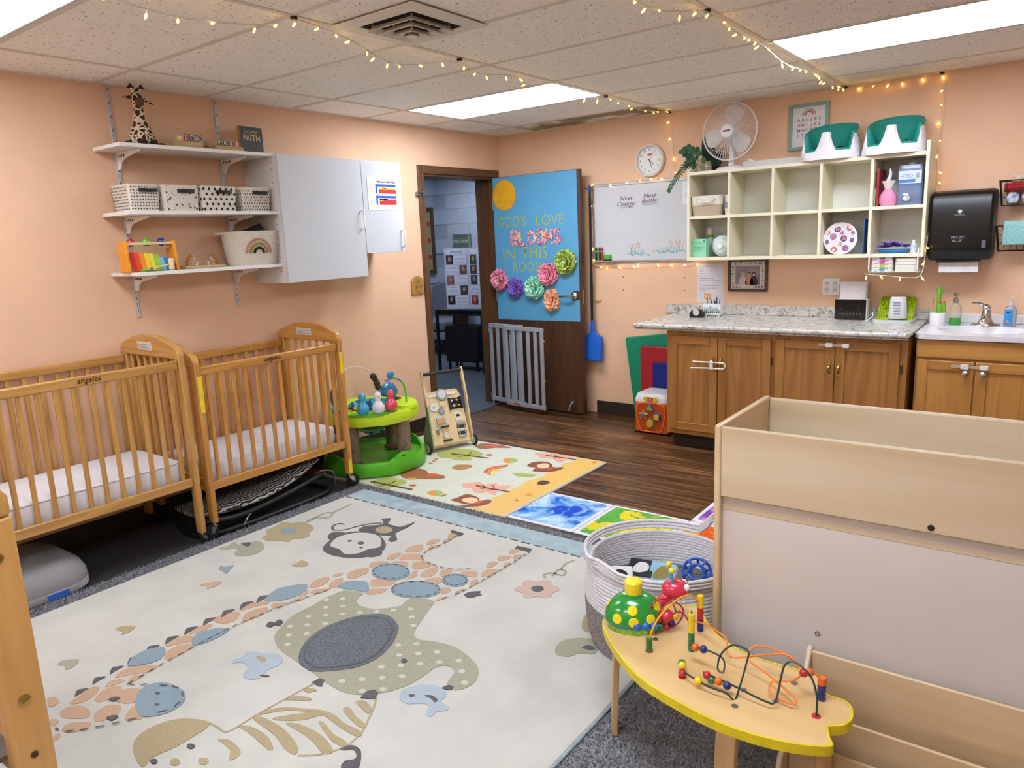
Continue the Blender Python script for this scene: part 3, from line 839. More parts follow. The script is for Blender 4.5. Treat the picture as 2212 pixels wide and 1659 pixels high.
MAT_ART = art("""
sand_hill|sand|1|1752 -1240 1519 -1261 1545 -1367 1501 -1423 1546 -1507 1525 -1609 1546 -1713 1505 -1820 1527 -1956 1502 -2062 1529 -2134 1496 -2177 1568 -2291 1511 -2347 1490 -2377 1728 -2384
pine_tree|pink|2|1175 -2062 1260 -1992 1309 -2027 1366 -1954 1394 -1998 1473 -1948 1488 -2018 1455 -2063 1489 -2132 1456 -2139 1408 -2102 1403 -2144 1349 -2162 1285 -2108 1230 -2126
pine_tree|pink|2|1188 -1312 1291 -1291 1313 -1261 1407 -1245 1476 -1241 1537 -1307 1477 -1323 1486 -1399 1441 -1392 1387 -1356 1303 -1386 1254 -1345
round_tree|leaf|2|598 -1668 573 -1593 630 -1507 756 -1458 881 -1497 912 -1549 860 -1611 907 -1653 831 -1712 736 -1696 671 -1715
round_tree|leaf|2|641 -2350 651 -2245 720 -2206 830 -2211 865 -2272 846 -2331 848 -2407 777 -2402 699 -2366
squirrel_body|brown|3|1417 -1639 1408 -1598 1473 -1547 1553 -1488 1567 -1525 1539 -1601 1436 -1652
squirrel_head|brown|3|1326 -1582 1315 -1494 1367 -1449 1435 -1459 1488 -1524 1452 -1574 1386 -1580
squirrel_face|skin|4|1377 -1539 1398 -1480 1443 -1487 1473 -1547 1437 -1582
squirrel_body|brown|3|1397 -2367 1429 -2372 1485 -2292 1497 -2214 1542 -2236 1536 -2309 1474 -2369 1430 -2394
squirrel_head|brown|3|1313 -2332 1321 -2291 1331 -2211 1412 -2214 1468 -2254 1479 -2308 1441 -2341 1383 -2340
squirrel_face|skin|4|1368 -2300 1386 -2241 1445 -2244 1479 -2296 1434 -2322
scarf|red|4|1466 -2303 1484 -2233 1498 -2261 1489 -2314
scarf|red|4|1481 -1573 1495 -1504 1509 -1533 1500 -1587
bear|bear|3|709 -1372 716 -1292 838 -1266 978 -1283 872 -1340 811 -1410 757 -1402
scarf|red|4|761 -1318 852 -1284 868 -1335 805 -1358
balloon|orange|2|1108 -1559 1101 -1507 1151 -1486 1200 -1509 1200 -1567 1166 -1592
balloon|orange|2|1098 -2306 1105 -2264 1160 -2245 1204 -2271 1193 -2315 1146 -2330
balloon_stripe|leaf|3|1126 -1496 1151 -1486 1200 -1509 1200 -1567 1177 -1579
balloon_stripe|leaf|3|1128 -2255 1160 -2245 1204 -2271 1193 -2315 1180 -2318
stump|stump|2|900 -1850 897 -1789 986 -1749 1018 -1800 993 -1861 935 -1871
small_tree|leaf|2|1340 -1756 1376 -1722 1462 -1703 1490 -1701 1484 -1762 1435 -1776 1392 -1785
hedgehog|trunk|2|1581 -1832 1581 -1777 1622 -1768 1652 -1792 1641 -1838 1614 -1854
flower|orange|2|1638 -2039 1639 -2014 1662 -2008 1683 -2028 1674 -2051
flower|orange|2|1659 -1304 1662 -1277 1687 -1279 1697 -1311 1682 -1323
flower|red|2|1645 -2148 1644 -2129 1664 -2137 1664 -2155
basket_balloon|bear|2|1208 -2307 1228 -2275 1236 -2295 1224 -2318
mushroom|red|2|922 -1520 923 -1485 964 -1486 967 -1519
mushroom|red|2|912 -2272 915 -2243 948 -2241 949 -2267
bear|bear|3|699 -2132 666 -2044 713 -1982 811 -1999 885 -2079 859 -2161 771 -2177
bear|bear|3|826 -2044 905 -2016 991 -2019 1000 -2065 866 -2141
scarf|red|4|852 -2029 922 -2007 934 -2034 885 -2079
pear|orange|3|798 -2179 809 -2149 851 -2139 838 -2179
bunting|red|2|679 -1851 721 -1867 727 -1844
bunting|red|2|671 -1806 708 -1824 710 -1796
bunting|red|2|652 -1770 694 -1778 684 -1744
""", 1)
MAT_LINES = art("""
trunk|trunk|0.016|1279 -2058 1359 -2065 1448 -2054 1531 -2050
branch|trunk|0.009|1302 -2031 1359 -2065 1350 -2102
branch|trunk|0.009|1374 -2009 1418 -2053 1401 -2094
trunk|trunk|0.016|1303 -1325 1401 -1315 1541 -1305
branch|trunk|0.009|1345 -1278 1389 -1312 1387 -1356
trunk|trunk|0.022|687 -1613 819 -1590 996 -1571
branch|trunk|0.012|789 -1512 815 -1585 782 -1655
trunk|trunk|0.022|639 -2335 766 -2329 983 -2315
branch|trunk|0.012|771 -2244 782 -2319 752 -2378
rainbow|red|0.03|1210 -1637 1160 -1696 1142 -1768 1174 -1834
rainbow|orange|0.03|1210 -1678 1175 -1729 1175 -1789 1215 -1847
rainbow|sandy|0.03|1223 -1723 1203 -1758 1210 -1800 1253 -1849
""", 1)
RUG_DASHES = art("""
1632 -4606 1674 -4598 1730 -4547 1778 -4481 1813 -4423
1589 -4356 1573 -4239 1561 -4095 1553 -3934 1570 -3767 1600 -3621 1633 -3490
1595 -4353 1627 -4334 1653 -4311
1734 -2882 1721 -2959 1753 -3040 1821 -3067 1929 -3069 2003 -3038 2042 -2990
2159 -2716 2158 -2988 2144 -3203 2124 -3273
2124 -3273 2101 -3325
1727 -2715 1731 -2848 1734 -2882
1807 -3185 1821 -3208 1823 -3235 1812 -3259 1790 -3279 1760 -3292 1726 -3295 1693 -3287 1667 -3271 1650 -3247 1647 -3220 1658 -3194 1681 -3173 1713 -3161 1748 -3159 1781 -3167 1807 -3185
2045 -3238 2056 -3261 2053 -3290 2035 -3318 2006 -3342 1969 -3359 1931 -3366 1896 -3361 1870 -3347 1857 -3323 1859 -3294 1877 -3265 1907 -3240 1945 -3223 1985 -3216 2020 -3222 2045 -3238
2090 -3108 2099 -3125 2100 -3143 2093 -3159 2079 -3172 2060 -3180 2039 -3180 2019 -3174 2003 -3161 1993 -3145 1991 -3126 1998 -3109 2012 -3096 2032 -3088 2053 -3088 2074 -3095 2090 -3108
1694 -4294 1751 -4268 1811 -4275 1849 -4311 1854 -4355 1819 -4403
""", 0)
# ------------------------------------------------------------------ rugs, mats
SHAG = mat('#5c5d62', 0.95, noise=0, hex2='#a9a9af', scale=150, lo=0.3, hi=0.72, bump=0.9, bscale=130)
sh = MB().bx(0.618, 5.0, -6.2, -2.405, 0.0005, 0.013).build('shag_rug', SHAG, bevel=0.004)
tag(sh, 'grey shaggy area rug lying under the cream animal rug', 'rug')
rnd = random.Random(3)
m = MB()
def tuft(x, y, z, l, a, k):
    dx, dy = math.cos(a)*l*0.5, math.sin(a)*l*0.5
    px, py = -math.sin(a)*0.0025, math.cos(a)*0.0025
    m._add([(x-px, y-py, z), (x+px, y+py, z), (x+dx, y+dy, z+l*0.8)], [(0, 1, 2)])
for i in range(9000):
    x = 0.622 + rnd.random()*0.125; y = -2.41 - rnd.random()*2.3
    tuft(x, y, 0.011, 0.012 + rnd.random()*0.01, rnd.random()*6.28, 0)
for i in range(3500):
    x = 0.622 + rnd.random()*1.9; y = -2.395 - rnd.random()*0.09
    tuft(x, y, 0.011, 0.012 + rnd.random()*0.008, rnd.random()*6.28, 0)
for i in range(30000):
    x = 3.04 + rnd.random()*1.2; y = -3.2 - rnd.random()*1.3
    tuft(x, y, 0.011, 0.012 + rnd.random()*0.01, rnd.random()*6.28, 0)
pile = m.build('pile', SHAG, sh, smooth=0); pile['kind'] = 'stuff'

RX0, RX1, RY0, RY1, RZ = 0.745, 3.045, -5.55, -2.49, 0.030
rug = thing('animal_rug', 'large cream rug woven with a giraffe, elephant, zebra and monkey', 'rug', ((RX0+RX1)/2, (RY0+RY1)/2, 0))
ox, oy = (RX0+RX1)/2, (RY0+RY1)/2
CREAM = mat('#c2c1ba', 0.95, noise=0.05, scale=5, bump=0.35, bscale=350)
RC = {'pale': mat('#a4b2bc', 0.95, noise=0.12, scale=220, bump=0.3), 'peach': mat('#bb9c82', 0.95, noise=0.10, scale=220, bump=0.3), 'blue': mat('#8497a2', 0.95, noise=0.10, scale=220, bump=0.3), 'sage': mat('#9d9c88', 0.95, noise=0.12, scale=220, bump=0.3),
      'ochre': mat('#a79877', 0.95, noise=0.12, scale=220, bump=0.3), 'dark': mat('#5b595c', 0.95, noise=0.2, scale=220, bump=0.3), 'slate': mat('#4a4e54', 0.95, noise=0, hex2='#7a8088', scale=260, bump=0.5),
      'cream': CREAM, 'pink': mat('#bda698', 0.95, noise=0.1, scale=220, bump=0.3)}
MB().prism(rrect(RX0-ox, RX1-ox, RY0-oy, RY1-oy, 0.02), 0.0135, RZ).build('pile_field', CREAM, rug, smooth=0, bevel=0.004)
edge = rrect(RX0-ox, RX1-ox, RY0-oy, RY1-oy, 0.02)
MB().tube([(p[0], p[1], 0.021) for p in edge], 0.0065, 6, closed=True).build('binding', mat('#a3bac8', 0.8), rug)
MB().bx(RX0+0.004-ox, RX1-0.004-ox, -2.632-oy, RY1-0.002-oy, 0.02, RZ+0.001).build('border_band', mat('#93a8b0', 0.95, noise=0, hex2='#a9bac0', scale=14, bump=0.3, bscale=250), rug, smooth=0)
m = MB(); x = RX0 + 0.01
while x < RX1 - 0.05:
    m.bx(x-ox, x+0.05-ox, -2.645-oy, -2.636-oy, 0.028, RZ+0.0012); x += 0.072
o = m.build('border_dashes', RC['dark'], rug, smooth=0); o['kind'] = 'stuff'
for ia, (nm, col, lev, pts) in enumerate(RUG_ART):
    ps = [(p[0]-ox, p[1]-oy) for p in pts]
    if nm not in ('hoof',):
        ps = smooth_closed(ps, 3 if len(ps) < 16 else 2)
    MB().prism(ps, 0.0285, RZ + 0.0004 + 0.0012*lev + 7e-6*ia).build(nm, RC[col], rug, smooth=0)
for nm, col, wd, pts in RUG_LINES:
    ps = smooth_open([(p[0]-ox, p[1]-oy) for p in pts], 5)
    m = MB(); a = ribbon(ps, wd); n = len(ps)
    vs = [(p[0], p[1], RZ + 0.0015) for p in a]
    m._add(vs, [(i+1, i, 2*n-1-i, 2*n-2-i) for i in range(n-1)])
    m.build(nm, RC[col], rug, smooth=0)
m = MB()
for pts in RUG_DASHES:
    ps = smooth_open([(p[0]-ox, p[1]-oy) for p in pts], 8)
    acc = 0; seg = []
    for i in range(len(ps)-1):
        d = math.dist(ps[i], ps[i+1]); nst = max(1, int(d/0.004))
        for q in range(nst):
            seg.append(tuple(ps[i][k] + (ps[i+1][k]-ps[i][k])*q/nst for k in (0, 1)))
    step = 0; i = 0
    while i + 5 < len(seg):
        a = ribbon([seg[i], seg[i+5]], 0.006)
        m._add([(p[0], p[1], RZ + 0.0052) for p in a], [(0, 3, 2, 1)])
        i += 9
o = m.build('stitching', RC['dark'], rug, smooth=0); o['kind'] = 'stuff'
# white dots of the elephant
def inside(p, poly):
    c = False; n = len(poly)
    for i in range(n):
        a, b = poly[i], poly[i-1]
        if (a[1] > p[1]) != (b[1] > p[1]) and p[0] < (b[0]-a[0])*(p[1]-a[1])/(b[1]-a[1]) + a[0]:
            c = not c
    return c
el = [q for q in RUG_ART if q[0] == 'elephant'][0][3]; er = [q for q in RUG_ART if q[0] == 'elephant_ear'][0][3]
m = MB(); x = 0.5
i = 0
while x < 3.2:
    y = -4.6 + (0.045 if i % 2 else 0)
    while y < -2.5:
        ring_ = [(x + 0.018*math.cos(t), y + 0.018*math.sin(t)) for t in (0, 1.57, 3.14, 4.71)]
        if all(inside(p, el) and not inside(p, er) for p in ring_):
            m.plate([(x-ox + 0.0135*math.cos(t*PI/4), y-oy + 0.0115*math.sin(t*PI/4)) for t in range(8)], RZ + 0.0032)
        y += 0.09
    x += 0.052; i += 1
o = m.build('elephant_dots', CREAM, rug, smooth=0); o['kind'] = 'stuff'

# play mat with forest animals
PX0, PX1, PY0, PY1 = 0.14, 1.748, -2.392, -1.243
pm_ = thing('play_mat', 'folding foam play mat printed with forest animals and yellow hills', 'play mat', ((PX0+PX1)/2, (PY0+PY1)/2, 0))
ox, oy = (PX0+PX1)/2, (PY0+PY1)/2
MB().prism(rrect(PX0-ox, PX1-ox, PY0-oy, PY1-oy, 0.01), 0.0014, 0.012).build('foam_body', mat('#b9b2ab', 0.6), pm_, smooth=0, bevel=0.002)
MB().bx(PX0+0.012-ox, PX1-0.012-ox, PY0+0.012-oy, PY1-0.012-oy, 0.010, 0.0128).build('printed_sheet', mat('#ced1c0', 0.5, noise=0.02), pm_, smooth=0)
for q in (0.2, 0.4, 0.6, 0.8):
    x = PX0 + (PX1-PX0)*q
    MB().bx(x-0.0015-ox, x+0.0015-ox, PY0+0.012-oy, PY1-0.012-oy, 0.0118, 0.0131).build('fold_line', mat('#c9ccba', 0.6), pm_, smooth=0)
MC = {'sand': '#e3b964', 'sandy': '#eac878', 'pink': '#e2a48c', 'leaf': '#aab05c', 'brown': '#8a4a2c', 'skin': '#eec39a', 'red': '#d2583a', 'bear': '#9c6440', 'orange': '#e0903c', 'stump': '#b07f48', 'trunk': '#5a4034'}
for ia, (nm, col, lev, pts) in enumerate(MAT_ART):
    ps = [(p[0]-ox, p[1]-oy) for p in pts]
    if nm not in ('pine_tree', 'bunting', 'sand_hill'):
        ps = smooth_closed(ps, 3)
    cl = lambda v, a, b: min(max(v, a), b)
    ps = [(cl(p[0], PX0+0.013-ox, PX1-0.013-ox), cl(p[1], PY0+0.013-oy, PY1-0.013-oy)) for p in ps]
    MB().plate(ps, 0.0130 + 0.0004*lev + 5e-6*ia).build(nm, mat(MC[col], 0.55, noise=0.03), pm_, smooth=0)
for nm, col, wd, pts in MAT_LINES:
    ps = smooth_open([(p[0]-ox, p[1]-oy) for p in pts], 5)
    m = MB(); a = ribbon(ps, wd, wd*0.8 if nm != 'branch' else wd*0.6); n = len(ps)
    m._add([(p[0], p[1], 0.0152) for p in a], [(i+1, i, 2*n-1-i, 2*n-2-i) for i in range(n-1)])
    m.build(nm, mat(MC[col], 0.55), pm_, smooth=0)

# liquid gel floor tiles
def gel_tile(x, y, c1, c2, c3, label, lo=0.42, hi=0.56, sc_=6):
    t = thing('gel_floor_tile', label, 'floor tile', (x, y, 0), 0, 'liquid gel floor tiles')
    m_ = MB(); m_.prism(rrect(-0.223, 0.223, -0.223, 0.223, 0.008), 0.0006, 0.007).build('border', mat('#dcdfe8', 0.35), t, smooth=0, bevel=0.002)
    g = bpy.data.materials.new('gel'); g.use_nodes = True
    nt = g.node_tree; b = nt.nodes['Principled BSDF']; b.inputs['Roughness'].default_value = 0.28
    tc = nt.nodes.new('ShaderNodeTexCoord'); nz = nt.nodes.new('ShaderNodeTexNoise')
    nz.inputs['Scale'].default_value = sc_; nz.inputs['Detail'].default_value = 9; nz.inputs['Roughness'].default_value = 0.65; nz.inputs['Distortion'].default_value = 0.8
    nt.links.new(tc.outputs['Object'], nz.inputs['Vector'])
    gr = nt.nodes.new('ShaderNodeVectorMath'); gr.operation = 'LENGTH'; nt.links.new(tc.outputs['Object'], gr.inputs[0])
    ma = nt.nodes.new('ShaderNodeMath'); ma.operation = 'MULTIPLY_ADD'; ma.inputs[1].default_value = 0.55; nt.links.new(gr.outputs['Value'], ma.inputs[0]); nt.links.new(nz.outputs['Fac'], ma.inputs[2])
    cr = nt.nodes.new('ShaderNodeValToRGB'); e = cr.color_ramp.elements
    e[0].position = lo; e[0].color = lin(c1); e[1].position = hi + 0.12; e[1].color = lin(c3)
    k = e.new((lo+hi)/2 + 0.01); k.color = lin(c1); k = e.new((lo+hi)/2 + 0.035); k.color = lin(c2)
    nt.links.new(ma.outputs[0], cr.inputs['Fac']); nt.links.new(cr.outputs['Color'], b.inputs['Base Color'])
    MB().prism(rrect(-0.2, 0.2, -0.2, 0.2, 0.02), 0.004, 0.0085).build('gel_panel', g, t, smooth=0)
gel_tile(1.944, -2.135, '#1c49c8', '#2f86dc', '#c4e2f4', 'blue and white swirled liquid gel floor tile beside the play mat', 0.42, 0.56)
gel_tile(2.394, -2.135, '#e0cf1c', '#2f9e3a', '#57b83a', 'green and yellow swirled liquid gel floor tile', 0.5, 0.62)
gel_tile(2.844, -2.135, '#d8571c', '#ef8f2a', '#f2b05a', 'orange liquid gel floor tile half hidden behind the rope basket', 0.5, 0.62)
gel_tile(2.844, -1.680, '#7c3f9c', '#b876c8', '#dcb4e4', 'purple and pink liquid gel floor tile beside the plywood bin', 0.5, 0.62)
# ------------------------------------------------------------------ cribs
PINE_X = wood('#d29a50', '#aa7030', 'x', 7.0, 0.38, 0.25, 20)
PINE_Y = wood('#d29a50', '#aa7030', 'y', 7.0, 0.38, 0.25, 20)
PINE_Z = wood('#d29a50', '#aa7030', 'z', 7.0, 0.38, 0.25, 20)
OAKC_Y = wood('#cc9c58', '#a67638', 'y', 7.0, 0.4, 0.2, 20)
OAKC_Z = wood('#cc9c58', '#a67638', 'z', 7.0, 0.4, 0.2, 20)
OAKC_X = wood('#cc9c58', '#a67638', 'x', 7.0, 0.4, 0.2, 20)
RUBBER = mat('#19191b', 0.55)
def caster(parent, x, y, z_top, r, turn, metal=CHROME):
    """swivel caster: fork is the part, wheel its sub-part"""
    m = MB()
    ca, sa = math.cos(turn), math.sin(turn)
    off = r*0.55
    cx, cy = x + ca*off, y + sa*off
    m.lathe([(r*0.3, z_top-0.012), (r*0.34, z_top)], 12, T(x, y, 0))
    px, py = -sa, ca
    for s_ in (-1, 1):
        o = r*0.36*s_
        pts = [(x+px*o-ca*r*0.3, y+py*o-sa*r*0.3, z_top-0.012), (x+px*o+ca*r*0.5, y+py*o+sa*r*0.5, z_top-0.012), (cx+px*o+ca*r*0.25, cy+py*o+sa*r*0.25, r*0.85), (cx+px*o-ca*r*0.2, cy+py*o-sa*r*0.2, r*0.85)]
        th = Vector((px, py, 0))*0.0025*s_
        m.loft([[Vector(p) for p in pts], [Vector(p)+th for p in pts]])
    f = m.build('caster', metal, parent)
    M_ = frame((cx, cy, r), (ca, sa, 0), (0, 0, 1))
    MB().lathe([(r*0.55, -r*0.3), (r*0.95, -r*0.3), (r, -r*0.2), (r, r*0.2), (r*0.95, r*0.3), (r*0.55, r*0.3)], 22, M_).build('wheel', RUBBER, f)
    return f
def crib(label, loc, dz, L, D, nslat, woods, caster_r, rz=0, end_face=False, arch=True, zleg=0.09, logo=True):
    WX, WY, WZ = woods
    t = thing('crib', label, 'crib', loc, rz)
    hx, hy = D/2, L/2
    zt, zb = 0.925 + dz, 0.29 + dz
    # end panels
    for s in (-1, 1):
        y0 = s*(hy - 0.014)
        for sx in (-1, 1):
            MB().bx(sx*hx - (0.05 if sx > 0 else 0), sx*hx + (0 if sx > 0 else 0.05), y0-0.015, y0+0.015, zleg, 0.94+dz).build('post', WZ, t, bevel=0.005)
        a = hx
        prof = [(-a, 0.93), (a, 0.93), (a, 0.955), (a*0.94, 0.985), (a*0.80, 1.0), (a*0.62, 1.018), (a*0.44, 1.036), (a*0.2, 1.042), (-a*0.2, 1.042), (-a*0.44, 1.036), (-a*0.62, 1.018), (-a*0.80, 1.0), (-a*0.94, 0.985), (-a, 0.955)]
        MB().prism([(p[0], p[1]+dz) for p in prof], -0.017, 0.017, frame((0, y0, 0), (1, 0, 0), (0, 0, 1))).build('headboard', WX, t, bevel=0.006)
        MB().bx(-hx+0.05, hx-0.05, y0-0.011, y0+0.011, zb-0.03, zb+0.04).build('end_rail', WX, t, bevel=0.004)
        for i in range(7):
            x = -hx + 0.05 + (D-0.1)*(i+0.5+0.0)/7
            MB().bx(-0.009, 0.009, -0.007, 0.007, zb+0.04, 0.931+dz).build('slat', WZ, t, (x, y0, 0), bevel=0.003)
    for s in (-1, 1):
        x0 = s*(hx - 0.025)
        MB().bx(x0-0.012, x0+0.012, -hy+0.03, hy-0.03, zt-0.045, zt).build('top_rail', WY, t, bevel=0.006)
        MB().bx(x0-0.012, x0+0.012, -hy+0.03, hy-0.03, zb-0.025, zb+0.022).build('bottom_rail', WY, t, bevel=0.005)
        sl = None
        for i in range(nslat):
            y = -hy + 0.03 + (L-0.06)*(i+0.6)/(nslat+0.2)
            if sl is None:
                sl = MB().bx(-0.007, 0.007, -0.0105, 0.0105, zb+0.02, zt-0.042).build('slat', WZ, t, (x0, y, 0), bevel=0.003)
            else:
                dup(sl, t, (x0, y, 0))
    # sprung base under the mattress
    MB().bx(-hx+0.04, hx-0.04, -hy+0.04, hy-0.04, zb-0.012, zb+0.004).build('mattress_board', mat('#8a857f', 0.7), t)
    for sx in (-1, 1):
        for sy in (-1, 1):
            caster(t, sx*(hx-0.025), sy*(hy-0.014), zleg, caster_r, (1.45 if sy > 0 else -1.6) if sx > 0 else 2.6)
    if logo:
        text('angeles', 0.036, mat('#2b1a10', 0.6), t, onleft(hx-0.0128, -0.01 if dz < 0.03 else 0.03, zt-0.02), bold=0.0006, shear=0.15)
    return t
c2 = crib('honey pine crib beside the green activity centre, with yellow stickers on its posts', (0.305, -2.922, 0), 0.0, 0.962, 0.59, 12, (PINE_X, PINE_Y, PINE_Z), 0.042)
c1 = crib('taller oak crib at the left edge with a white piped mattress', (0.305, -3.935, 0), 0.052, 0.97, 0.59, 12, (OAKC_X, OAKC_Y, OAKC_Z), 0.028, zleg=0.06)
YEL = mat('#e8d02a', 0.45)
GREYL = mat('#c9c4bb', 0.4)
for q, (y, z0, z1) in enumerate(((-0.462, 0.69, 0.88), (0.462, 0.74, 0.87), (0.462, 0.10, 0.19))):
    MB().bx(0.2951, 0.2957, y-0.012, y+0.012, z0, z1).build('warning_sticker', YEL, c2)
for t, dz in ((c2, 0), (c1, 0.052)):
    y = 0.466 if t is c2 else 0.47
    lab = MB().bx(-0.075, 0.07, -0.0006, 0.0006, 0.963+dz, 1.007+dz).build('label_plate', GREYL, t, (-0.02, y-0.0172, 0))
    for k in range(3):
        MB().bx(-0.065, 0.05 - 0.03*(k % 2), -0.0009, 0.0009, 0.972+dz+k*0.009, 0.974+dz+k*0.009).build('fine_print', mat('#6a6560', 0.6), lab)
# third crib, its end panel close to the camera at the left
NC = wood('#d09e5c', '#b48444', 'z', 5.0, 0.35, 0.2, 14)
NCX = wood('#d09e5c', '#b48444', 'x', 5.0, 0.35, 0.2, 14)
t = thing('crib', 'light wood crib whose bolted end post rises in the near left corner', 'crib', (1.78, -5.145, 0.031), PI/2 + PI)
hx, hy = 0.33, 0.50
for s in (-1, 1):
    y0 = s*(hy-0.02)
    for sx in (-1, 1):
        p = MB().bx(-0.043, 0.043, -0.019, 0.019, 0.07, 0.92).build('post', NC, t, (sx*(hx-0.043), y0, 0), bevel=0.006)
        if s > 0:
            for z, rr in ((0.835, 0.012), (0.49, 0.013), (0.35, 0.008)):
                b = MB().lathe([(rr, 0), (rr, 0.003), (rr*0.55, 0.004), (rr*0.5, 0.001)], 16, frame((0, 0.019, z), (1, 0, 0), (0, 0, -1))).build('bolt', BRASS if rr > 0.01 else mat('#4a3420', 0.6), p)
    prof = [(-hx, 0.92), (hx, 0.92), (hx, 0.965), (hx*0.93, 1.0), (hx*0.8, 1.01), (hx*0.55, 1.035), (0.1, 1.045), (-0.1, 1.045), (-hx*0.55, 1.035), (-hx*0.8, 1.01), (-hx*0.93, 1.0), (-hx, 0.965)]
    MB().prism(prof, -0.02, 0.02, frame((0, y0, 0), (1, 0, 0), (0, 0, 1))).build('headboard', NCX, t, bevel=0.012, seg=3)
    MB().bx(-hx+0.08, hx-0.08, y0-0.012, y0+0.012, 0.22, 0.30).build('end_rail', NCX, t, bevel=0.004)
    for i in range(6):
        x = -hx+0.088 + (2*hx-0.176)*(i+0.5)/6
        MB().cyl((x, y0, 0.28), (x, y0, 0.90), 0.009, 10).build('slat', NC, t)
for sx in (-1, 1):
    x0 = sx*(hx-0.043)
    MB().bx(x0-0.012, x0+0.012, -hy+0.04, hy-0.04, 0.86, 0.91).build('top_rail', wood('#d09e5c', '#b48444', 'y', 5.0, 0.35, 0.2, 14), t, bevel=0.005)
    MB().bx(x0-0.012, x0+0.012, -hy+0.04, hy-0.04, 0.24, 0.29).build('bottom_rail', wood('#d09e5c', '#b48444', 'y', 5.0, 0.35, 0.2, 14), t, bevel=0.005)
    for i in range(12):
        y = -hy+0.04 + (2*hy-0.08)*(i+0.5)/12
        MB().cyl((x0, y, 0.28), (x0, y, 0.87), 0.009, 8).build('slat', NC, t)
    for sy in (-1, 1):
        caster(t, sx*(hx-0.043), sy*(hy-0.02), 0.07, 0.03, 1.0)
MB().bx(-hx+0.06, hx-0.06, -hy+0.05, hy-0.05, 0.34, 0.352).build('mattress_board', mat('#8a857f', 0.7), t)

def mattress(name, label, c, size, piping, wrinkle, colr='#eceaee', rz=0):
    x, y, z = size
    t = thing(name, label, 'mattress', c, rz)
    loops = []
    P = [(0.94, 0.0), (1.0, 0.18), (1.0, 0.82), (0.975, 0.95), (0.92, 1.0)]
    for s, h in P:
        loops.append([(p[0], p[1], h*z) for p in rrect(-x/2*(1-(1-s)*0.35), x/2*(1-(1-s)*0.35), -y/2*(1-(1-s)*0.2), y/2*(1-(1-s)*0.2), 0.05, 5)])
    mt = mat(colr, 0.75, noise=0.02, bump=0.25 if wrinkle else 0.05, bscale=9 if wrinkle else 30, stretch=(1, 4, 1) if wrinkle else (1, 1, 1))
    MB().loft(loops).build('cover', mt, t, smooth=60)
    if piping:
        for h, s in ((0.93, 0.987),):
            MB().tube([(p[0], p[1], h*z) for p in rrect(-x/2*s, x/2*s, -y/2*s, y/2*s, 0.05, 5)], 0.004, 6, closed=True).build('piping', mat('#b9b5bd', 0.7), t)
    return t
mattress('crib_mattress', 'white wrinkled-sheet mattress inside the honey pine crib', (0.305, -2.922, 0.295), (0.47, 0.87, 0.105), False, True)
mattress('crib_mattress', 'white vinyl mattress with grey piping inside the taller oak crib', (0.305, -3.935, 0.347), (0.47, 0.88, 0.105), True, False)
mattress('crib_mattress', 'pale mattress corner showing behind the near left crib post', (1.78, -5.145, 0.384), (0.50, 0.86, 0.12), True, False, rz=PI/2)

# ------------------------------------------------------------------ things under the cribs
t = thing('infant_lounger', 'grey padded infant lounger with a blue tag under the taller oak crib', 'infant lounger', (0.36, -4.33, 0))
GR = mat('#8d8b8c', 0.85, noise=0.05, scale=60, bump=0.2, bscale=250)
loops = []
for s, z in ((0.9, 0.002), (1.0, 0.02), (1.0, 0.05)):
    loops.append([(p[0]*s, p[1]*s, z) for p in rrect(-0.26, 0.26, -0.32, 0.32, 0.13, 6)])
MB().loft(loops).build('base_band', mat('#b5b3b2', 0.85, noise=0.04), t, smooth=60)
loops = []
for s, z in ((0.995, 0.0505), (0.99, 0.085), (0.93, 0.125), (0.8, 0.15), (0.55, 0.158)):
    loops.append([(p[0]*s, p[1]*s, z) for p in rrect(-0.26, 0.26, -0.32, 0.32, 0.13, 6)])
MB().loft(loops).build('cushion', GR, t, smooth=60)
MB().loft([[(p[0], p[1], z) for p in rrect(-0.12, 0.16, -0.26, 0.05, 0.06, 5)] for z in (0.15, 0.185, 0.19)]).build('flap', mat('#a5a3a2', 0.85, bump=0.2), t, smooth=50)
MB().bx(0.2555, 0.2665, 0.10, 0.19, 0.018, 0.045).build('brand_tag', mat('#2c66b8', 0.6), t, M=T(0, 0, 0))

t = thing('infant_bouncer', 'folded black infant bouncer with zebra-print pad under the pine crib', 'infant bouncer', (0.36, -3.03, 0))
def zebra():
    m = bpy.data.materials.new('zebra'); m.use_nodes = True
    nt = m.node_tree; b = nt.nodes['Principled BSDF']; b.inputs['Roughness'].default_value = 0.9
    tc = nt.nodes.new('ShaderNodeTexCoord'); wv = nt.nodes.new('ShaderNodeTexWave'); wv.inputs['Scale'].default_value = 16; wv.inputs['Distortion'].default_value = 9; wv.inputs['Detail'].default_value = 2
    nt.links.new(tc.outputs['Object'], wv.inputs['Vector'])
    cr = nt.nodes.new('ShaderNodeValToRGB'); cr.color_ramp.interpolation = 'CONSTANT'
    e = cr.color_ramp.elements; e[0].color = lin('#141414'); e[1].position = 0.62; e[1].color = lin('#9c9890')
    nt.links.new(wv.outputs['Fac'], cr.inputs['Fac']); nt.links.new(cr.outputs['Color'], b.inputs['Base Color'])
    return m
ZB = zebra()
loops = []
for i in range(9):
    u = i/8
    y = -0.42 + 0.80*u
    zc = 0.135 + 0.10*u - 0.05*math.sin(PI*u)
    wd = 0.17*(1-0.25*abs(2*u-1)**2)
    loops.append([(wd*math.cos(a) + 0.06, y, zc + 0.035*math.sin(a)*(0.5 if abs(2*u-1) > 0.95 else 1)) for a in [2*PI*k/14 for k in range(14)]])
MB().loft(loops).build('seat_pad', ZB, t, smooth=60)
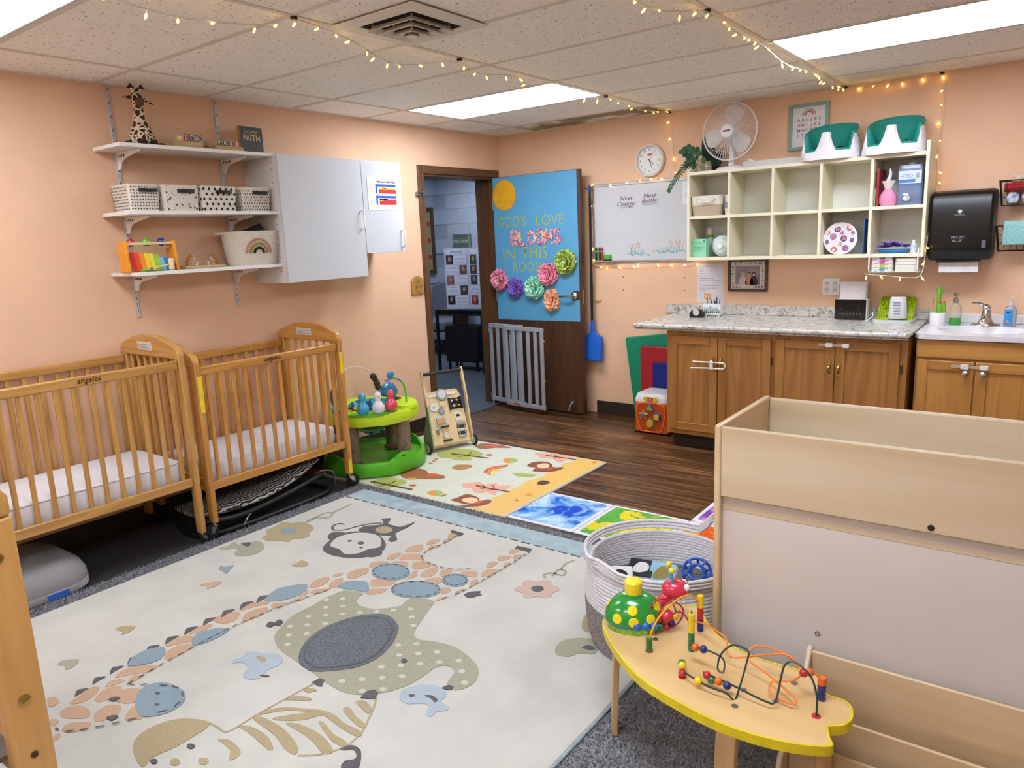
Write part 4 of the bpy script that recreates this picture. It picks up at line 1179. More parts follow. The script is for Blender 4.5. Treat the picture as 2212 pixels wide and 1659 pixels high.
m = MB(); m.tube(smooth_open([(0.19, -0.40, 0.10), (0.21, -0.2, 0.075), (0.21, 0.1, 0.10), (0.17, 0.40, 0.13)], 6), 0.017, 10); m.build('side_tube', BLACK, t)
m = MB(); m.tube(smooth_open([(-0.1, -0.40, 0.10), (-0.11, -0.2, 0.075), (-0.11, 0.1, 0.10), (-0.08, 0.40, 0.13)], 6), 0.017, 10); m.build('side_tube', BLACK, t)
MB().tube(smooth_open([(-0.12, -0.38, 0.02), (0.05, -0.42, 0.016), (0.2, -0.36, 0.02), (0.23, 0.0, 0.02), (0.2, 0.40, 0.02), (0.05, 0.46, 0.02), (-0.1, 0.42, 0.02)], 6), 0.014, 10).build('floor_ring', BLACK, t)
MB().tube(smooth_open([(0.2, -0.10, 0.08), (0.235, -0.17, 0.06), (0.235, -0.20, 0.02)], 6), 0.005, 8).build('wire_leg', STEEL, t)
MB().tube(smooth_open([(0.18, 0.38, 0.16), (0.21, 0.45, 0.14), (0.2, 0.47, 0.03)], 6), 0.005, 8).build('wire_leg', STEEL, t)
# ------------------------------------------------------------------ left wall: bracket shelves and what stands on them
SHW = mat('#e8e6e4', 0.4, noise=0.015)
S1, S2, S3 = 2.055, 1.722, 1.413            # shelf tops
t = thing('wall_shelf', 'white bracket wall shelves on two slotted metal tracks above the cribs', 'shelf', (0, -3.02, 0))
for zt in (S1, S2, S3):
    MB().bx(0.013, 0.292, -0.452, 0.46, zt-0.019, zt).build('shelf_board', SHW, t, bevel=0.0015)
TRK = mat('#c4c4ca', 0.4, 0.3, noise=0.02)
for y in (-0.333, 0.285):
    tr = MB().bx(0.0, 0.011, y-0.009, y+0.009, 1.163, 2.374).build('track', TRK, t, bevel=0.001)
    m = MB(); z = 1.19
    while z < 2.36:
        m.bx(0.0108, 0.0114, y-0.0015, y+0.0015, z, z+0.018); z += 0.034
    o = m.build('slots', BLACK, tr, smooth=0); o['kind'] = 'stuff'
    for zt in (S1, S2, S3):
        z = zt - 0.0195
        prof = [(0.012, 0), (0.25, 0), (0.253, -0.004), (0.25, -0.013), (0.15, -0.026), (0.09, -0.037), (0.06, -0.052), (0.04, -0.085), (0.012, -0.088)]
        b = MB().prism(prof, -0.004, 0.004, frame((0, y, z), (1, 0, 0), (0, 0, 1))).build('bracket', SHW, t, bevel=0.001)
        for k, c in enumerate(('#8a3020', '#8a5a30', '#555555', '#333333')):
            MB().bx(0.028+0.02*k, 0.028+0.02*k+0.011+0.003*(k % 2), y-0.0046, y-0.0041, z-0.025, z-0.012).build('printed_mark', mat(c, 0.6), b)

# plush giraffe
def giraffe_mat():
    m = bpy.data.materials.new('giraffe_fur'); m.use_nodes = True
    nt = m.node_tree; b = nt.nodes['Principled BSDF']; b.inputs['Roughness'].default_value = 0.95
    tc = nt.nodes.new('ShaderNodeTexCoord'); vo = nt.nodes.new('ShaderNodeTexVoronoi'); vo.feature = 'DISTANCE_TO_EDGE'; vo.inputs['Scale'].default_value = 34
    nt.links.new(tc.outputs['Object'], vo.inputs['Vector'])
    cr = nt.nodes.new('ShaderNodeValToRGB'); e = cr.color_ramp.elements
    e[0].position = 0.09; e[0].color = lin('#d9c9ae'); e[1].position = 0.13; e[1].color = lin('#3f2416')
    nt.links.new(vo.outputs['Distance'], cr.inputs['Fac']); nt.links.new(cr.outputs['Color'], b.inputs['Base Color'])
    return m
GF = giraffe_mat(); GT = mat('#d9c9ae', 0.95); GB = mat('#33211a', 0.95, noise=0.2, scale=200, bump=0.5); GM = mat('#5f4330', 0.95, noise=0.1, scale=150)
t = thing('plush_giraffe', 'seated plush giraffe with spotted neck on the top shelf', 'stuffed animal', (0.15, -3.275, S1))
prof = [(0.0, 0.002), (0.052, 0.006), (0.066, 0.03), (0.063, 0.06), (0.050, 0.09), (0.036, 0.12), (0.028, 0.15), (0.024, 0.18), (0.0225, 0.2), (0.026, 0.215), (0.031, 0.235), (0.030, 0.255), (0.022, 0.272), (0.0, 0.28)]
MB().lathe(prof, 20).build('body', GF, t, smooth=70)
MB().ball((0.038, -0.008, 0.222), (0.027, 0.021, 0.024)).build('muzzle', GM, t)
for s in (-1, 1):
    e = MB(); e.loft([[(0.008+0.006*math.cos(a), s*(0.024+0.055*u), 0.245 - (0.012 if s > 0 else 0.0)*u*2 + 0.012*math.sin(a)*(1-u*0.85)*(0.6+1.4*u if u < 0.4 else 1)) for a in [2*PI*k/8 for k in range(8)]] for u in (0, 0.25, 0.5, 0.8, 1.0)])
    e.build('ear', GF, t, smooth=60)
    h = MB().tube([(0.0, s*0.014, 0.265), (0.0, s*0.026, 0.298)], 0.0075, 10).build('horn', GT, t)
    m = MB(); rr = random.Random(5)
    for i in range(40):
        a, b_ = rr.random()*6.28, rr.random()*1.6
        d = Vector((math.cos(a)*math.sin(b_), math.sin(a)*math.sin(b_), math.cos(b_)))
        m.tube([Vector((0, s*0.027, 0.294)), Vector((0, s*0.027, 0.296)) + d*0.019], 0.0035, 5, r2=0.0008)
    o = m.build('tuft', GB, h); o['kind'] = 'stuff'
    MB().ball((0.03, s*0.024, 0.242), 0.0035, 8, 6).build('eye', BLACK, t)
    MB().ball((0.07, s*0.028 - 0.005, 0.018), (0.022, 0.019, 0.0175)).build('foot', GB, t)
    MB().ball((0.02, s*0.088, 0.013), (0.028, 0.022, 0.0125)).build('foot', GB, t)
m = MB(); rr = random.Random(8)
for i in range(40):
    a = rr.random()*6.28; d = Vector((math.cos(a)*0.5, math.sin(a)*0.6, 1)).normalized()
    m.tube([Vector((0.006, 0, 0.275)), Vector((0.006, 0, 0.275)) + d*0.018], 0.003, 5, r2=0.0006)
o = m.build('forelock', GB, t); o['kind'] = 'stuff'

# letter cubes on little wooden planks
RAW = wood('#c7ab7e', '#a88a5c', 'y', 5.0, 0.6, 0, 30)
def plank_block(loc, L, D, Hh, label, rz=0):
    o = MB().bx(-D/2, D/2, -L/2, L/2, 0, Hh).build('plank_block', RAW, None, loc, bevel=0.004)
    o.rotation_euler = (0, 0, rz)
    return tag(o, label, 'wooden block', 'wooden plank blocks on the top shelf')
plank_block((0.205, -3.06, S1+0.0003), 0.165, 0.05, 0.038, 'thick wooden plank block under the W I L D letter cubes')
plank_block((0.115, -2.968, S1+0.0003), 0.165, 0.05, 0.030, 'lower wooden plank block of the pair under the A N D letter cubes')
plank_block((0.115, -2.968, S1+0.0306), 0.165, 0.05, 0.034, 'upper wooden plank block of the pair under the A N D letter cubes')
plank_block((0.185, -2.80, S1+0.0003), 0.175, 0.05, 0.033, 'wooden plank block under the F R E E letter cubes')
def letter_cube(ch, c, loc, label, s=0.029):
    t = thing('letter_cube', label, 'letter block', loc, 0, 'wooden letter cubes on the top shelf')
    MB().box((0, 0, s/2), (s, s, s)).build('cube', mat('#cdb892', 0.6), t, bevel=0.002)
    col = mat(c, 0.5)
    e = s*0.42
    MB().bx(s/2-0.001, s/2+0.0004, -e, e, s/2-e, s/2+e).build('face_panel', col, t)
    text(ch, s*0.85, mat('#e9e4d8', 0.5), t, onleft(s/2+0.0008, 0, s/2), bold=0.0008)
for i, (ch, c, cn) in enumerate((('W', '#d8c050', 'yellow'), ('I', '#8a3048', 'maroon'), ('L', '#3a3f6a', 'navy'), ('D', '#4a4a78', 'violet'))):
    letter_cube(ch, c, (0.205, -3.108+i*0.032+0.006, S1+0.0386), '%s letter cube showing %s in the word WILD' % (cn, ch))
for i, (ch, c, cn) in enumerate((('A', '#b03040', 'red'), ('N', '#2f5a3a', 'green'), ('D', '#26305a', 'navy'))):
    letter_cube(ch, c, (0.115, -3.015+i*0.040, S1+0.0649), '%s letter cube showing %s in the word AND' % (cn, ch))
for i, (ch, c, cn) in enumerate((('F', '#2f6a40', 'green, first'), ('R', '#2f5a3a', 'dark green'), ('E', '#a82838', 'red, third'), ('E', '#b02a3a', 'red, last'))):
    letter_cube(ch, c, (0.185, -2.86+i*0.038, S1+0.0336), '%s letter cube showing %s in the word FREE' % (cn, ch))
# plaque
t = thing('sign_plaque', 'small black wooden FAITH plaque leaning at the end of the top shelf', 'sign', (0.10, -2.585, S1+0.0004), 0.12)
MB().bx(-0.012, 0.012, -0.085, 0.085, 0, 0.168).build('board', mat('#a8803e', 0.6), t, bevel=0.001)
MB().bx(0.012, 0.0124, -0.084, 0.084, 0.001, 0.167).build('face', mat('#1a1512', 0.5, noise=0.2), t)
GOLD = mat('#c9a866', 0.5); DIM = mat('#6f5c40', 0.6)
text('Let your', 0.030, GOLD, t, onleft(0.013, -0.005, 0.140), shear=0.3)
text('FAITH', 0.048, GOLD, t, onleft(0.013, 0, 0.102), bold=0.001)
text('be bigger', 0.026, DIM, t, onleft(0.013, -0.01, 0.067), shear=0.3)
text('than your', 0.020, DIM, t, onleft(0.013, 0.02, 0.045), shear=0.3)
text('FEARS', 0.026, mat('#4a3c2c', 0.6), t, onleft(0.013, 0, 0.020))

# patterned fabric bins
FAB = mat('#d8d2c6', 0.85, noise=0.03, bump=0.1, bscale=120)
def star(c, r, n=5, a0=PI/2):
    return [(c[0] + (r if i % 2 == 0 else r*0.42)*math.cos(a0+i*PI/n), c[1] + (r if i % 2 == 0 else r*0.42)*math.sin(a0+i*PI/n)) for i in range(2*n)]
def fabric_bin(y0, y1, pat, label, seed):
    rr = random.Random(seed)
    w_, d_, h_ = y1-y0, 0.20, 0.136
    t = thing('storage_bin', label, 'storage bin', (0.165, (y0+y1)/2, S2+0.0004), rr.uniform(-0.03, 0.03), 'patterned fabric bins on the middle shelf')
    sag = 0.006
    outer = []; n = 3
    def loop(s, z, inset=0.0):
        a, b_ = d_/2*s - inset, w_/2*s - inset
        return [(p[0], p[1], z) for p in rrect(-a, a, -b_, b_, 0.02, 3)]
    loops = [loop(0.93, 0), loop(0.95, 0.04), loop(0.985, 0.09), loop(1.0, h_), loop(1.0, h_, 0.004), loop(0.97, 0.03, 0.005), loop(0.93, 0.012, 0.006)]
    MB().loft(loops).build('body', FAB, t, smooth=50)
    m = MB()
    PR = mat('#1b1a1b', 0.8)
    def put(face, poly, c):
        cx, cz = c
        s = 0.93 + 0.07*min(1, (cz/h_))
        if face == 'f':
            m.plate([(p[0], p[1]) for p in poly], 0.0016, frame((d_/2*s, 0, 0), (0, 1, 0), (0, 0, 1)))
        else:
            m.plate([(p[0], p[1]) for p in poly], 0.0016, frame((0, -w_/2*s, 0), (1, 0, 0), (0, 0, 1)))
    for face, half in (('f', w_/2*0.86), ('s', d_/2*0.86)):
        if pat == 'plus':
            z = 0.012; r = 0
            while z < h_-0.004:
                x = -half + (0.0 if r % 2 else 0.0)
                while x <= half:
                    a, b_ = 0.0042, 0.0013
                    put(face, [(x-a, z-b_), (x-b_, z-b_), (x-b_, z-a), (x+b_, z-a), (x+b_, z-b_), (x+a, z-b_), (x+a, z+b_), (x+b_, z+b_), (x+b_, z+a), (x-b_, z+a), (x-b_, z+b_), (x-a, z+b_)], (x, z))
                    x += 0.0145
                z += 0.0155; r += 1
        elif pat == 'star':
            for i in range(60):
                x, z = rr.uniform(-half, half), rr.uniform(0.006, h_-0.006)
                put(face, star((x, z), 0.0075 if i % 5 == 0 else 0.0033, 5, rr.random()), (x, z))
        elif pat == 'dot':
            z = 0.012; r = 0
            while z < h_-0.004:
                x = -half + (0.016 if r % 2 else 0)
                while x <= half:
                    put(face, [(x+0.0072*math.cos(k*PI/5), z+0.0082*math.sin(k*PI/5)) for k in range(10)], (x, z)); x += 0.034
                z += 0.027; r += 1
        else:
            z = 0.010; r = 0
            while z < h_-0.004:
                x = -half + (0.007 if r % 2 else 0)
                while x <= half:
                    put(face, [(x+0.0028*math.cos(k*PI/4), z+0.0062*math.sin(k*PI/4)) for k in range(8)], (x, z)); x += 0.0165
                z += 0.0175; r += 1
    o = m.build('print', PR, t, smooth=0); o['kind'] = 'stuff'
    hl = 0.05
    pts = [(d_/2*0.99, -hl, h_-0.03), (d_/2+0.012, -hl*0.5, h_-0.031), (d_/2+0.014, 0, h_-0.032), (d_/2+0.012, hl*0.5, h_-0.031), (d_/2*0.99, hl, h_-0.03)]
    loops = [[Vector(p)+Vector(q) for q in ((0, 0, -0.009), (0.003, 0, -0.009), (0.003, 0, 0.009), (0, 0, 0.009))] for p in pts]
    MB().loft(loops, M=T(0, w_*0.12, 0)).build('handle', mat('#17171a', 0.55), t)
    return t
fabric_bin(-3.44, -3.278, 'plus', 'fabric bin printed with small black plus signs', 1)
fabric_bin(-3.268, -3.056, 'star', 'fabric bin printed with black stars', 2)
fabric_bin(-3.044, -2.824, 'dot', 'fabric bin printed with large black polka dots', 3)
fabric_bin(-2.792, -2.596, 'dash', 'fabric bin printed with short black dashes at the shelf end', 4)
o = MB(); rr = random.Random(4)
for i in range(26):
    a, b_ = rr.random()*6.28, rr.random()*1.3
    d = Vector((math.cos(a)*math.sin(b_), math.sin(a)*math.sin(b_), math.cos(b_)))
    o.tube([(0, 0, 0.02), d*0.04 + Vector((0, 0, 0.02))], 0.006, 6, r2=0.003)
o.ball((0, 0, 0.02), 0.028)
tag(o.build('spiky_ball', mat('#e0907c', 0.6), None, (0.165, -3.19, S2+0.098)), 'pink spiky ball peeking out of the star-printed bin', 'ball')
t = thing('caterpillar_toy', 'green and purple plush caterpillar toy peeking out of the polka-dot bin', 'stuffed animal', (0.165, -3.0, S2+0.1))
for i, (dy, c) in enumerate(((-0.025, '#9aa83a'), (0.0, '#2a2a3a'), (0.022, '#8a78b0'))):
    MB().ball((0, dy, 0.022+0.006*(i % 2)), 0.02).build('segment', mat(c, 0.8), t)
tag(MB().loft([[(p[0], p[1], z) for p in rrect(-0.03*s, 0.03*s, -0.03*s, 0.03*s, 0.01, 3)] for s, z in ((0.8, 0), (1, 0.02), (0.9, 0.045))]).build('folded_cloth', mat('#e4e0da', 0.85), None, (0.16, -2.885, S2+0.10)), 'white folded cloth sticking up from the polka-dot bin', 'cloth')

# rope basket with rainbow, and the books in it
def coil_basket(t, rx, ry, zs, n, mats, rfun, rope, name='coil', nseg=40):
    for i in range(n):
        z = rope + i*rope*1.85
        s = rfun(i/(n-1))
        pts = [(rx*s*math.cos(a), ry*s*math.sin(a), z) for a in [2*PI*k/nseg for k in range(nseg)]]
        MB().tube(pts, rope, 6, closed=True).build(name, mats(i/(n-1)), t, smooth=60)
t = thing('rope_basket', 'cream rope basket with a rainbow patch and side handles on the bottom shelf', 'basket', (0.163, -2.70, S3+0.0003), -0.25)
ROPE = mat('#ddd5c6', 0.9, noise=0.05, scale=120, bump=0.4, bscale=200)
rf = lambda u: 0.83 + 0.17*u**0.7
NC_, RP_ = 26, 0.0041
coil_basket(t, 0.128, 0.168, None, NC_, lambda u: ROPE, rf, RP_)
MB().lathe([(0.0, 0.0), (1.0, 0.0), (1.0, 0.006)], 32, Matrix.Diagonal((0.108, 0.14, 1, 1))).build('bottom', ROPE, t)
for s in (-1, 1):
    z = 0.186
    MB().tube(smooth_open([(0.03, s*0.155, z), (0.03, s*0.185, z), (0.0, s*0.205, z+0.002), (-0.03, s*0.185, z), (-0.03, s*0.155, z)], 5), 0.0065, 8).build('handle', ROPE, t)
for r_, c in ((0.070, '#b5857c'), (0.048, '#9a8238'), (0.026, '#1d1c1c')):
    pts = []
    for k in range(13):
        a = PI*k/12
        y, z = r_*math.cos(a)*1.05, 0.07 + r_*math.sin(a)*1.15
        u = min(1, z/0.19); s = rf(u)
        pts.append((0.128*s*math.sqrt(max(0, 1-(y/(0.168*s))**2))+0.0045, y, z))
    MB().tube(pts, 0.0075, 8).build('rainbow_arch', mat(c, 0.9), t)
bk = [('#b03838', 0.02), ('#d8c83a', 0.25), ('#3a4f8a', 0.4), ('#d0d0d2', 0.55), ('#1f2024', 0.7)]
for i, (c, a) in enumerate(bk):
    t = thing('board_book', '%s board book tilted in the rainbow rope basket' % ['red', 'yellow', 'blue', 'white', 'black'][i], 'book', M=T(0.13+0.008*i, -2.70+0.008*i, S3+0.15) @ rotm(0, 0.9, 0.3) @ rotm(0.9-0.08*i, 0, 0))
    cov = MB().bx(-0.055, 0.055, -0.06, 0.06, 0.0+0.013*i, 0.010+0.013*i).build('cover', mat(c, 0.4), t, bevel=0.001)
    MB().bx(-0.053, 0.053, -0.0605, 0.0, 0.002+0.013*i, 0.008+0.013*i).build('pages', mat('#e6e2d6', 0.7), t)

# xylophone bench with balls
t = thing('xylophone', 'rainbow xylophone pounding bench with orange ends on the bottom shelf', 'toy', (0.2, -3.35, S3+0.0004), -0.04)
OR = mat('#e8981c', 0.4, coat=0.2)
for s in (-1, 1):
    MB().prism([(-0.05, 0), (0.045, 0), (0.04, 0.08), (0.035, 0.15), (0.03, 0.158), (-0.04, 0.158), (-0.05, 0.15)], -0.008, 0.008, frame((0, s*0.127, 0), (1, 0, 0), (0, 0, 1))).build('side_panel', OR, t, bevel=0.003)
MB().bx(0.012, 0.030, -0.12, 0.12, 0.138, 0.152).build('front_bar', mat('#d9c79a', 0.5), t, bevel=0.002)
MB().bx(-0.04, 0.0, -0.12, 0.12, 0.12, 0.130).build('ball_shelf', mat('#d9c79a', 0.5), t)
for y, c in ((-0.08, '#b82430'), (0.0, '#6ab02a'), (0.08, '#1f48a8')):
    MB().ball((-0.012, y, 0.152), 0.0215).build('ball', mat(c, 0.25, coat=0.5), t)
cols = ['#b92a22', '#d8481e', '#e8842a', '#e8c22a', '#d8d23a', '#8fc23a', '#78b8d8', '#3a78c8', '#7a3a98']
for i, c in enumerate(cols):
    y = -0.116 + 0.232*i/9
    hgt = 0.104 - 0.03*(i/8)**1.3 if i < 6 else 0.076 - 0.001*i
    MB().prism([(0.046, 0.006), (0.049, 0.006), (0.022, hgt), (0.019, hgt)], 0.0, 0.0235, frame((0, y+0.0245, 0), (1, 0, 0), (0, 0, 1)) ).build('tone_bar', mat(c, 0.35), t)
MB().bx(0.005, 0.03, -0.12, 0.12, 0.002, 0.03).build('resonator', mat('#cfc1a0', 0.6), t)
t2 = thing('xylophone_mallet', 'small wooden mallet with a green grip resting on the xylophone', 'mallet', (0.264, -3.34, S3+0.0004))
MB().cyl((0, -0.088, 0.007), (0, 0.07, 0.034), 0.005, 10).build('stick', mat('#dcc596', 0.5), t2)
MB().cyl((0, -0.094, 0.006), (0, -0.05, 0.0135), 0.0062, 10).build('grip', mat('#6cc03a', 0.4), t2)
MB().cyl((0, -0.046, 0.0141), (0, -0.034, 0.0163), 0.0062, 10).build('band', mat('#2a4aa8', 0.4), t2)
MB().lathe([(0.001, -0.032), (0.012, -0.03), (0.0155, -0.02), (0.013, -0.008), (0.0145, 0), (0.013, 0.008), (0.0155, 0.02), (0.012, 0.03), (0.001, 0.032)], 16, T(0, 0.072, 0.034)).build('head', mat('#e6d2a4', 0.45), t2, smooth=70)
t = thing('toy_horn', 'little pale wooden horn toy beside the xylophone', 'toy', (0.12, -3.455, S3+0.002))
MB().lathe([(0.004, 0.0), (0.005, 0.02), (0.012, 0.03), (0.02, 0.034)], 14, frame((0, -0.02, 0.055), (0, 0, 1), (1, 0, 0))).build('bell', mat('#cfc2a8', 0.4), t)
MB().lathe([(0.022, 0), (0.024, 0.01), (0.02, 0.035), (0.008, 0.04)], 14).build('foot', mat('#bfae8c', 0.5), t)

# rainbow bead abacus
t = thing('bead_rainbow', 'wooden rainbow wire bead abacus on the bottom shelf', 'toy', (0.16, -3.025, S3+0.0004))
MB().bx(-0.035, 0.035, -0.125, 0.125, 0, 0.014).build('base', wood('#cdb58c', '#ad9468', 'y', 4, 0.6, 0, 25), t, bevel=0.003)
for R_, (c, nb, rb) in zip((0.095, 0.066, 0.038), (('#a8713e', 4, 0.0095), ('#c9ac82', 3, 0.009), ('#d8cfbe', 2, 0.007))):
    w_ = MB().tube([(0, R_*math.cos(a), 0.012+R_*math.sin(a)*0.98) for a in [PI*k/16 for k in range(17)]], 0.0016, 6).build('wire', mat('#8e8c8a', 0.4, 0.6), t)
    for s in (0, 1):
        for k in range(nb):
            a = 0.12 + k*2*rb/R_
            a = PI - a if s else a
            MB().ball((0, R_*math.cos(a), 0.012+R_*0.98*math.sin(a)), rb, 12, 8).build('bead', mat(c, 0.45), t)

# ------------------------------------------------------------------ white wall cabinets
CAB = mat('#c9ccd2', 0.35, noise=0.01)
CABS = mat('#d9d5d2', 0.45, noise=0.01)
def wall_cabinet(label, y0, y1, z0, z1, hy, hz):
    t = thing('wall_cabinet', label, 'cabinet', (0, (y0+y1)/2, z0))
    w_, h_ = (y1-y0)/2, z1-z0
    MB().bx(0, 0.31, -w_+0.001, w_-0.001, 0, h_).build('body', CABS, t, bevel=0.0015)
    d = MB().bx(0.312, 0.331, -w_, w_, 0.0, h_).build('door', CAB, t, bevel=0.0015)
    c = (y0+y1)/2
    MB().tube(smooth_open([(0.331, hy-c, hz-z0), (0.352, hy-c, hz-z0+0.002), (0.362, hy-c, hz-z0-0.012), (0.362, hy-c, hz-z0-0.098), (0.352, hy-c, hz-z0-0.112), (0.331, hy-c, hz-z0-0.11)], 4), 0.0055, 8).build('handle', WHITE, d)
    return t
c1_ = wall_cabinet('larger white wall cabinet with pegged side holes beside the shelves', -2.58, -1.936, 1.295, 2.05, -1.965, 1.72)
m = MB()
for z in [0.03+0.04*k for k in range(18)]:
    for x in (0.035, 0.27):
        m.lathe([(0.0028, -0.0006), (0.0028, 0.0006)], 8, frame((x, -0.322, z), (1, 0, 0), (0, 0, 1)))
o = m.build('peg_holes', mat('#5a5652', 0.8), c1_); o['kind'] = 'stuff'
wall_cabinet('smaller white wall cabinet next to the door with a weather chart', -1.932, -1.57, 1.444, 2.048, -1.60, 1.59)
t = thing('weather_chart', 'taped paper Child Care Weather Watch chart on the smaller white cabinet', 'poster', (0.3325, -1.752, 1.73), 0)
MB().bx(0, 0.0006, -0.137, 0.137, 0, 0.217).build('sheet', mat('#e2e4ea', 0.5), t)
PB, PR_, PY, PK = mat('#2450b8', 0.5), mat('#c02a30', 0.5), mat('#e8d62a', 0.5), mat('#1c2a24', 0.5)
text('Child Care Weather Watch', 0.021, mat('#2a3a8a', 0.5), t, onleft(0.0012, 0.035, 0.185), bold=0.0004, sx=0.72)
def bar(y0, y1, z0, z1, mt, d=0.0012, nm='chart_block'):
    MB().bx(0.0005, d, y0, y1, z0, z1).build(nm, mt, t)
for zb in (0.108, 0.033):
    bar(-0.065, 0.123, zb+0.045, zb+0.060, PB); bar(-0.065, -0.05, zb, zb+0.045, PB)
    bar(-0.035, 0.123, zb, zb+0.026, PR_); bar(-0.035, 0.0, zb+0.026, zb+0.031, PY); bar(0.0, 0.123, zb+0.026, zb+0.036, PY if zb > 0.1 else PR_); bar(-0.035, 0.04, zb+0.031, zb+0.040, PK if zb < 0.1 else PY)
bar(-0.055, -0.045, 0.096, 0.103, PK); bar(0.02, 0.03, 0.096, 0.103, PY); bar(0.08, 0.09, 0.096, 0.103, PR_)
for k in range(14):
    bar(-0.125, -0.085 + 0.01*math.sin(k*2.3), 0.03+k*0.011, 0.032+k*0.011, mat('#a8abb4', 0.6), 0.0009, 'text_line')
# key-hook plaque
t = thing('hook_plaque', 'small wooden plaque with brass hooks beside the door frame', 'hook rack', (0.001, -1.141, 1.098))
prof = [(-0.062, 0), (0.062, 0), (0.068, 0.02), (0.066, 0.11), (0.05, 0.128), (0.03, 0.14), (0, 0.145), (-0.03, 0.14), (-0.05, 0.128), (-0.066, 0.11), (-0.068, 0.02)]
MB().prism(prof, 0, 0.014, frame((0, 0, 0), (0, 1, 0), (0, 0, 1))).build('board', wood('#b98a44', '#94682e', 'z', 5, 0.4, 0.2, 20), t, bevel=0.003)
for y, z in ((0.0, 0.112), (-0.022, 0.07), (0.022, 0.07), (0.0, 0.022)):
    MB().tube(smooth_open([(0.014, y, z+0.008), (0.03, y, z+0.004), (0.034, y, z-0.008), (0.024, y, z-0.014), (0.02, y, z-0.006)], 4), 0.003, 6).build('hook', BRASS, t)
# ------------------------------------------------------------------ activity centre (exersaucer)
LIME = mat('#c0dc22', 0.38, noise=0.02); GRN = mat('#58b426', 0.4, noise=0.03); BRN = mat('#7d6955', 0.5, noise=0.04); TEAL = mat('#2f9fc0', 0.3, coat=0.3); CORAL = mat('#d84a5a', 0.3, coat=0.3)
t = thing('activity_centre', 'green and lime baby activity centre with bird toys beside the crib', 'activity centre', (0.37, -2.045, 0.0134))
def octo(r, z, k=0.16, n=8, rot=PI/8, sub=4):
    c = [(r*math.cos(rot+2*PI*i/n), r*math.sin(rot+2*PI*i/n)) for i in range(n)]
    out = []
    for i in range(n):
        a, p, b_ = c[i-1], c[i], c[(i+1) % n]
        q0 = [p[j]+(a[j]-p[j])*k*2 for j in (0, 1)]; q1 = [p[j]+(b_[j]-p[j])*k*2 for j in (0, 1)]
        for s in range(sub):
            u = s/(sub-1)
            out.append((q0[0]*(1-u)**2+2*p[0]*u*(1-u)+q1[0]*u*u, q0[1]*(1-u)**2+2*p[1]*u*(1-u)+q1[1]*u*u, z))
    return out
def wave(l, amp):
    return [(p[0], p[1], p[2] + amp*max(0, math.cos(4*math.atan2(p[1], p[0]) + PI*0.1))) for p in l]
loops = [octo(0.355, 0.002), octo(0.375, 0.02), octo(0.367, 0.085), wave(octo(0.362, 0.095), 0.05), wave(octo(0.346, 0.098), 0.05), octo(0.34, 0.075), octo(0.24, 0.045), octo(0.08, 0.05)]
MB().loft(loops).build('base', GRN, t, smooth=55)
POSTS = [(0.262, 0.03), (-0.05, 0.22), (0.075, -0.255), (-0.24, -0.15)]
for i, (x, y) in enumerate(POSTS):
    MB().lathe([(0.062, 0.06), (0.062, 0.075), (0.05, 0.085), (0.045, 0.09)], 20, T(x, y, 0)).build('post_foot', mat('#5d4b3c', 0.5), t)
    p = MB().lathe([(0.046, 0.085), (0.046, 0.235), (0.0485, 0.236), (0.0485, 0.30), (0.044, 0.302), (0.044, 0.345)], 20, T(x, y, 0)).build('post', BRN, t, smooth=35)
    a0 = math.atan2(-0.7, 0.7)
    for k in range(2):
        pts = [(x+0.0465*math.cos(a0+0.35*math.sin(u*PI)*(1 if k else -1)), y+0.0465*math.sin(a0+0.35*math.sin(u*PI)*(1 if k else -1)), 0.13+0.03*k+0.035*u) for u in [q/8 for q in range(9)]]
        MB().tube(pts, 0.002, 5).build('groove', mat('#40342a', 0.7), p)
# tray
loops = [octo(0.30, 0.335), octo(0.335, 0.338), octo(0.345, 0.36), octo(0.345, 0.40), octo(0.335, 0.415), octo(0.25, 0.412), octo(0.165, 0.405), octo(0.158, 0.39), octo(0.158, 0.345)]
tr = MB().loft(loops, cap0=False, cap1=False)
tr.build('tray', LIME, t, smooth=50)
SEAT = mat('#1f4a78', 0.85, noise=0, hex2='#4fb0b8', scale=26, lo=0.48, hi=0.52)
MB().loft([octo(0.157, 0.405), octo(0.165, 0.425), octo(0.145, 0.435), octo(0.125, 0.40), octo(0.10, 0.27), octo(0.07, 0.23)], cap0=False).build('fabric_seat', SEAT, t, smooth=60)
MB().lathe([(0.0, 0), (0.075, 0), (0.07, 0.02), (0.04, 0.028)], 20, T(0.245, 0.09, 0.412)).build('corner_pod', LIME, t)
MB().prism(smooth_closed([(0.13, -0.31), (0.27, -0.2), (0.30, -0.06), (0.26, -0.02), (0.20, -0.10), (0.10, -0.22)], 4), 0.41, 0.424, None).build('toy_plate', mat('#57b52a', 0.35), t)
def bird(x, y, c, hh, tail=None, crest=None):
    b = MB().lathe([(0.0, 0.0), (0.022, 0.002), (0.032, 0.018), (0.031, 0.04), (0.018, 0.06), (0.0135, 0.068), (0.019, 0.08), (0.0195, 0.094), (0.012, 0.107), (0.0, 0.112)], 18, T(x, y, hh) @ Matrix.Scale(1.28, 4)).build('bird_toy', mat(c, 0.25, coat=0.4), t, smooth=70)
    ex, ey = x+0.0173, y-0.0173
    MB().ball((ex, ey, hh+0.118), 0.0028, 6, 5).build('eye', BLACK, b)
    MB().ball((ex+0.002, ey+0.005, hh+0.110), (0.006, 0.004, 0.003), 8, 6).build('beak', mat('#c87a2a', 0.4), b)
    if tail:
        MB().ball((x-0.018, y-0.04, hh+0.05), (0.012, 0.02, 0.016), 10, 7).build('wing', mat(tail, 0.4), b)
    return b
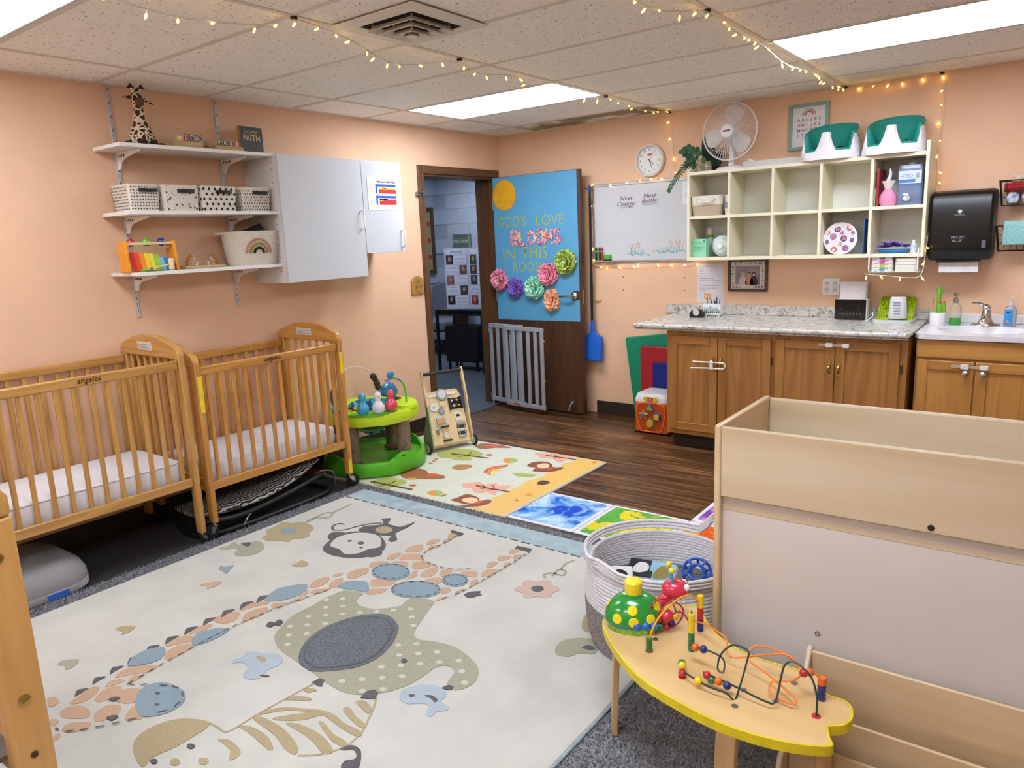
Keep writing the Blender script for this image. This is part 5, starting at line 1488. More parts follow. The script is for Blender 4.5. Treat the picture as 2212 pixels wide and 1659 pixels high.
bird(0.20, -0.25, '#2f9cc4', 0.424, '#e0b030'); bird(0.262, -0.172, '#d8d6dc', 0.424); bird(0.288, -0.085, '#d8485a', 0.424)
# arch with beads, chameleon, leaf spring, left bird
MB().tube([(-0.20, 0.03+0.235*math.cos(a), 0.42+0.24*math.sin(a)) for a in [PI*k/20 for k in range(21)]], 0.0035, 8).build('wire_arch', mat('#d8d8dc', 0.4), t)
for k, r_ in enumerate((0.026, 0.022, 0.026, 0.024)):
    a = 0.62 - 0.13*k
    MB().ball((-0.20, 0.03+0.235*math.cos(a), 0.42+0.24*math.sin(a)), r_, 10, 7).build('monkey_bead', mat('#3a2a1c', 0.35), t)
m = MB(); m.loft([[(-0.02+r_*0.55*math.cos(b_), y, 0.475+dz+r_*math.sin(b_)) for b_ in [2*PI*q/12 for q in range(12)]] for y, r_, dz in ((0.10, 0.008, 0.0), (0.12, 0.028, 0.005), (0.15, 0.045, 0.012), (0.19, 0.058, 0.01), (0.23, 0.054, 0.0), (0.26, 0.03, -0.01), (0.275, 0.006, -0.02))])
m.build('rolling_toy', mat('#2277a8', 0.15, coat=0.6), t, smooth=70)
MB().ball((-0.005, 0.135, 0.515), 0.014).build('toy_eye', TEAL, t)
MB().bx(-0.06, 0.03, 0.13, 0.265, 0.404, 0.422).build('toy_stand', mat('#3c2f26', 0.5), t, bevel=0.006)
MB().tube(smooth_open([(0.24, 0.1, 0.435), (0.235, 0.105, 0.50), (0.225, 0.10, 0.56), (0.20, 0.075, 0.60), (0.165, 0.04, 0.615)], 6), 0.006, 8, r2=0.008).build('leaf_stem', GRN, t)
m = MB().tube(smooth_open([(0.215, 0.09, 0.592), (0.175, 0.055, 0.607), (0.14, 0.01, 0.59)], 5), 0.011, 8, r2=0.006).build('petal', mat('#a86ac0', 0.4), t)
m = MB()
for k in range(5):
    a = -0.7+0.35*k
    m.ball((0.165+0.012*math.cos(a), 0.035+0.03*math.sin(a), 0.633), (0.010, 0.009, 0.022), 8, 6)
m.build('flower_head', mat('#2a84c8', 0.35), t)
MB().tube(smooth_open([(0.02, -0.30, 0.41), (0.0, -0.31, 0.46), (-0.02, -0.31, 0.53), (-0.01, -0.30, 0.58)], 5), 0.012, 8).build('tail_feather', mat('#1f5c98', 0.4), t)
MB().ball((0.0, -0.27, 0.60), (0.018, 0.016, 0.03)).build('bird_head', WHITE, t)
MB().lathe([(0.03, 0), (0.05, 0.015), (0.055, 0.035), (0.04, 0.055), (0, 0.065)], 16, T(0.03, -0.30, 0.42)).build('toucan_spinner', TEAL, t)
MB().tube(smooth_open([(0.06, -0.33, 0.46), (0.085, -0.30, 0.45), (0.10, -0.25, 0.435)], 5), 0.014, 8, r2=0.006).build('toucan_beak', mat('#e8b82a', 0.4), t)
MB().tube(smooth_open([(0.13, -0.26, 0.34), (0.16, -0.20, 0.30), (0.20, -0.12, 0.31), (0.21, -0.06, 0.338)], 5), 0.013, 8).build('seat_strap', mat('#3a6a2a', 0.6), t)
for k in range(3):
    MB().bx(0.30+0.018*k-0.006, 0.30+0.018*k+0.002, -0.145+0.045*k-0.012, -0.145+0.045*k+0.012, 0.118, 0.126).build('slot', mat('#1f4a14', 0.7), t, M=rotm(0, 0, 0))

# ------------------------------------------------------------------ wooden activity walker
BW = wood('#e3cb9f', '#d0b483', 'z', 4, 0.55, 0.0, 10)
ang = math.atan2(0.35321, 0.93554)     # local +x runs along the axle; board faces the room
Mw = frame((0.565, -1.650, 0.0134), (0.35321, 0.93554, 0), (0, 0, 1))   # local: x axle, y up, z towards the room
t = thing('activity_walker', 'wooden baby walker with gears, beads and xylophone bars on its front', 'baby walker', M=Mw)
tilt = Matrix.Rotation(-0.36, 4, 'X')
def bm_(x, y, z=0.0):
    return T(0.0, 0.045, 0.0) @ tilt @ T(x, y, z)
MB().prism([(0.0, 0), (0.30, 0), (0.30, 0.33), (0.28, 0.385), (0.26, 0.395), (0.04, 0.395), (0.02, 0.385), (0.0, 0.33)], -0.006, 0.006, bm_(-0.005, 0)).build('front_board', BW, t, bevel=0.002)
SAGE = mat('#8f9c74', 0.6, noise=0.05)
for s, x in ((0, -0.02), (1, 0.305)):
    # side panel in the (back, up) plane
    prof = [(0.0, 0.03), (-0.015, 0.10), (-0.11, 0.36), (-0.19, 0.565), (-0.205, 0.58), (-0.225, 0.575), (-0.228, 0.555), (-0.16, 0.37), (-0.135, 0.28), (-0.17, 0.20), (-0.23, 0.12), (-0.25, 0.03)]
    F = frame((x+0.006, 0, 0), (0, 0, 1), (0, 1, 0))
    MB().prism([(p[0]*0.62+0.015, p[1]) for p in prof], -0.006, 0.006, F).build('side_panel', SAGE if s == 0 else BW, t, bevel=0.002)
    prof2 = [(-0.085, 0.33), (-0.055, 0.33), (-0.12, 0.56), (-0.14, 0.575), (-0.15, 0.56)]
    MB().prism([(p[0]+0.015, p[1]) for p in prof2], -0.0075, 0.0075, F).build('handle_arm', BW, t, bevel=0.003)
MB().cyl((-0.014, 0.555, -0.115), (0.311, 0.555, -0.115), 0.012, 14).build('handle_bar', mat('#24201f', 0.6), t)
for x in (-0.045, 0.325):
    Fw = frame((x, 0.042, 0.0), (0, 0, 1), (0, 1, 0))
    w_ = MB().lathe([(0.02, -0.011), (0.038, -0.011), (0.042, -0.007), (0.042, 0.007), (0.038, 0.011), (0.02, 0.011)], 28, Fw).build('wheel', mat('#1f1e1e', 0.7), t)
    for s_ in (-1, 1):
        MB().lathe([(0.0, 0.0), (0.031, 0.0), (0.031, 0.0012)], 24, frame((x, 0.042, 0.0), (0, 0, s_), (0, 1, 0)) @ T(0, 0, -0.0125)).build('wheel_face', mat('#cfd6c4', 0.5), w_)
        MB().tube([(x + s_*0.0128, 0.042+0.019*math.sin(a), 0.019*math.cos(a)) for a in [2*PI*k/20 for k in range(20)]], 0.0025, 5, closed=True).build('wheel_ring', mat('#6f7a68', 0.5), w_)
MB().bx(-0.03, 0.315, 0.03, 0.055, -0.12, -0.005).build('floor_board', BW, t)
LG = mat('#b4b8bc', 0.5)
def gear(x, y, r, c, n=12, z0=0.007):
    pts = []
    for i in range(n*4):
        a = 2*PI*i/(n*4)
        rr_ = r if (i % 4) in (0, 1) else r*0.82
        pts.append((rr_*math.cos(a), rr_*math.sin(a)))
    g = MB().prism(pts, 0.0, 0.008, bm_(x, y, z0)).build('gear', mat(c, 0.5), t)
    MB().lathe([(r*0.28, 0), (r*0.28, 0.004), (0, 0.004)], 14, bm_(x, y, z0+0.008)).build('hub', mat('#c9a870' if r > 0.02 else '#3a3026', 0.5), g)
gear(0.055, 0.28, 0.034, '#dcdad6'); gear(0.125, 0.295, 0.022, '#e2d2b4', 10); gear(0.110, 0.243, 0.027, '#8a949c')
MB().bx(0.03, 0.25, 0.355, 0.372, 0.007, 0.013, bm_(0, 0)).build('clock_bar', mat('#e4e2de', 0.5), t)
d = MB().lathe([(0.043, 0.0), (0.043, 0.014), (0.036, 0.018), (0.0, 0.018)], 28, bm_(0.135, 0.363, 0.007)).build('mirror_dial', mat('#9aa2a8', 0.4), t)
MB().lathe([(0.0, 0), (0.03, 0.0), (0.03, 0.001)], 24, bm_(0.135, 0.363, 0.0255)).build('dial_face', mat('#c9c9c6', 0.3), d)
MB().bx(0.185, 0.275, 0.245, 0.325, 0.006, 0.0085, bm_(0, 0)).build('bead_panel', mat('#2b2725', 0.6), t)
for x in (0.180, 0.272):
    MB().bx(x, x+0.009, 0.24, 0.33, 0.006, 0.03, bm_(0, 0)).build('bead_post', mat('#26221f', 0.6), t)
for q, y in enumerate((0.305, 0.265)):
    MB().cyl(tuple((bm_(0.185, y, 0.02) @ Vector((0, 0, 0)))), tuple((bm_(0.275, y, 0.02) @ Vector((0, 0, 0)))), 0.002, 6).build('bead_rod', STEEL, t)
    for k, c in enumerate(('#d8d4cc', '#26221f', '#c9a06a')):
        MB().ball(tuple(bm_(0.203+0.02*k+0.012*q, y, 0.02) @ Vector((0, 0, 0))), 0.0095, 10, 7).build('bead', mat(c, 0.45), t)
pts = [(0.205, 0.155), (0.26, 0.155), (0.26, 0.20)] + arc((0.2325, 0.20), 0.0275, 0, PI, 8)
MB().prism(pts, 0.006, 0.012, bm_(0, 0)).build('arch_door', mat('#ddd6cc', 0.5), t)
MB().prism([(0.215, 0.185), (0.25, 0.185), (0.247, 0.195), (0.24, 0.2), (0.2325, 0.206), (0.222, 0.2)], 0.0125, 0.0135, bm_(0, 0)).build('door_print', BLACK, t)
for k, c in enumerate(('#8d9a98', '#24211f', '#c8c6c2', '#24211f', '#8fa3a6')):
    y = 0.038+0.0235*(4-k)
    b = MB().prism(rrect(0.205, 0.278-0.002*k, y-0.0095, y+0.0095, 0.008), 0.007, 0.014, bm_(0, 0)).build('xylophone_bar', mat(c, 0.4), t)
    for x in (0.215, 0.266-0.002*k):
        MB().lathe([(0.005, 0), (0.004, 0.003), (0, 0.004)], 10, bm_(x, y, 0.014)).build('screw', mat('#d8cf9a', 0.4), b)
MB().prism(rrect(0.04, 0.135, 0.135, 0.212, 0.006), 0.006, 0.009, bm_(0, 0)).build('cloth_panel', mat('#c6c4bf', 0.7), t)
MB().bx(0.053, 0.122, 0.15, 0.195, 0.009, 0.018, bm_(0, 0)).build('sliding_block', mat('#c49a62', 0.5), t, bevel=0.002)
for y in (0.123, 0.022):
    MB().bx(0.075, 0.142, y, y+0.011, 0.007, 0.02, bm_(0, 0)).build('sensor_bar', mat('#24211f', 0.5), t, bevel=0.002)
MB().bx(0.082, 0.13, 0.03, 0.118, 0.007, 0.011, bm_(0, 0)).build('honey_board', mat('#cda774', 0.5), t)
MB().prism(smooth_closed([(0.09, 0.045), (0.122, 0.045), (0.125, 0.075), (0.106, 0.09), (0.087, 0.075)], 3), 0.0115, 0.0135, bm_(0, 0)).build('honey_jar', mat('#d8cdb8', 0.5), t)
MB().tube([tuple(bm_(0.06, 0.15, 0.014) @ Vector((0, 0, 0))), tuple(bm_(0.058, 0.115, 0.018) @ Vector((0, 0, 0)))], 0.0015, 5).build('string', mat('#b0a890', 0.7), t)
MB().prism([(0.03, 0.115), (0.07, 0.12), (0.048, 0.075)], 0.012, 0.022, bm_(0, 0)).build('hammer', mat('#7f8f94', 0.5), t, bevel=0.002)
# ------------------------------------------------------------------ open door, poster, paper flowers, gate
Md = T(0.003, -0.13, 0) @ Matrix.Rotation(-0.0389, 4, 'Z')
d = bpy.data.objects.new('door_1', None); COL.objects.link(d); d.matrix_world = Md; struct(d)
MB().bx(0.012, 0.918, 0.0, 0.04, 0.012, 2.022).build('door_slab', DOORWOOD, d, bevel=0.002)
MB().bx(0.9182, 0.9192, 0.008, 0.032, 0.94, 1.06).build('latch_plate', STEEL, d)
hd = MB().lathe([(0.034, 0.0), (0.034, 0.01), (0.026, 0.018), (0.014, 0.02), (0.012, 0.05), (0.0, 0.05)], 24, frame((0.842, 0.0, 1.01), (1, 0, 0), (0, 0, 1))).build('door_handle', CHROME, d)
MB().tube([(0.842, -0.052, 1.01), (0.80, -0.054, 1.012), (0.725, -0.05, 1.008)], 0.010, 10, r2=0.008).build('lever', CHROME, hd)
m = MB(); m.box((0.815, -0.006, 0.10), (0.03, 0.012, 0.06)); m.build('kick_stop_plate', STEEL, d)
MB().tube([(0.815, -0.012, 0.11), (0.80, -0.035, 0.09), (0.79, -0.045, 0.03)], 0.007, 8, r2=0.011).build('kick_stop', STEEL, d)
for z in (0.25, 1.0, 1.8):
    MB().cyl((0.008, -0.004, z-0.05), (0.008, -0.004, z+0.05), 0.007, 8).build('hinge', STEEL, d)

PAP = mat('#579ec8', 0.65, noise=0.03, scale=6, bump=0.05, bscale=10)
t = thing('door_poster', 'blue paper door poster reading GODS LOVE BLOOMS IN THIS ROOM', 'poster', M=Md)
poly = [(0.013, 0.79), (0.895, 0.80), (0.897, 0.975), (0.83, 0.972), (0.83, 1.05), (0.897, 1.053), (0.893, 2.018), (0.013, 2.019)]
MB().prism(poly, 0.0005, 0.0015, frame((0, 0, 0), (1, 0, 0), (0, 0, 1))).build('paper', PAP, t, smooth=0)
YG = mat('#a9b452', 0.7, noise=0.08, scale=40)
def dtext(body, x0, x1, z0, z1):
    o = text(body, 1.0, YG, t, Matrix.Identity(4), bold=-0.004, ext=0.0)
    vs = [v.co for v in o.data.vertices]
    a, b_ = min(v.x for v in vs), max(v.x for v in vs); c_, e_ = min(v.y for v in vs), max(v.y for v in vs)
    sx, sy = (x1-x0)/(b_-a), (z1-z0)/(e_-c_)
    o.data.transform(Matrix.Diagonal((sx, sy, 1, 1)) @ T(-a, -c_, 0))
    o.matrix_local = onback(x0, -0.0021, z0)
dtext("GOD'S", 0.055, 0.365, 1.600, 1.688); dtext('LOVE', 0.475, 0.76, 1.598, 1.685)
dtext('IN', 0.10, 0.235, 1.322, 1.408); dtext('THIS', 0.305, 0.58, 1.326, 1.424)
dtext('ROOM', 0.207, 0.52, 1.213, 1.30)
sun = MB().lathe([(0.0, 0.004), (0.126, 0.004), (0.128, 0.002), (0.128, 0.0)], 40, frame((0.138, -0.0016, 1.868), (1, 0, 0), (0, 0, 1))).build('sun', mat('#dfa61a', 0.85, noise=0.08, scale=18, bump=0.4, bscale=14), t)
# BLOOMS in paper petals
STK = {'B': [[(0, 0), (0, 1)], [(0, 1), (0.7, 0.95), (0.75, 0.6), (0, 0.52)], [(0, 0.52), (0.8, 0.48), (0.85, 0.1), (0, 0)]],
       'L': [[(0, 1), (0, 0), (0.75, 0.02)]],
       'O': [[(0.45, 1), (0.05, 0.75), (0.05, 0.25), (0.45, 0), (0.85, 0.25), (0.85, 0.75), (0.45, 1)]],
       'M': [[(0, 0), (0.05, 1), (0.45, 0.35), (0.85, 1), (0.92, 0)]],
       'S': [[(0.8, 0.88), (0.4, 1.0), (0.05, 0.78), (0.4, 0.52), (0.8, 0.25), (0.4, 0.0), (0.02, 0.14)]]}
rr = random.Random(12)
pet = {c: MB() for c in ('#d85a92', '#f0d0c0', '#c83a78', '#e8c86a', '#e88ab0')}
lx = 0.205
for ch in 'BLOOMS':
    for st in STK[ch]:
        L_ = 0
        for i in range(len(st)-1):
            a, b_ = st[i], st[i+1]
            n_ = max(2, int(math.dist(a, b_)/0.085))
            for k in range(n_):
                u = (k+rr.random()*0.5)/n_
                for q in range(2):
                    x = lx + (a[0]+(b_[0]-a[0])*u)*0.078 + rr.uniform(-0.008, 0.008)
                    z = 1.447 + (a[1]+(b_[1]-a[1])*u)*0.112 + rr.uniform(-0.008, 0.008)
                    r_ = rr.uniform(0.007, 0.0115); a0 = rr.random()*6.28
                    pts = [(r_*1.25*math.cos(w_), r_*0.8*math.sin(w_)) for w_ in [2*PI*e/8 for e in range(8)]]
                    M_ = frame((x, -0.003-rr.random()*0.006, z), (math.cos(a0), rr.uniform(-0.5, 0.5), math.sin(a0)), (-math.sin(a0), rr.uniform(-0.4, 0.4), math.cos(a0)))
                    pet[rr.choice(list(pet))].prism(pts, 0, 0.0012, M_)
    lx += 0.0905
for c, b_ in pet.items():
    o = b_.build('petal_lettering', mat(c, 0.7), t, smooth=0); o['kind'] = 'stuff'
# tissue-paper flowers
def pompom(x, z, r, c, label, seed, squash=1.0, centre='#e8c050'):
    rr = random.Random(seed)
    P_ = Md @ Vector((x, -0.004, z))
    t = thing('paper_flower', label, 'paper flower', M=T(*P_) @ Matrix.Rotation(-0.0389, 4, 'Z'), group='tissue paper flowers on the door')
    mt = mat(c, 0.8, noise=0.06, scale=30); r *= 1.06
    for layer, (n_, el0, ln) in enumerate(((18, 0.06, 1.03), (17, 0.3, 1.0), (14, 0.6, 0.9), (10, 0.95, 0.72))):
        m = MB()
        for i in range(n_):
            az = 2*PI*(i+0.5*layer)/n_ + rr.uniform(-0.12, 0.12)
            el = el0 + rr.uniform(-0.1, 0.1)
            R_ = r*ln*rr.uniform(0.9, 1.05)
            wd = R_*0.36
            # local frame of the petal: radial direction e in the door plane, n out of the door (-y)
            e = Vector((math.cos(az), 0, math.sin(az)*squash)); nn = Vector((0, -1, 0))
            tdir = Vector((-math.sin(az), 0, math.cos(az)))
            dirv = e*math.cos(el) + nn*math.sin(el)
            upv = nn*math.cos(el) - e*math.sin(el)
            rows = []
            for u, ww, cup in ((0.06, 0.12, 0), (0.4, 0.75, 0.05), (0.75, 1.0, 0.05), (0.95, 0.9, 0.06), (1.02, 0.55, 0.03)):
                row = []
                for v in (-1, -0.5, 0, 0.5, 1):
                    zig = 0.012*math.sin(v*9+i)*u
                    p = dirv*(R_*u*(1 - 0.06*v*v) + zig*R_*2) + tdir*(wd*ww*v) + upv*(R_*(cup + 0.14*v*v*u) + R_*0.09*math.sin(v*8+i*2)*u)
                    row.append(p)
                rows.append(row)
            m.loft(rows, cap0=False, cap1=False, closed=False)
        m.build('petal_layer', mt, t, smooth=50)
    MB().ball((0, -r*0.42, 0), (r*0.2, r*0.16, r*0.2), 10, 7).build('centre', mat(centre, 0.8), t)
pompom(0.062, 1.144, 0.088, '#f8a4c0', 'pink tissue paper flower at the left end of the door garland', 1)
pompom(0.237, 1.075, 0.080, '#9a72d8', 'purple tissue paper flower on the door', 2, centre='#6a48a0')
pompom(0.446, 1.075, 0.092, '#aeeed4', 'mint green tissue paper flower on the door', 3, centre='#80c8aa')
pompom(0.598, 1.191, 0.092, '#fba2ba', 'pink tissue paper flower between the mint and lime ones', 4, centre='#e07a96')
pompom(0.778, 1.292, 0.096, '#b6cc66', 'lime and olive tissue paper flower, highest on the door', 5, centre='#c8d890')
pompom(0.622, 0.973, 0.074, '#fdc39a', 'peach tissue paper flower, lowest beside the door lever', 6, squash=1.25, centre='#dc9c72')

# expanding metal safety gate folded against the door
Mg = T(-0.035, -0.222, 0.0) @ Matrix.Rotation(math.atan2(-0.075, 0.65), 4, 'Z')
t = thing('safety_gate', 'grey metal slatted safety gate folded in front of the open door', 'safety gate', M=Mg)
AL = mat('#aab1bc', 0.45, 0.3, noise=0.03)
def gate_panel(x0, x1, y, z0, z1, slats):
    MB().bx(x0, x1, y-0.011, y+0.011, z1-0.035, z1).build('top_rail', AL, t, bevel=0.002)
    MB().bx(x0, x1, y-0.011, y+0.011, z0, z0+0.035).build('bottom_rail', AL, t, bevel=0.002)
    for x in slats:
        MB().bx(x-0.0165, x+0.0165, y-0.008, y+0.008, z0+0.034, z1-0.034).build('slat', AL, t, bevel=0.002)
gate_panel(0.0, 0.40, 0.013, 0.055, 0.762, (0.018, 0.10, 0.182, 0.264, 0.346))
gate_panel(0.21, 0.66, -0.013, 0.045, 0.752, (0.227, 0.315, 0.40, 0.487, 0.57, 0.642))
MB().bx(0.30, 0.37, -0.0255, -0.0243, 0.057, 0.071).build('warning_label', mat('#c84a24', 0.5), t)
for z in (0.64, 0.30):
    MB().cyl((0.662, -0.013, z), (0.668, -0.013, z), 0.008, 8).build('bumper', mat('#d8c83a', 0.5), t)
for z in (0.10, 0.70):
    MB().box((-0.006, 0.03, z), (0.02, 0.04, 0.03)).build('wall_bracket', AL, t)
MB().cyl((0.012, 0.013, 0.0063), (0.012, 0.013, 0.056), 0.007, 8).build('hinge_foot', AL, t)

# long-handled dustpan behind the door
t = thing('dustpan', 'blue dustpan with a long black handle hanging behind the door', 'dustpan', (0.948, -0.052, 0.0))
MB().cyl((-0.004, 0, 0.78), (0.0, 0, 1.85), 0.011, 12).build('handle', mat('#15161a', 0.5), t)
MB().lathe([(0.013, 0), (0.013, 0.05), (0.008, 0.07), (0, 0.072)], 12, T(0, 0, 1.83)).build('handle_tip', mat('#23407a', 0.4), t)
BLU = mat('#1f62c8', 0.4, noise=0.03)
m = MB(); m.loft([[(-0.012, -0.012, 0.80), (0.014, -0.012, 0.80), (0.014, 0.012, 0.80), (-0.012, 0.012, 0.80)], [(-0.02, -0.014, 0.70), (0.02, -0.014, 0.70), (0.02, 0.012, 0.70), (-0.02, 0.012, 0.70)], [(-0.06, -0.02, 0.665), (0.09, -0.02, 0.66), (0.09, 0.02, 0.66), (-0.06, 0.02, 0.665)], [(-0.075, -0.035, 0.47), (0.085, -0.035, 0.455), (0.085, 0.022, 0.455), (-0.075, 0.022, 0.47)]])
m.build('pan', BLU, t, bevel=0.006)
MB().box((0.072, -0.005, 0.452), (0.016, 0.02, 0.006)).build('lip', mat('#222', 0.5) if False else BLACK, t)
for x, z in ((0.90, 1.876), (0.95, 1.76)):
    m = MB(); m.cyl((0, 0, 0), (0, -0.05, 0), 0.004, 8); m.cyl((0, -0.05, 0), (0, -0.055, 0.02), 0.004, 8)
    tag(m.build('wall_hook', STEEL, None, (x, -0.001, z)), '%s metal wall hook behind the open door' % ('upper' if z > 1.8 else 'lower'), 'hook')
m = MB(); m.bx(-0.004, 0.008, -0.012, 0, 0, 0.13); m.bx(-0.004, 0.062, -0.014, 0, 0, 0.012)
tag(m.build('wood_bracket', mat('#c9a47a', 0.6), None, (0.945, -0.001, 0.957)), 'small L-shaped wooden bracket on the wall beside the dustpan', 'bracket')

# ------------------------------------------------------------------ hall furniture
t = thing('bulletin_board', 'hall bulletin board with yellow paper and spotted border', 'bulletin board', (-3.148, 2.0, 1.05))
MB().bx(0, 0.02, -0.6, 0.5, 0, 0.92).build('panel', mat('#a9b02a', 0.7), t)
for y0, y1, z0, z1 in ((0.44, 0.5, 0, 0.92), (-0.6, -0.54, 0, 0.92), (-0.54, 0.44, 0, 0.06), (-0.54, 0.44, 0.86, 0.92)):
    MB().bx(0.02, 0.035, y0, y1, z0, z1).build('frame_side', mat('#4a3626', 0.6), t)
MB().bx(0.02, 0.022, 0.34, 0.44, 0.06, 0.86).build('border_strip', mat('#a08a5a', 0.7), t)
for k in range(7):
    MB().lathe([(0.035, 0), (0.035, 0.002), (0, 0.002)], 14, frame((0.0225, 0.39, 0.12+0.115*k), (0, 1, 0), (0, 0, 1))).build('border_spot', mat('#8a3a34' if k % 2 else '#7a8a6a', 0.7), t)
t = thing('hall_sign', 'grey square hall sign reading TAKE TURNS EVERYONE', 'sign', (-2.68, 2.565, 1.24))
MB().bx(-0.145, 0.145, -0.018, 0.018, 0, 0.345).build('canvas', mat('#59685f', 0.7), t, bevel=0.003)
MB().bx(0.1455, 0.16, -0.02, 0.02, -0.002, 0.347).build('edge', mat('#8a8f88', 0.7), t)
SG = mat('#b9bcae', 0.7)
for s_, z, sz in (('PLAY ROOM RULES', 0.315, 0.028), ('TAKE TURNS', 0.245, 0.055), ('be kind', 0.19, 0.03), ('EVERYONE', 0.13, 0.058), ('PLAYS', 0.06, 0.05)):
    text(s_, sz, SG if sz > 0.04 else mat('#3a453e', 0.7), t, onback(0, -0.0188, z), bold=0.0008, sx=0.85)
GRS = mat('#6f717c', 0.8, noise=0.05)
t = thing('armchair', 'grey rounded-back armchair in the hall', 'chair', (-2.74, 2.2, 0))
m = MB(); pts = [(-0.30, 0)] + [(0.30*math.cos(a), 0.42+0.13*math.sin(a)) for a in [PI-PI*k/14 for k in range(15)]] + [(0.30, 0)]
m.prism(pts, -0.05, 0.05, frame((0, 0.12, 0.40), (1, 0, 0), (0, 0, 1))); m.build('backrest', GRS, t, bevel=0.02)
MB().box((0, -0.12, 0.39), (0.58, 0.46, 0.14)).build('seat', GRS, t, bevel=0.03)
MB().box((0, -0.12, 0.26), (0.56, 0.44, 0.10)).build('seat_base', mat('#8a8c96', 0.7), t, bevel=0.01)
for x in (-0.25, 0.25):
    for y in (-0.3, 0.12):
        MB().cyl((x, y, 0), (x, y, 0.22), 0.02, 10).build('leg', BLACK, t)
BLK = mat('#101114', 0.45)
t = thing('hall_table', 'small black table with thin metal legs in the hall', 'table', (-1.50, 1.16, 0), 0.1)
MB().bx(-0.30, 0.36, -0.16, 0.22, 0.70, 0.722).build('tabletop', BLK, t, bevel=0.003)
MB().bx(-0.29, 0.35, -0.15, -0.135, 0.655, 0.70).build('apron', BLK, t)
for x in (-0.285, 0.345):
    for y in (-0.145, 0.205):
        MB().bx(x-0.014, x+0.014, y-0.014, y+0.014, 0, 0.70).build('leg', BLK, t)
t = thing('storage_ottoman', 'black storage cube pushed under the hall table', 'storage cube', (-1.50, 1.19, 0), 0.1)
MB().bx(-0.23, 0.22, -0.12, 0.17, 0.10, 0.52).build('box', mat('#0a0a0c', 0.7), t, bevel=0.01)
for x in (-0.2, 0.19):
    for y in (-0.09, 0.14):
        MB().bx(x-0.012, x+0.012, y-0.012, y+0.012, 0, 0.10).build('foot', BLK, t)
tag(MB().bx(-0.06, 0.06, -0.04, 0.04, 0, 0.10).build('cardboard_box', mat('#7a624a', 0.8), None, (-1.62, 1.26, 0.521), bevel=0.002), 'small brown box on the black storage cube in the hall', 'box')
# trifold board
t = thing('display_board', 'white trifold display board titled Meet the Staff on the hall table', 'display board', (-1.50, 1.17, 0.7225))
WB_ = mat('#c9cfdf', 0.6)
def panel(x0, y0, x1, y1, title, rows):
    L_ = math.hypot(x1-x0, y1-y0)
    M_ = frame((x0, y0, 0), (x1-x0, y1-y0, 0), (0, 0, 1))
    p = MB().prism([(0, 0), (L_, 0), (L_, 0.695), (0, 0.695)], -0.002, 0.002, M_).build('panel', WB_, t, smooth=0)
    MB().prism([(0.03, 0.63), (L_-0.03, 0.63), (L_-0.03, 0.675), (0.03, 0.675)], 0.003, 0.004, M_).build('title_strip', mat('#dfe3f0', 0.6), p)
    text(title, 0.034, mat('#2a3050', 0.6), p, M_ @ T(L_/2, 0.652, 0.0048), sx=0.75)
    for k, (side, c) in enumerate(rows):
        z = 0.52-0.115*k
        a = 0.02 if side == 'l' else L_-0.115
        b_ = 0.12 if side == 'l' else 0.02
        ph = MB().prism([(a, z-0.01), (a+0.09, z-0.01), (a+0.09, z+0.095), (a, z+0.095)], 0.003, 0.004, M_).build('photo', mat(c, 0.5, noise=0.5, scale=25), p)
        MB().prism(smooth_closed([(a+0.028, z+0.03), (a+0.062, z+0.03), (a+0.06, z+0.07), (a+0.045, z+0.08), (a+0.03, z+0.07)], 2), 0.0042, 0.0048, M_).build('photo_figure', mat('#b08a74', 0.6), ph)
        MB().prism([(b_, z), (b_+L_-0.15, z), (b_+L_-0.15, z+0.085), (b_, z+0.085)], 0.003, 0.0036, M_).build('text_card', mat('#e4e6f2', 0.6), p)
        for q in range(5):
            MB().prism([(b_+0.008, z+0.012+0.014*q), (b_+L_-0.16, z+0.012+0.014*q), (b_+L_-0.16, z+0.016+0.014*q), (b_+0.008, z+0.016+0.014*q)], 0.0037, 0.0041, M_).build('text_line', mat('#8d92a8', 0.6), p)
        if k % 2 == 0:
            MB().prism([(L_-0.02, z-0.02), (L_-0.012, z-0.02), (L_-0.012, z+0.10), (L_-0.02, z+0.10)], 0.003, 0.0034, M_).build('pink_stripe', mat('#c99ab0', 0.6), p)
panel(-0.175, -0.10, 0.11, -0.01, 'Meet the Staff', (('l', '#3a3c44'), ('r', '#6a5a52'), ('l', '#8a5a5a'), ('r', '#4a4438'), ('l', '#2a2224')))
panel(0.112, -0.01, 0.50, 0.02, 'The Infants', (('l', '#3a5038'), ('l', '#4a4444'), ('l', '#3a4452'), ('r', '#8d90a0'), ('l', '#8a4438')))
t = thing('office_chair', 'black swivel chair base glimpsed behind the hall table', 'chair', (-0.92, 1.85, 0))
MB().lathe([(0.0, 0), (0.22, 0), (0.24, 0.03), (0.2, 0.06), (0, 0.07)], 20, T(0, 0, 0.42)).build('seat', BLK, t)
MB().cyl((0, 0, 0.06), (0, 0, 0.43), 0.025, 10).build('column', STEEL, t)
for k in range(5):
    a = 2*PI*k/5
    MB().tube([(0, 0, 0.09), (0.25*math.cos(a), 0.25*math.sin(a), 0.06)], 0.02, 8, r2=0.014).build('star_leg', BLK, t)
    MB().ball((0.25*math.cos(a), 0.25*math.sin(a), 0.026), 0.026, 10, 7).build('wheel', BLK, t)
t = thing('white_stool', 'white folding step stool in the hall behind the table', 'stool', (-1.62, 1.98, 0))
MB().bx(-0.18, 0.18, -0.14, 0.14, 0.44, 0.46).build('top', mat('#c9ced6', 0.5), t, bevel=0.004)
for x in (-0.16, 0.16):
    for s_ in (-1, 1):
        MB().cyl((x, s_*0.16, 0), (x, -s_*0.08, 0.44), 0.012, 8).build('leg', mat('#b9bec8', 0.5), t)
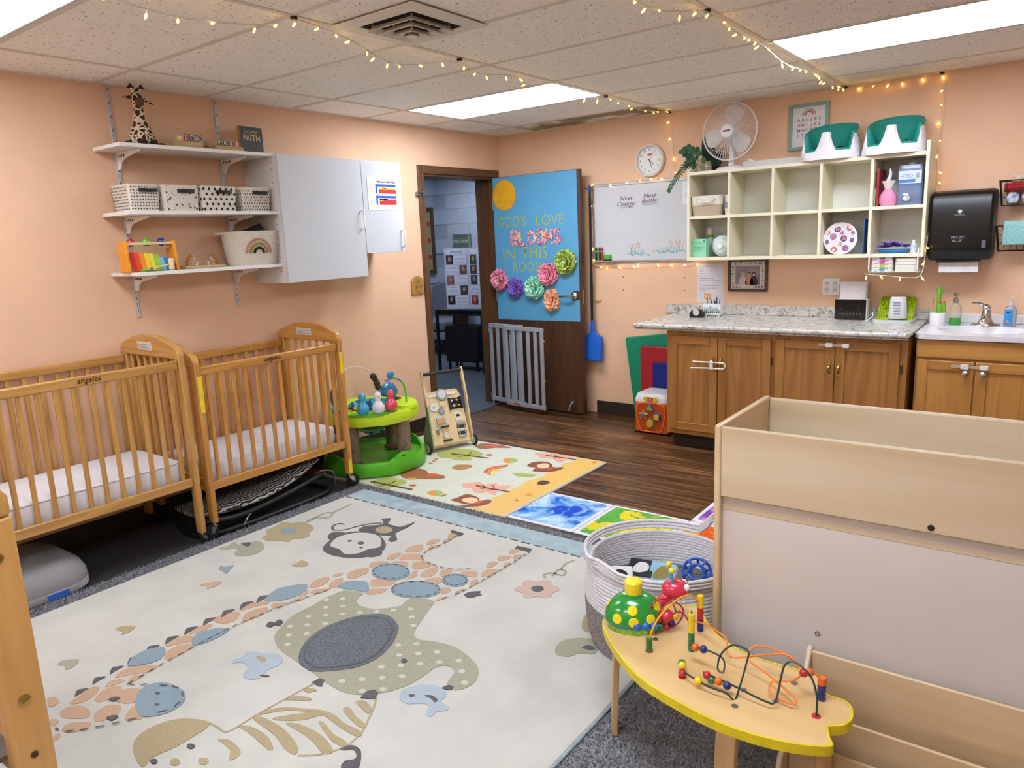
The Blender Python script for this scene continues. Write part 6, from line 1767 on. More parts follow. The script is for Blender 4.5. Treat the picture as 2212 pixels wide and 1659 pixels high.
# ------------------------------------------------------------------ whiteboard
t = thing('whiteboard', 'white dry-erase board with Next Change and Next Bottle headings', 'whiteboard', (1.46, -0.001, 1.285))
MB().bx(-0.50, 0.425, -0.012, 0, 0, 0.602).build('board', mat('#c8cacf', 0.25, noise=0.01), t)
ALF = mat('#aeb0b6', 0.4, 0.6)
for x0, x1, z0, z1 in ((-0.508, -0.49, -0.008, 0.61), (0.412, 0.43, -0.008, 0.61), (-0.49, 0.412, 0.592, 0.61), (-0.49, 0.412, -0.008, 0.008)):
    MB().bx(x0, x1, -0.018, 0, z0, z1).build('frame_side', ALF, t, bevel=0.002)
MB().bx(-0.5, -0.3, -0.05, -0.012, -0.004, 0.002).build('pen_tray', ALF, t)
INK = mat('#5c3158', 0.6)
for s_, x, z in (('Next', -0.205, 0.487), ('Change:', -0.205, 0.445), ('Next', 0.0, 0.497), ('Bottle:', 0.0, 0.458)):
    text(s_, 0.052, INK, t, onback(x, -0.0128, z), shear=0.2, ext=0.0002)
def scribble(pts, c, w_=0.004, nm='drawn_line', y=-0.0126):
    ps = smooth_open(pts, 3); a = ribbon(ps, w_); n = len(ps)
    m = MB(); m._add([(p[0], y, p[1]) for p in a], [(i, i+1, 2*n-2-i, 2*n-1-i) for i in range(n-1)]); m.build(nm, mat(c, 0.6), t, smooth=0)
for x0, x1, z in ((-0.26, -0.14, 0.418), (-0.06, 0.065, 0.432)):
    scribble([(x0+(x1-x0)*k/12, z+0.005*(-1)**k) for k in range(13)], '#5c3158', 0.003)
rr = random.Random(6)
for x0, x1, z in ((-0.20, 0.0, 0.05), (0.02, 0.33, 0.065)):
    scribble([(x0+(x1-x0)*k/14, z+0.01*math.sin(k*1.3)+0.004*(-1)**k) for k in range(15)], '#5aa8b0', 0.006)
    for q in range(9):
        x = x0+(x1-x0)*(0.15+0.07*q)
        scribble([(x, z-0.005), (x+0.008, z+0.03+0.012*rr.random())], '#5aa8b0', 0.004)
for x, z, c in ((-0.165, 0.115, '#c87a9a'), (-0.13, 0.115, '#d8a05a'), (-0.10, 0.12, '#b86a8a'), (0.175, 0.125, '#d8843a'), (0.235, 0.135, '#b86a9a'), (0.27, 0.135, '#d8a05a')):
    scribble([(x+0.014*math.cos(a), z+0.018*math.sin(a)) for a in [2*PI*k/8 for k in range(9)]], c, 0.004)
    scribble([(x, z-0.018), (x+0.003, z-0.05)], '#6a9a5a', 0.003)
for i, (c, x) in enumerate((('#1b1b1d', 0.0), ('#5aa82a', 0.018), ('#5a2a4a', 0.036), ('#b82a34', 0.054))):
    nm = ['black', 'green', 'purple', 'red'][i]
    k = thing('dry_erase_marker', '%s dry-erase marker standing on the whiteboard ledge' % nm, 'marker', (0.985+x, -0.034, 1.2875), 0, 'dry-erase markers on the whiteboard')
    MB().cyl((0, 0, 0), (0, 0, 0.078), 0.0075, 12).build('barrel', mat('#d8d8da', 0.4), k)
    MB().cyl((0, 0, 0.078), (0, 0, 0.112), 0.008, 12, r2=0.0065).build('cap', mat(c, 0.4), k)
    MB().cyl((0, 0, 0.006), (0, 0, 0.074), 0.0078, 12).build('label_band', mat(c, 0.4), k)
t2 = thing('board_eraser', 'bright green dry-erase eraser on the whiteboard ledge', 'eraser', (1.09, -0.032, 1.2875))
MB().bx(-0.027, 0.027, -0.014, 0.014, 0.012, 0.05).build('grip', mat('#4fae2c', 0.5), t2, bevel=0.003)
MB().bx(-0.027, 0.027, -0.014, 0.014, 0.0, 0.012).build('felt', mat('#2f3a2c', 0.9), t2)
t2 = thing('notice_sheet', 'printed notice sheet taped to the whiteboard behind the trailing plant', 'paper', (1.785, -0.0195, 1.70))
MB().bx(-0.05, 0.07, -0.0006, 0, 0, 0.16).build('sheet', mat('#dcdfe6', 0.5), t2)
for k in range(7):
    MB().bx(-0.035, 0.05, -0.0012, -0.0006, 0.055+0.013*k, 0.058+0.013*k).build('text_line', mat('#8d9098', 0.6), t2)

# ------------------------------------------------------------------ clock
t = thing('wall_clock', 'round white wall clock above the whiteboard', 'clock', (1.465, -0.001, 2.042))
Fk = frame((0, 0, 0), (1, 0, 0), (0, 0, 1))
MB().lathe([(0.0, 0.0), (0.115, 0.0), (0.122, 0.012), (0.118, 0.03), (0.103, 0.035), (0.099, 0.022)], 48, Fk, cap=False).build('rim', mat('#d6d2cb', 0.4), t)
MB().lathe([(0.0, 0.018), (0.102, 0.018)], 48, Fk, cap=False).build('dial', mat('#dddcd8', 0.4), t)
for h in range(1, 13):
    a = PI/2 - 2*PI*h/12
    text(str(h), 0.026, BLACK, t, onback(0.08*math.cos(a), -0.0186, 0.08*math.sin(a)), ext=0.0002)
MB().bx(-0.016, 0.016, -0.0192, -0.0185, 0.036, 0.05).build('logo_block', mat('#c8463a', 0.5), t)
for ln, wd, a in ((0.045, 0.005, -0.75), (0.07, 0.004, -1.25), (0.085, 0.0016, 1.02)):
    MB().prism([(-0.012, -wd/2), (ln, -wd/3), (ln, wd/3), (-0.012, wd/2)], 0.019, 0.0195, Fk @ Matrix.Rotation(a, 4, 'Z')).build('hand', BLACK, t)

# ------------------------------------------------------------------ cubby shelf
CX0, CX1, CZ0, CZ1, CD = 1.893, 3.402, 1.29, 1.905, 0.30
CRM = mat('#e4dcc2', 0.45, noise=0.015); CIN = mat('#e2e4de', 0.5, noise=0.01)
t = thing('cubby_shelf', 'cream wall-mounted cubby shelf with ten compartments', 'shelf', (CX0, -0.001, CZ0))
Wc, Hc = CX1-CX0, CZ1-CZ0
MB().bx(0, Wc, -0.012, 0, 0, Hc).build('back_panel', CIN, t)
MB().bx(0.018, Wc-0.018, -CD, -0.012, 0, 0.022).build('bottom_board', CRM, t, bevel=0.001)
MB().bx(0.018, Wc-0.018, -CD, -0.012, Hc-0.022, Hc).build('top_board', CRM, t, bevel=0.001)
MB().bx(0, 0.018, -CD, -0.012, 0, Hc+0.02).build('side_board', CRM, t, bevel=0.001)
MB().bx(Wc-0.018, Wc, -CD, -0.012, 0, Hc+0.06).build('side_board', CRM, t, bevel=0.001)
COLX = [0.018, 0.305, 0.601, 0.905, 1.204, Wc-0.018]
for x in COLX[1:-1]:
    MB().bx(x-0.009, x+0.009, -CD, -0.012, 0.022, Hc-0.022).build('divider', CRM, t, bevel=0.001)
for i in range(5):
    MB().bx(COLX[i]+(0.009 if i else 0), COLX[i+1]-(0.009 if i < 4 else 0), -CD, -0.012, 0.29, 0.31).build('shelf_board', CRM, t, bevel=0.001)
MB().bx(0.30, 1.0, -0.02, 0, Hc+0.0005, Hc+0.06).build('mounting_rail', WHITE, t)
ZL, ZU, ZT = CZ0+0.0225, CZ0+0.3105, CZ1+0.0005     # lower cells, upper cells, on top
YC = -0.16
# fabric basket, lotion tube
t = thing('fabric_basket', 'two-tone cream and tan fabric basket with rope handle in the top-left cubby', 'basket', (2.025, -0.19, ZU))
def boxloft(t, nm, mt, w0, d0, w1, d1, z0, z1, r=0.02):
    return MB().loft([[(p[0], p[1], z) for p in rrect(-w_, w_, -d_, d_, r, 4)] for w_, d_, z in ((w0, d0, z0), (w1, d1, z1))]).build(nm, mt, t, smooth=50)
boxloft(t, 'lower_band', mat('#b3a28c', 0.9, noise=0.05, scale=150), 0.102, 0.085, 0.110, 0.09, 0.0, 0.075); boxloft(t, 'upper_band', mat('#d6d0c4', 0.9), 0.110, 0.09, 0.113, 0.093, 0.0752, 0.138)
MB().tube(smooth_open([(-0.06, -0.093, 0.108), (-0.03, -0.112, 0.095), (0.0, -0.115, 0.093), (0.03, -0.112, 0.095), (0.06, -0.093, 0.108)], 5), 0.005, 8).build('rope_handle', mat('#e2dccd', 0.9), t)
for x in (-0.06, 0.06):
    MB().lathe([(0.009, 0), (0.007, 0.003)], 12, frame((x, -0.0915, 0.108), (1, 0, 0), (0, 0, 1))).build('grommet', STEEL, t)
t = thing('lotion_tube', 'white lotion tube standing beside the fabric basket', 'tube', (2.166, -0.24, ZU))
MB().loft([[(0.018*c*math.cos(a), 0.018*e*math.sin(a), z) for a in [2*PI*k/16 for k in range(16)]] for c, e, z in ((1, 1, 0.028), (1.05, 1.0, 0.06), (1.12, 0.5, 0.10), (1.2, 0.1, 0.135))]).build('tube', mat('#d8dade', 0.4), t, smooth=60)
MB().cyl((0, 0, 0), (0, 0, 0.028), 0.015, 14).build('cap', WHITE, t)
MB().bx(-0.015, 0.015, -0.0192, -0.0183, 0.045, 0.085).build('print', mat('#8a8f9c', 0.6), t)
# lower left: carton, bottle, jug
t = thing('formula_carton', 'mint green formula carton in the bottom-left cubby', 'carton', (1.968, -0.235, ZL))
MB().bx(-0.055, 0.055, -0.03, 0.03, 0, 0.128).build('box', mat('#8fd0ae', 0.5), t, bevel=0.001)
text('bobbie', 0.03, mat('#5aa884', 0.5), t, onback(-0.006, -0.0306, 0.10)); MB().lathe([(0.008, 0), (0.008, 0.0006), (0, 0.0006)], 12, frame((0.04, -0.0302, 0.112), (1, 0, 0), (0, 0, 1))).build('dot', mat('#2f8a5a', 0.5), t)
for k in range(3):
    MB().bx(-0.035, 0.035-0.01*k, -0.0308, -0.0302, 0.07-0.012*k, 0.074-0.012*k).build('text_line', mat('#4f9a78', 0.5), t)
t = thing('baby_bottle', 'clear baby bottle with green ring behind the formula carton', 'bottle', (1.998, -0.13, ZL))
MB().lathe([(0.0, 0), (0.026, 0), (0.027, 0.12), (0.022, 0.135)], 18).build('body', mat('#c4cec2', 0.2), t); MB().lathe([(0.024, 0.135), (0.024, 0.155)], 18).build('ring', mat('#7aa04a', 0.4), t); MB().lathe([(0.022, 0.155), (0.022, 0.185), (0.012, 0.205), (0, 0.208)], 18).build('dome_cap', mat('#d8dcd8', 0.25), t)
t = thing('white_jug', 'translucent white faceted jug lying in the bottom-left cubby', 'jug', (2.115, -0.17, ZL))
MB().lathe([(0.0, -0.07), (0.055, -0.07), (0.074, -0.045), (0.076, 0.03), (0.05, 0.06), (0.02, 0.066)], 10, frame((0.0, 0, 0.0745), (1, 0, 0), (0, 0, 1))).build('body', mat('#cfdcdc', 0.3), t, smooth=20); MB().lathe([(0.018, 0.066), (0.018, 0.08), (0, 0.08)], 12, frame((0.0, 0, 0.0745), (1, 0, 0), (0, 0, 1))).build('cap', WHITE, t)
# patterned plate, folder
t = thing('dotted_plate', 'white plate with red and purple dot pattern leaning in a lower cubby', 'plate', M=T(2.91, -0.215, ZL+0.0985) @ Matrix.Rotation(-0.12, 4, 'X') @ frame((0, 0, 0), (1, 0, 0), (0, 0, 1)))
MB().lathe([(0.0, 0.0), (0.075, 0.0), (0.1, 0.008), (0.104, 0.006), (0.078, -0.004), (0, -0.004)], 36, cap=False).build('dish', mat('#e0dde2', 0.3), t, smooth=60)
rr = random.Random(9); PP = [(-0.02, 0.06), (0.055, 0.07), (-0.045, 0.015), (0.02, 0.0), (-0.035, -0.07), (0.035, -0.062), (0.07, -0.01), (-0.075, 0.04), (0.01, 0.035), (-0.08, -0.02), (0.0, -0.035), (0.075, 0.035)]
for i, (x, y) in enumerate(PP):
    c, c2_ = (('#4a3a8a', '#d85a4a') if i % 3 == 0 else (('#d86a5a', '#e8d8d8') if i % 3 == 1 else ('#7a6ab0', '#d85a4a')))
    r_ = 0.02 if i < 6 else 0.012
    zz = 0.0006 if math.hypot(x, y) < 0.07 else 0.0055
    o = MB().lathe([(r_*0.55, 0.0), (r_, 0.0)], 18, T(x, y, zz), cap=False).build('ring_print', mat(c, 0.4), t, smooth=0)
    MB().lathe([(0.0, 0.0), (r_*0.45, 0.0)], 14, T(x, y, zz), cap=False).build('dot_print', mat(c2_, 0.4), t, smooth=0)
tag(MB().bx(-0.004, 0.004, -0.10, 0.10, 0, 0.215).build('blue_folder', mat('#3a5c90', 0.5), None, (3.058, -0.17, ZL), bevel=0.001), 'blue folder leaning upright beside the dotted plate', 'folder')
# purple flower tray, little bottle
t = thing('flower_tray', 'blue dish of purple fabric flowers in the bottom-right cubby', 'decoration', (3.22, -0.19, ZL))
MB().loft([[(0.095*s*math.cos(a), 0.07*s*math.sin(a), z) for a in [2*PI*k/24 for k in range(24)]] for s, z in ((0.85, 0), (1, 0.012), (1, 0.022), (0.95, 0.02))]).build('dish', mat('#2a7ac0', 0.4), t)
rr = random.Random(2)
for i in range(16):
    x, y = rr.uniform(-0.07, 0.07), rr.uniform(-0.045, 0.035); z = 0.03 + 0.05*rr.random()*(1-abs(x)/0.09)
    m = MB()
    for k in range(6):
        a = 2*PI*k/6 + rr.random()
        e = Vector((math.cos(a), math.sin(a), 0)); s_ = Vector((-math.sin(a), math.cos(a), 0)); c0 = Vector((x, y, z))
        lift = rr.uniform(0.2, 0.9)
        m._add([c0, c0+e*0.024+s_*0.018+Vector((0, 0, 0.02*lift)), c0+e*0.036+Vector((0, 0, 0.03*lift)), c0+e*0.024-s_*0.018+Vector((0, 0, 0.02*lift))], [(0, 1, 2, 3)])
    m.build('flower', mat('#7a52b8' if i % 3 else '#9a78cc', 0.8), t, smooth=0)
t = thing('sanitizer_bottle', 'tiny clear sanitizer bottle beside the purple flowers', 'bottle', (3.335, -0.22, ZL))
MB().lathe([(0, 0), (0.018, 0), (0.018, 0.05), (0.008, 0.06)], 14).build('body', mat('#c9d2e4', 0.2), t); MB().cyl((0, 0, 0.06), (0, 0, 0.078), 0.008, 10).build('cap', WHITE, t)
# top-right cell: folders, gift bag, water jug
tag(MB().bx(-0.006, 0.006, -0.10, 0.10, 0, 0.225).build('red_folder', mat('#a02434', 0.5), None, (3.125, -0.17, ZU), bevel=0.001), 'red plastic folder upright in the top-right cubby', 'folder')
tag(MB().bx(-0.003, 0.003, -0.09, 0.09, 0, 0.11).build('green_booklet', mat('#8fae8a', 0.6), None, (3.112, -0.18, ZU), bevel=0.001), 'pale green booklet beside the red folder', 'booklet')
t = thing('gift_bag', 'pink tied gift bag with white tissue in the top-right cubby', 'gift bag', (3.18, -0.245, ZU))
MB().loft([[(0.05*s*(1+0.06*math.cos(5*a))*math.cos(a), 0.03*s*math.sin(a), z) for a in [2*PI*k/20 for k in range(20)]] for s, z in ((0.8, 0), (1, 0.02), (0.95, 0.06), (0.5, 0.095), (0.3, 0.105))]).build('bag', mat('#d88ab0', 0.5, bump=0.3, bscale=60), t, smooth=60)
MB().loft([[(0.05*s*(1+0.25*math.cos(7*a))*math.cos(a), 0.03*s*math.sin(a), z) for a in [2*PI*k/28 for k in range(28)]] for s, z in ((0.28, 0.10), (0.42, 0.125), (0.62, 0.15))]).build('tissue', mat('#d8cfc4', 0.8), t, smooth=30)
MB().tube([(0, -0.005, 0.15), (0.012, -0.01, 0.19), (0.008, -0.01, 0.22)], 0.014, 8, r2=0.004).build('plume', mat('#c9ccd4', 0.5), t)
t = thing('water_jug', 'clear plastic water jug with spout and blue label in the top-right cubby', 'jug', (3.30, -0.19, ZU))
PLA = mat('#93a6cc', 0.15, trans=0.55, noise=0)
MB().loft([[(p[0], p[1], z) for p in rrect(-0.068*s, 0.068*s, -0.08*s, 0.08*s, 0.02, 4)] for s, z in ((0.96, 0), (1, 0.01), (1, 0.10), (0.97, 0.11), (1, 0.12), (1, 0.21), (0.9, 0.235))]).build('body', PLA, t, smooth=50)
lb = MB().bx(-0.06, 0.062, -0.0825, -0.081, 0.125, 0.20).build('label', mat('#c9cfe0', 0.5), t)
MB().bx(-0.06, 0.03, -0.0832, -0.0826, 0.13, 0.15).build('label_band', mat('#3a7ac0', 0.5), lb); text('H2O', 0.034, mat('#4a78c0', 0.5), lb, onback(-0.018, -0.0832, 0.168))
for k in range(4):
    MB().bx(0.034+0.005*k, 0.036+0.005*k, -0.0832, -0.0826, 0.155, 0.185).build('barcode', BLACK, lb)
MB().lathe([(0.018, 0), (0.018, 0.012), (0.009, 0.014), (0.009, 0.04)], 14, frame((-0.012, -0.081, 0.04), (1, 0, 0), (0, 0, 1))).build('spigot', WHITE, t); MB().box((-0.012, -0.115, 0.062), (0.03, 0.012, 0.01)).build('spigot_lever', WHITE, t)
MB().cyl((0, 0, 0.235), (0, 0, 0.252), 0.022, 14).build('cap', mat('#c9d2e4', 0.4), t)

# ------------------------------------------------------------------ on top of the cubby: fan, plant, booster seats
t = thing('desk_fan', 'white three-blade desk fan on top of the cubby shelf', 'fan', (2.16, -0.17, ZT))
FW = mat('#dedce2', 0.35)
MB().loft([[(0.10*s*math.cos(a), 0.085*s*math.sin(a), z) for a in [2*PI*k/28 for k in range(28)]] for s, z in ((1, 0), (1, 0.012), (0.85, 0.022), (0.3, 0.03))]).build('base', FW, t, smooth=50)
for k in range(3):
    MB().box((-0.045+0.02*k, -0.06, 0.023), (0.013, 0.012, 0.008)).build('button', mat('#2a2a2c', 0.5), t)
MB().tube([(0, 0.01, 0.028), (0, 0.015, 0.12), (0, 0.02, 0.20)], 0.02, 14, r2=0.017).build('stem', FW, t)
MB().ball((0, 0.03, 0.245), (0.045, 0.065, 0.045), 18, 12).build('motor', FW, t)
FC = (0.0, -0.035, 0.255); FR = 0.19
for sg, dep in ((-1, 0.045), (1, 0.03)):
    m = MB()
    for k in range(60):
        a = 2*PI*k/60
        pts = []
        for u in (0.2, 0.45, 0.7, 0.88, 0.97, 1.0):
            r_ = FR*u; off = dep*math.sqrt(max(0, 1-u**3))
            pts.append((FC[0]+r_*math.cos(a), FC[1]+sg*off, FC[2]+r_*math.sin(a)))
        m.tube(pts, 0.0011, 4, caps=False)
    o = m.build('grille_wires', FW, t); o['kind'] = 'stuff'
MB().tube([(FR*math.cos(a), FC[1], FC[2]+FR*math.sin(a)) for a in [2*PI*k/48 for k in range(48)]], 0.005, 8, closed=True).build('grille_ring', FW, t)
hub = MB().lathe([(0.0, 0.058), (0.03, 0.056), (0.042, 0.05), (0.044, 0.035)], 28, frame(FC, (1, 0, 0), (0, 0, 1)), cap=False).build('grille_badge', WHITE, t)
MB().prism([(-0.028, -0.006), (0.024, -0.006), (0.028, 0.006), (-0.02, 0.006)], 0.0585, 0.0592, frame(FC, (1, 0, 0), (0, 0, 1))).build('logo', mat('#b83a38', 0.5), hub)
MB().prism([(0.002, -0.006), (0.024, -0.006), (0.028, 0.006), (0.006, 0.006)], 0.0593, 0.0597, frame(FC, (1, 0, 0), (0, 0, 1))).build('logo', mat('#3a4a98', 0.5), hub)
for k in range(3):
    a0 = PI/2 + 2*PI*k/3 - 0.15
    pts = []
    for r_, a in ((0.03, -0.35), (0.08, -0.62), (0.13, -0.6), (0.165, -0.4), (0.175, -0.05), (0.165, 0.25), (0.12, 0.42), (0.07, 0.4), (0.03, 0.3)):
        pts.append((r_*math.cos(a0+a), r_*math.sin(a0+a)))
    pts = smooth_closed(pts, 3)
    M_ = frame(FC, (1, 0, 0), (0, 0, 1))
    m = MB(); n = len(pts)
    def tw(p, dz):
        a = math.atan2(p[1], p[0]) - a0
        a = (a+PI) % (2*PI) - PI
        return (p[0], p[1], 0.03*a+dz)
    m._add([tw(p, 0.001) for p in pts]+[tw(p, -0.001) for p in pts], [tuple(range(n)), tuple(range(2*n-1, n-1, -1))]+[(i, n+i, n+(i+1) % n, (i+1) % n) for i in range(n)], M_)
    m.build('blade', mat('#cfc9c6', 0.35), t, smooth=30)
MB().tube(smooth_open([(0.09, 0.03, 0.012), (0.15, 0.04, 0.03), (0.12, 0.0, 0.06), (0.18, -0.02, 0.04), (0.22, 0.03, 0.01)], 5), 0.004, 6).build('power_cord', WHITE, t)

t = thing('trailing_plant', 'artificial fern and eucalyptus in a glass jar at the cubby corner', 'plant', (1.955, -0.19, ZT))
MB().lathe([(0.0, 0), (0.035, 0), (0.04, 0.01), (0.04, 0.055), (0.034, 0.062), (0.033, 0.062), (0.038, 0.05), (0.037, 0.006)], 20, cap=False).build('jar', mat('#d8dccf', 0.1, trans=0.8, noise=0), t)
LF = mat('#2f5a3a', 0.6, noise=0.15, scale=40); LD = mat('#16301e', 0.7, noise=0.2, scale=40); FRN = mat('#234a2a', 0.65, noise=0.1)
def leaf(m, base, d, up, L_, W_, n=5):
    d = Vector(d).normalized(); s_ = d.cross(Vector(up)).normalized(); u_ = s_.cross(d)
    rows = []
    for i in range(n+1):
        q = i/n; w_ = W_*math.sin(PI*min(1, q*0.92+0.08))**0.8
        c = Vector(base)+d*L_*q - u_*L_*0.12*q*q
        rows.append([c - s_*w_, c - u_*0.0015, c + s_*w_, c + u_*0.0012])
    m.loft(rows)
rr = random.Random(3)
for i in range(30):
    st = MB()
    p0 = Vector((rr.uniform(-0.01, 0.02), 0, 0.05)); ang = rr.uniform(-0.6, 2.3)
    p1 = Vector((0.04-0.17*rr.random(), -0.03*rr.random(), 0.05+0.13*rr.random()))
    leaf(st, p1, (rr.uniform(-1, 0.3), rr.uniform(-0.5, 0.2), rr.uniform(-0.2, 0.8)), (0, -1, 0.3), 0.045, 0.02); st.build('eucalyptus_leaf', LF, t, smooth=40)
for dx, dz in ((-0.13, 0.08), (-0.08, 0.13), (-0.1, 0.02)):
    MB().tube(smooth_open([(0, 0, 0.03), (dx*0.5, -0.02, 0.06+dz*0.5), (dx, -0.03, 0.05+dz)], 4), 0.002, 5).build('stem', LD, t)
m = MB(); leaf(m, (0.02, 0.09, 0.0), (-0.22, 0.0, 1), (0, -1, 0), 0.28, 0.03, 8); m.build('dark_leaf', LD, t, smooth=40)
m = MB(); leaf(m, (0.04, 0.08, 0.0), (-0.02, 0.0, 1), (0, -1, 0), 0.22, 0.035, 8); m.build('dark_leaf', LD, t, smooth=40)
m = MB(); leaf(m, (0.06, 0.09, 0.0), (0.25, 0.0, 1), (0, -1, 0), 0.16, 0.035, 8); m.build('dark_leaf', LD, t, smooth=40)
pts = smooth_open([(0.0, -0.03, 0.05), (-0.08, -0.06, 0.06), (-0.10, -0.14, 0.0), (-0.15, -0.15, -0.06), (-0.19, -0.14, -0.12)], 5)
f_ = MB().tube(pts, 0.0022, 5).build('fern_stem', FRN, t)
for i in range(3, len(pts)):
    p = Vector(pts[i]); dd = (Vector(pts[i]) - Vector(pts[i-1])).normalized(); q = 1-(i/len(pts))*0.75
    for s_ in (-1, 1):
        m = MB(); leaf(m, p, dd*0.6 + s_*dd.cross(Vector((0, -1, 0.2))), (0, -1, 0.2), 0.045*q+0.006, 0.006, 3); m.build('fern_leaflet', FRN, f_, smooth=40)
t = thing('glass_vase', 'small clear glass vase beside the fan', 'vase', (2.02, -0.235, ZT))
MB().lathe([(0.0, 0), (0.02, 0), (0.028, 0.02), (0.024, 0.045), (0.018, 0.06), (0.022, 0.07), (0.021, 0.07), (0.016, 0.058), (0.022, 0.04), (0.025, 0.02), (0.018, 0.004)], 20, cap=False).build('glass', mat('#e0d8b8', 0.08, trans=0.8, noise=0), t)

def booster(x, rz, label, seed, z=ZT):
    t = thing('booster_seat', label, 'booster seat', (x, -0.19, z), rz, 'teal and white booster seats on the cubby shelf')
    WHT = mat('#e2e0e6', 0.3, coat=0.2); TE = mat('#128a80', 0.55, noise=0.03)
    n = 120
    a_, b_ = 0.17, 0.145
    def top(a):    # height of the white shell round the seat; two leg openings at the front (-y), high back
        s_ = math.sin(a)                      # +1 back, -1 front
        h = 0.135 if s_ < 0.35 else 0.135 + 0.02*(s_-0.35)
        da = (a + PI/2 + PI) % (2*PI) - PI   # angle from the front middle
        d_ = abs(da)
        if d_ < 0.10: h = 0.15
        elif d_ < 1.12: h = 0.15 - 0.102*min(1.0, min(d_-0.10, 1.12-d_)/0.2)**0.6
        elif d_ < 1.5: h = 0.15
        return h
    def sup(a, q=1.0, pw=0.75):
        c, s_ = math.cos(a), math.sin(a)
        return (a_*q*math.copysign(abs(c)**pw, c), b_*q*math.copysign(abs(s_)**pw, s_))
    A = [2*PI*k/n for k in range(n)]
    loops = [[(*sup(a, 1.06), 0.0) for a in A], [(*sup(a, 1.07), 0.012) for a in A], [(*sup(a, 1.03), 0.05) for a in A], [(*sup(a, 0.98), min(0.1, top(a)*0.9)) for a in A], [(*sup(a, 0.94), top(a)) for a in A], [(*sup(a, 0.88), top(a)+0.004) for a in A]]
    MB().loft(loops, cap1=False).build('shell', WHT, t, smooth=60)
    def ttop(a):
        s_ = math.sin(a)
        h = top(a) + 0.012
        if s_ > -0.15: h = 0.165 + 0.07*max(0, (s_+0.15)/1.15)**0.7
        return h
    loops = [[(*sup(a, 0.935), ttop(a)-0.008) for a in A], [(*sup(a, 0.91), ttop(a)+0.004) for a in A], [(*sup(a, 0.84), ttop(a)+0.004) for a in A], [(*sup(a, 0.78), ttop(a)-0.012) for a in A], [(*sup(a, 0.66), max(0.055, ttop(a)*0.5)) for a in A], [(*sup(a, 0.5), 0.05) for a in A], [(*sup(a, 0.05), 0.048) for a in A]]
    MB().loft(loops, cap0=False).build('foam_seat', TE, t, smooth=60)
    MB().loft([[(p[0], p[1], z_) for p in rrect(-0.030*s_, 0.030*s_, -0.152, -0.10, 0.02, 4)] for s_, z_ in ((1.1, 0.02), (1.0, 0.10), (0.95, 0.155), (0.8, 0.163))]).build('pommel', WHT, t, smooth=60)
    MB().tube(smooth_open([(0.03, -0.04, 0.055), (0.06, -0.05, 0.07), (0.08, -0.02, 0.062), (0.06, 0.01, 0.08)], 4), 0.009, 6).build('strap', BLACK, t)
    MB().box((0.05, -0.045, 0.068), (0.035, 0.022, 0.014), rotm(0, 0, 0.3)).build('buckle', BLACK, t)
    return t
booster(2.824, 0.0, 'teal and white booster seat on the cubby, left of the pair', 1)
booster(3.193, 0.0, 'teal and white booster seat on the cubby, right of the pair', 2)

# ------------------------------------------------------------------ frames, papers on the wall
t = thing('alphabet_print', 'teal framed alphabet print with a small rainbow behind the booster seats', 'picture', (2.632, -0.001, 2.005))
MB().bx(-0.125, 0.125, -0.012, 0, 0, 0.297).build('backing', mat('#d8d8dc', 0.5), t)
for x0, x1, z0, z1 in ((-0.128, -0.105, 0, 0.297), (0.105, 0.128, 0, 0.297), (-0.105, 0.105, 0, 0.022), (-0.105, 0.105, 0.275, 0.297)):
    MB().bx(x0, x1, -0.02, 0, z0, z1).build('frame_side', mat('#7fa39c', 0.5), t, bevel=0.002)
for x in (-0.13, 0.128):
    MB().bx(x, x+0.002, -0.02, 0, 0, 0.297).build('gold_edge', BRASS, t)
for r_, c in ((0.042, '#9a9698'), (0.034, '#a8989a'), (0.024, '#b85a4e')):
    a = ribbon([(r_*math.cos(w_), 0.222+r_*math.sin(w_)) for w_ in [PI*k/14 for k in range(15)]], 0.006 if r_ > 0.03 else 0.009)
    m = MB(); m._add([(p[0], -0.0126, p[1]) for p in a], [(i, i+1, 28-i, 29-i) for i in range(14)]); m.build('rainbow_arc', mat(c, 0.6), t, smooth=0)
LC = ['#b0605a', '#8a8a88', '#9a7a76', '#70807a']
for r_, row in enumerate(('ABCdEF', 'GHIJKL', 'MNOPQR', 'STUVWX', 'YZ')):
    for k, ch in enumerate(row):
        x = -0.065 + 0.027*k if len(row) > 2 else -0.02+0.035*k
        text(ch, 0.030, mat(LC[(r_*2+k) % 4], 0.6), t, onback(x, -0.0126, 0.192-0.033*r_), name='letter', bold=0.0008, ext=0.0002)
t = thing('family_photo', 'dark-framed family photo with an alphabet mat above the counter', 'picture', (2.239, -0.001, 1.047))
MB().bx(-0.14, 0.14, -0.01, 0, 0, 0.236).build('mat_board', mat('#d0ccc2', 0.5), t)
for x0, x1, z0, z1 in ((-0.145, -0.125, 0, 0.237), (0.125, 0.145, 0, 0.237), (-0.125, 0.125, 0, 0.02), (-0.125, 0.125, 0.217, 0.237)):
    MB().bx(x0, x1, -0.022, 0, z0, z1).build('frame_side', mat('#4c4038', 0.45), t, bevel=0.004)
AC = ['#a83a34', '#3a5a8a', '#c89a2a', '#3a7a4a', '#6a4a8a', '#2a2a2a']
for k, ch in enumerate('STOPON'):
    text(ch, 0.026, mat(AC[k % 6], 0.5), t, onback(-0.09+0.036*k, -0.0106, 0.203), name='letter', bold=0.001, ext=0.0002)
for k, ch in enumerate('ABC'):
    text(ch, 0.022, mat(AC[k], 0.5), t, onback(-0.10+0.022*k, -0.0106, 0.033), name='letter', bold=0.001, ext=0.0002)
for k, ch in enumerate('DEF'):
    text(ch, 0.022, mat(AC[(k+3) % 6], 0.5), t, onback(0.062+0.022*k, -0.0106, 0.033), name='letter', bold=0.001, ext=0.0002)
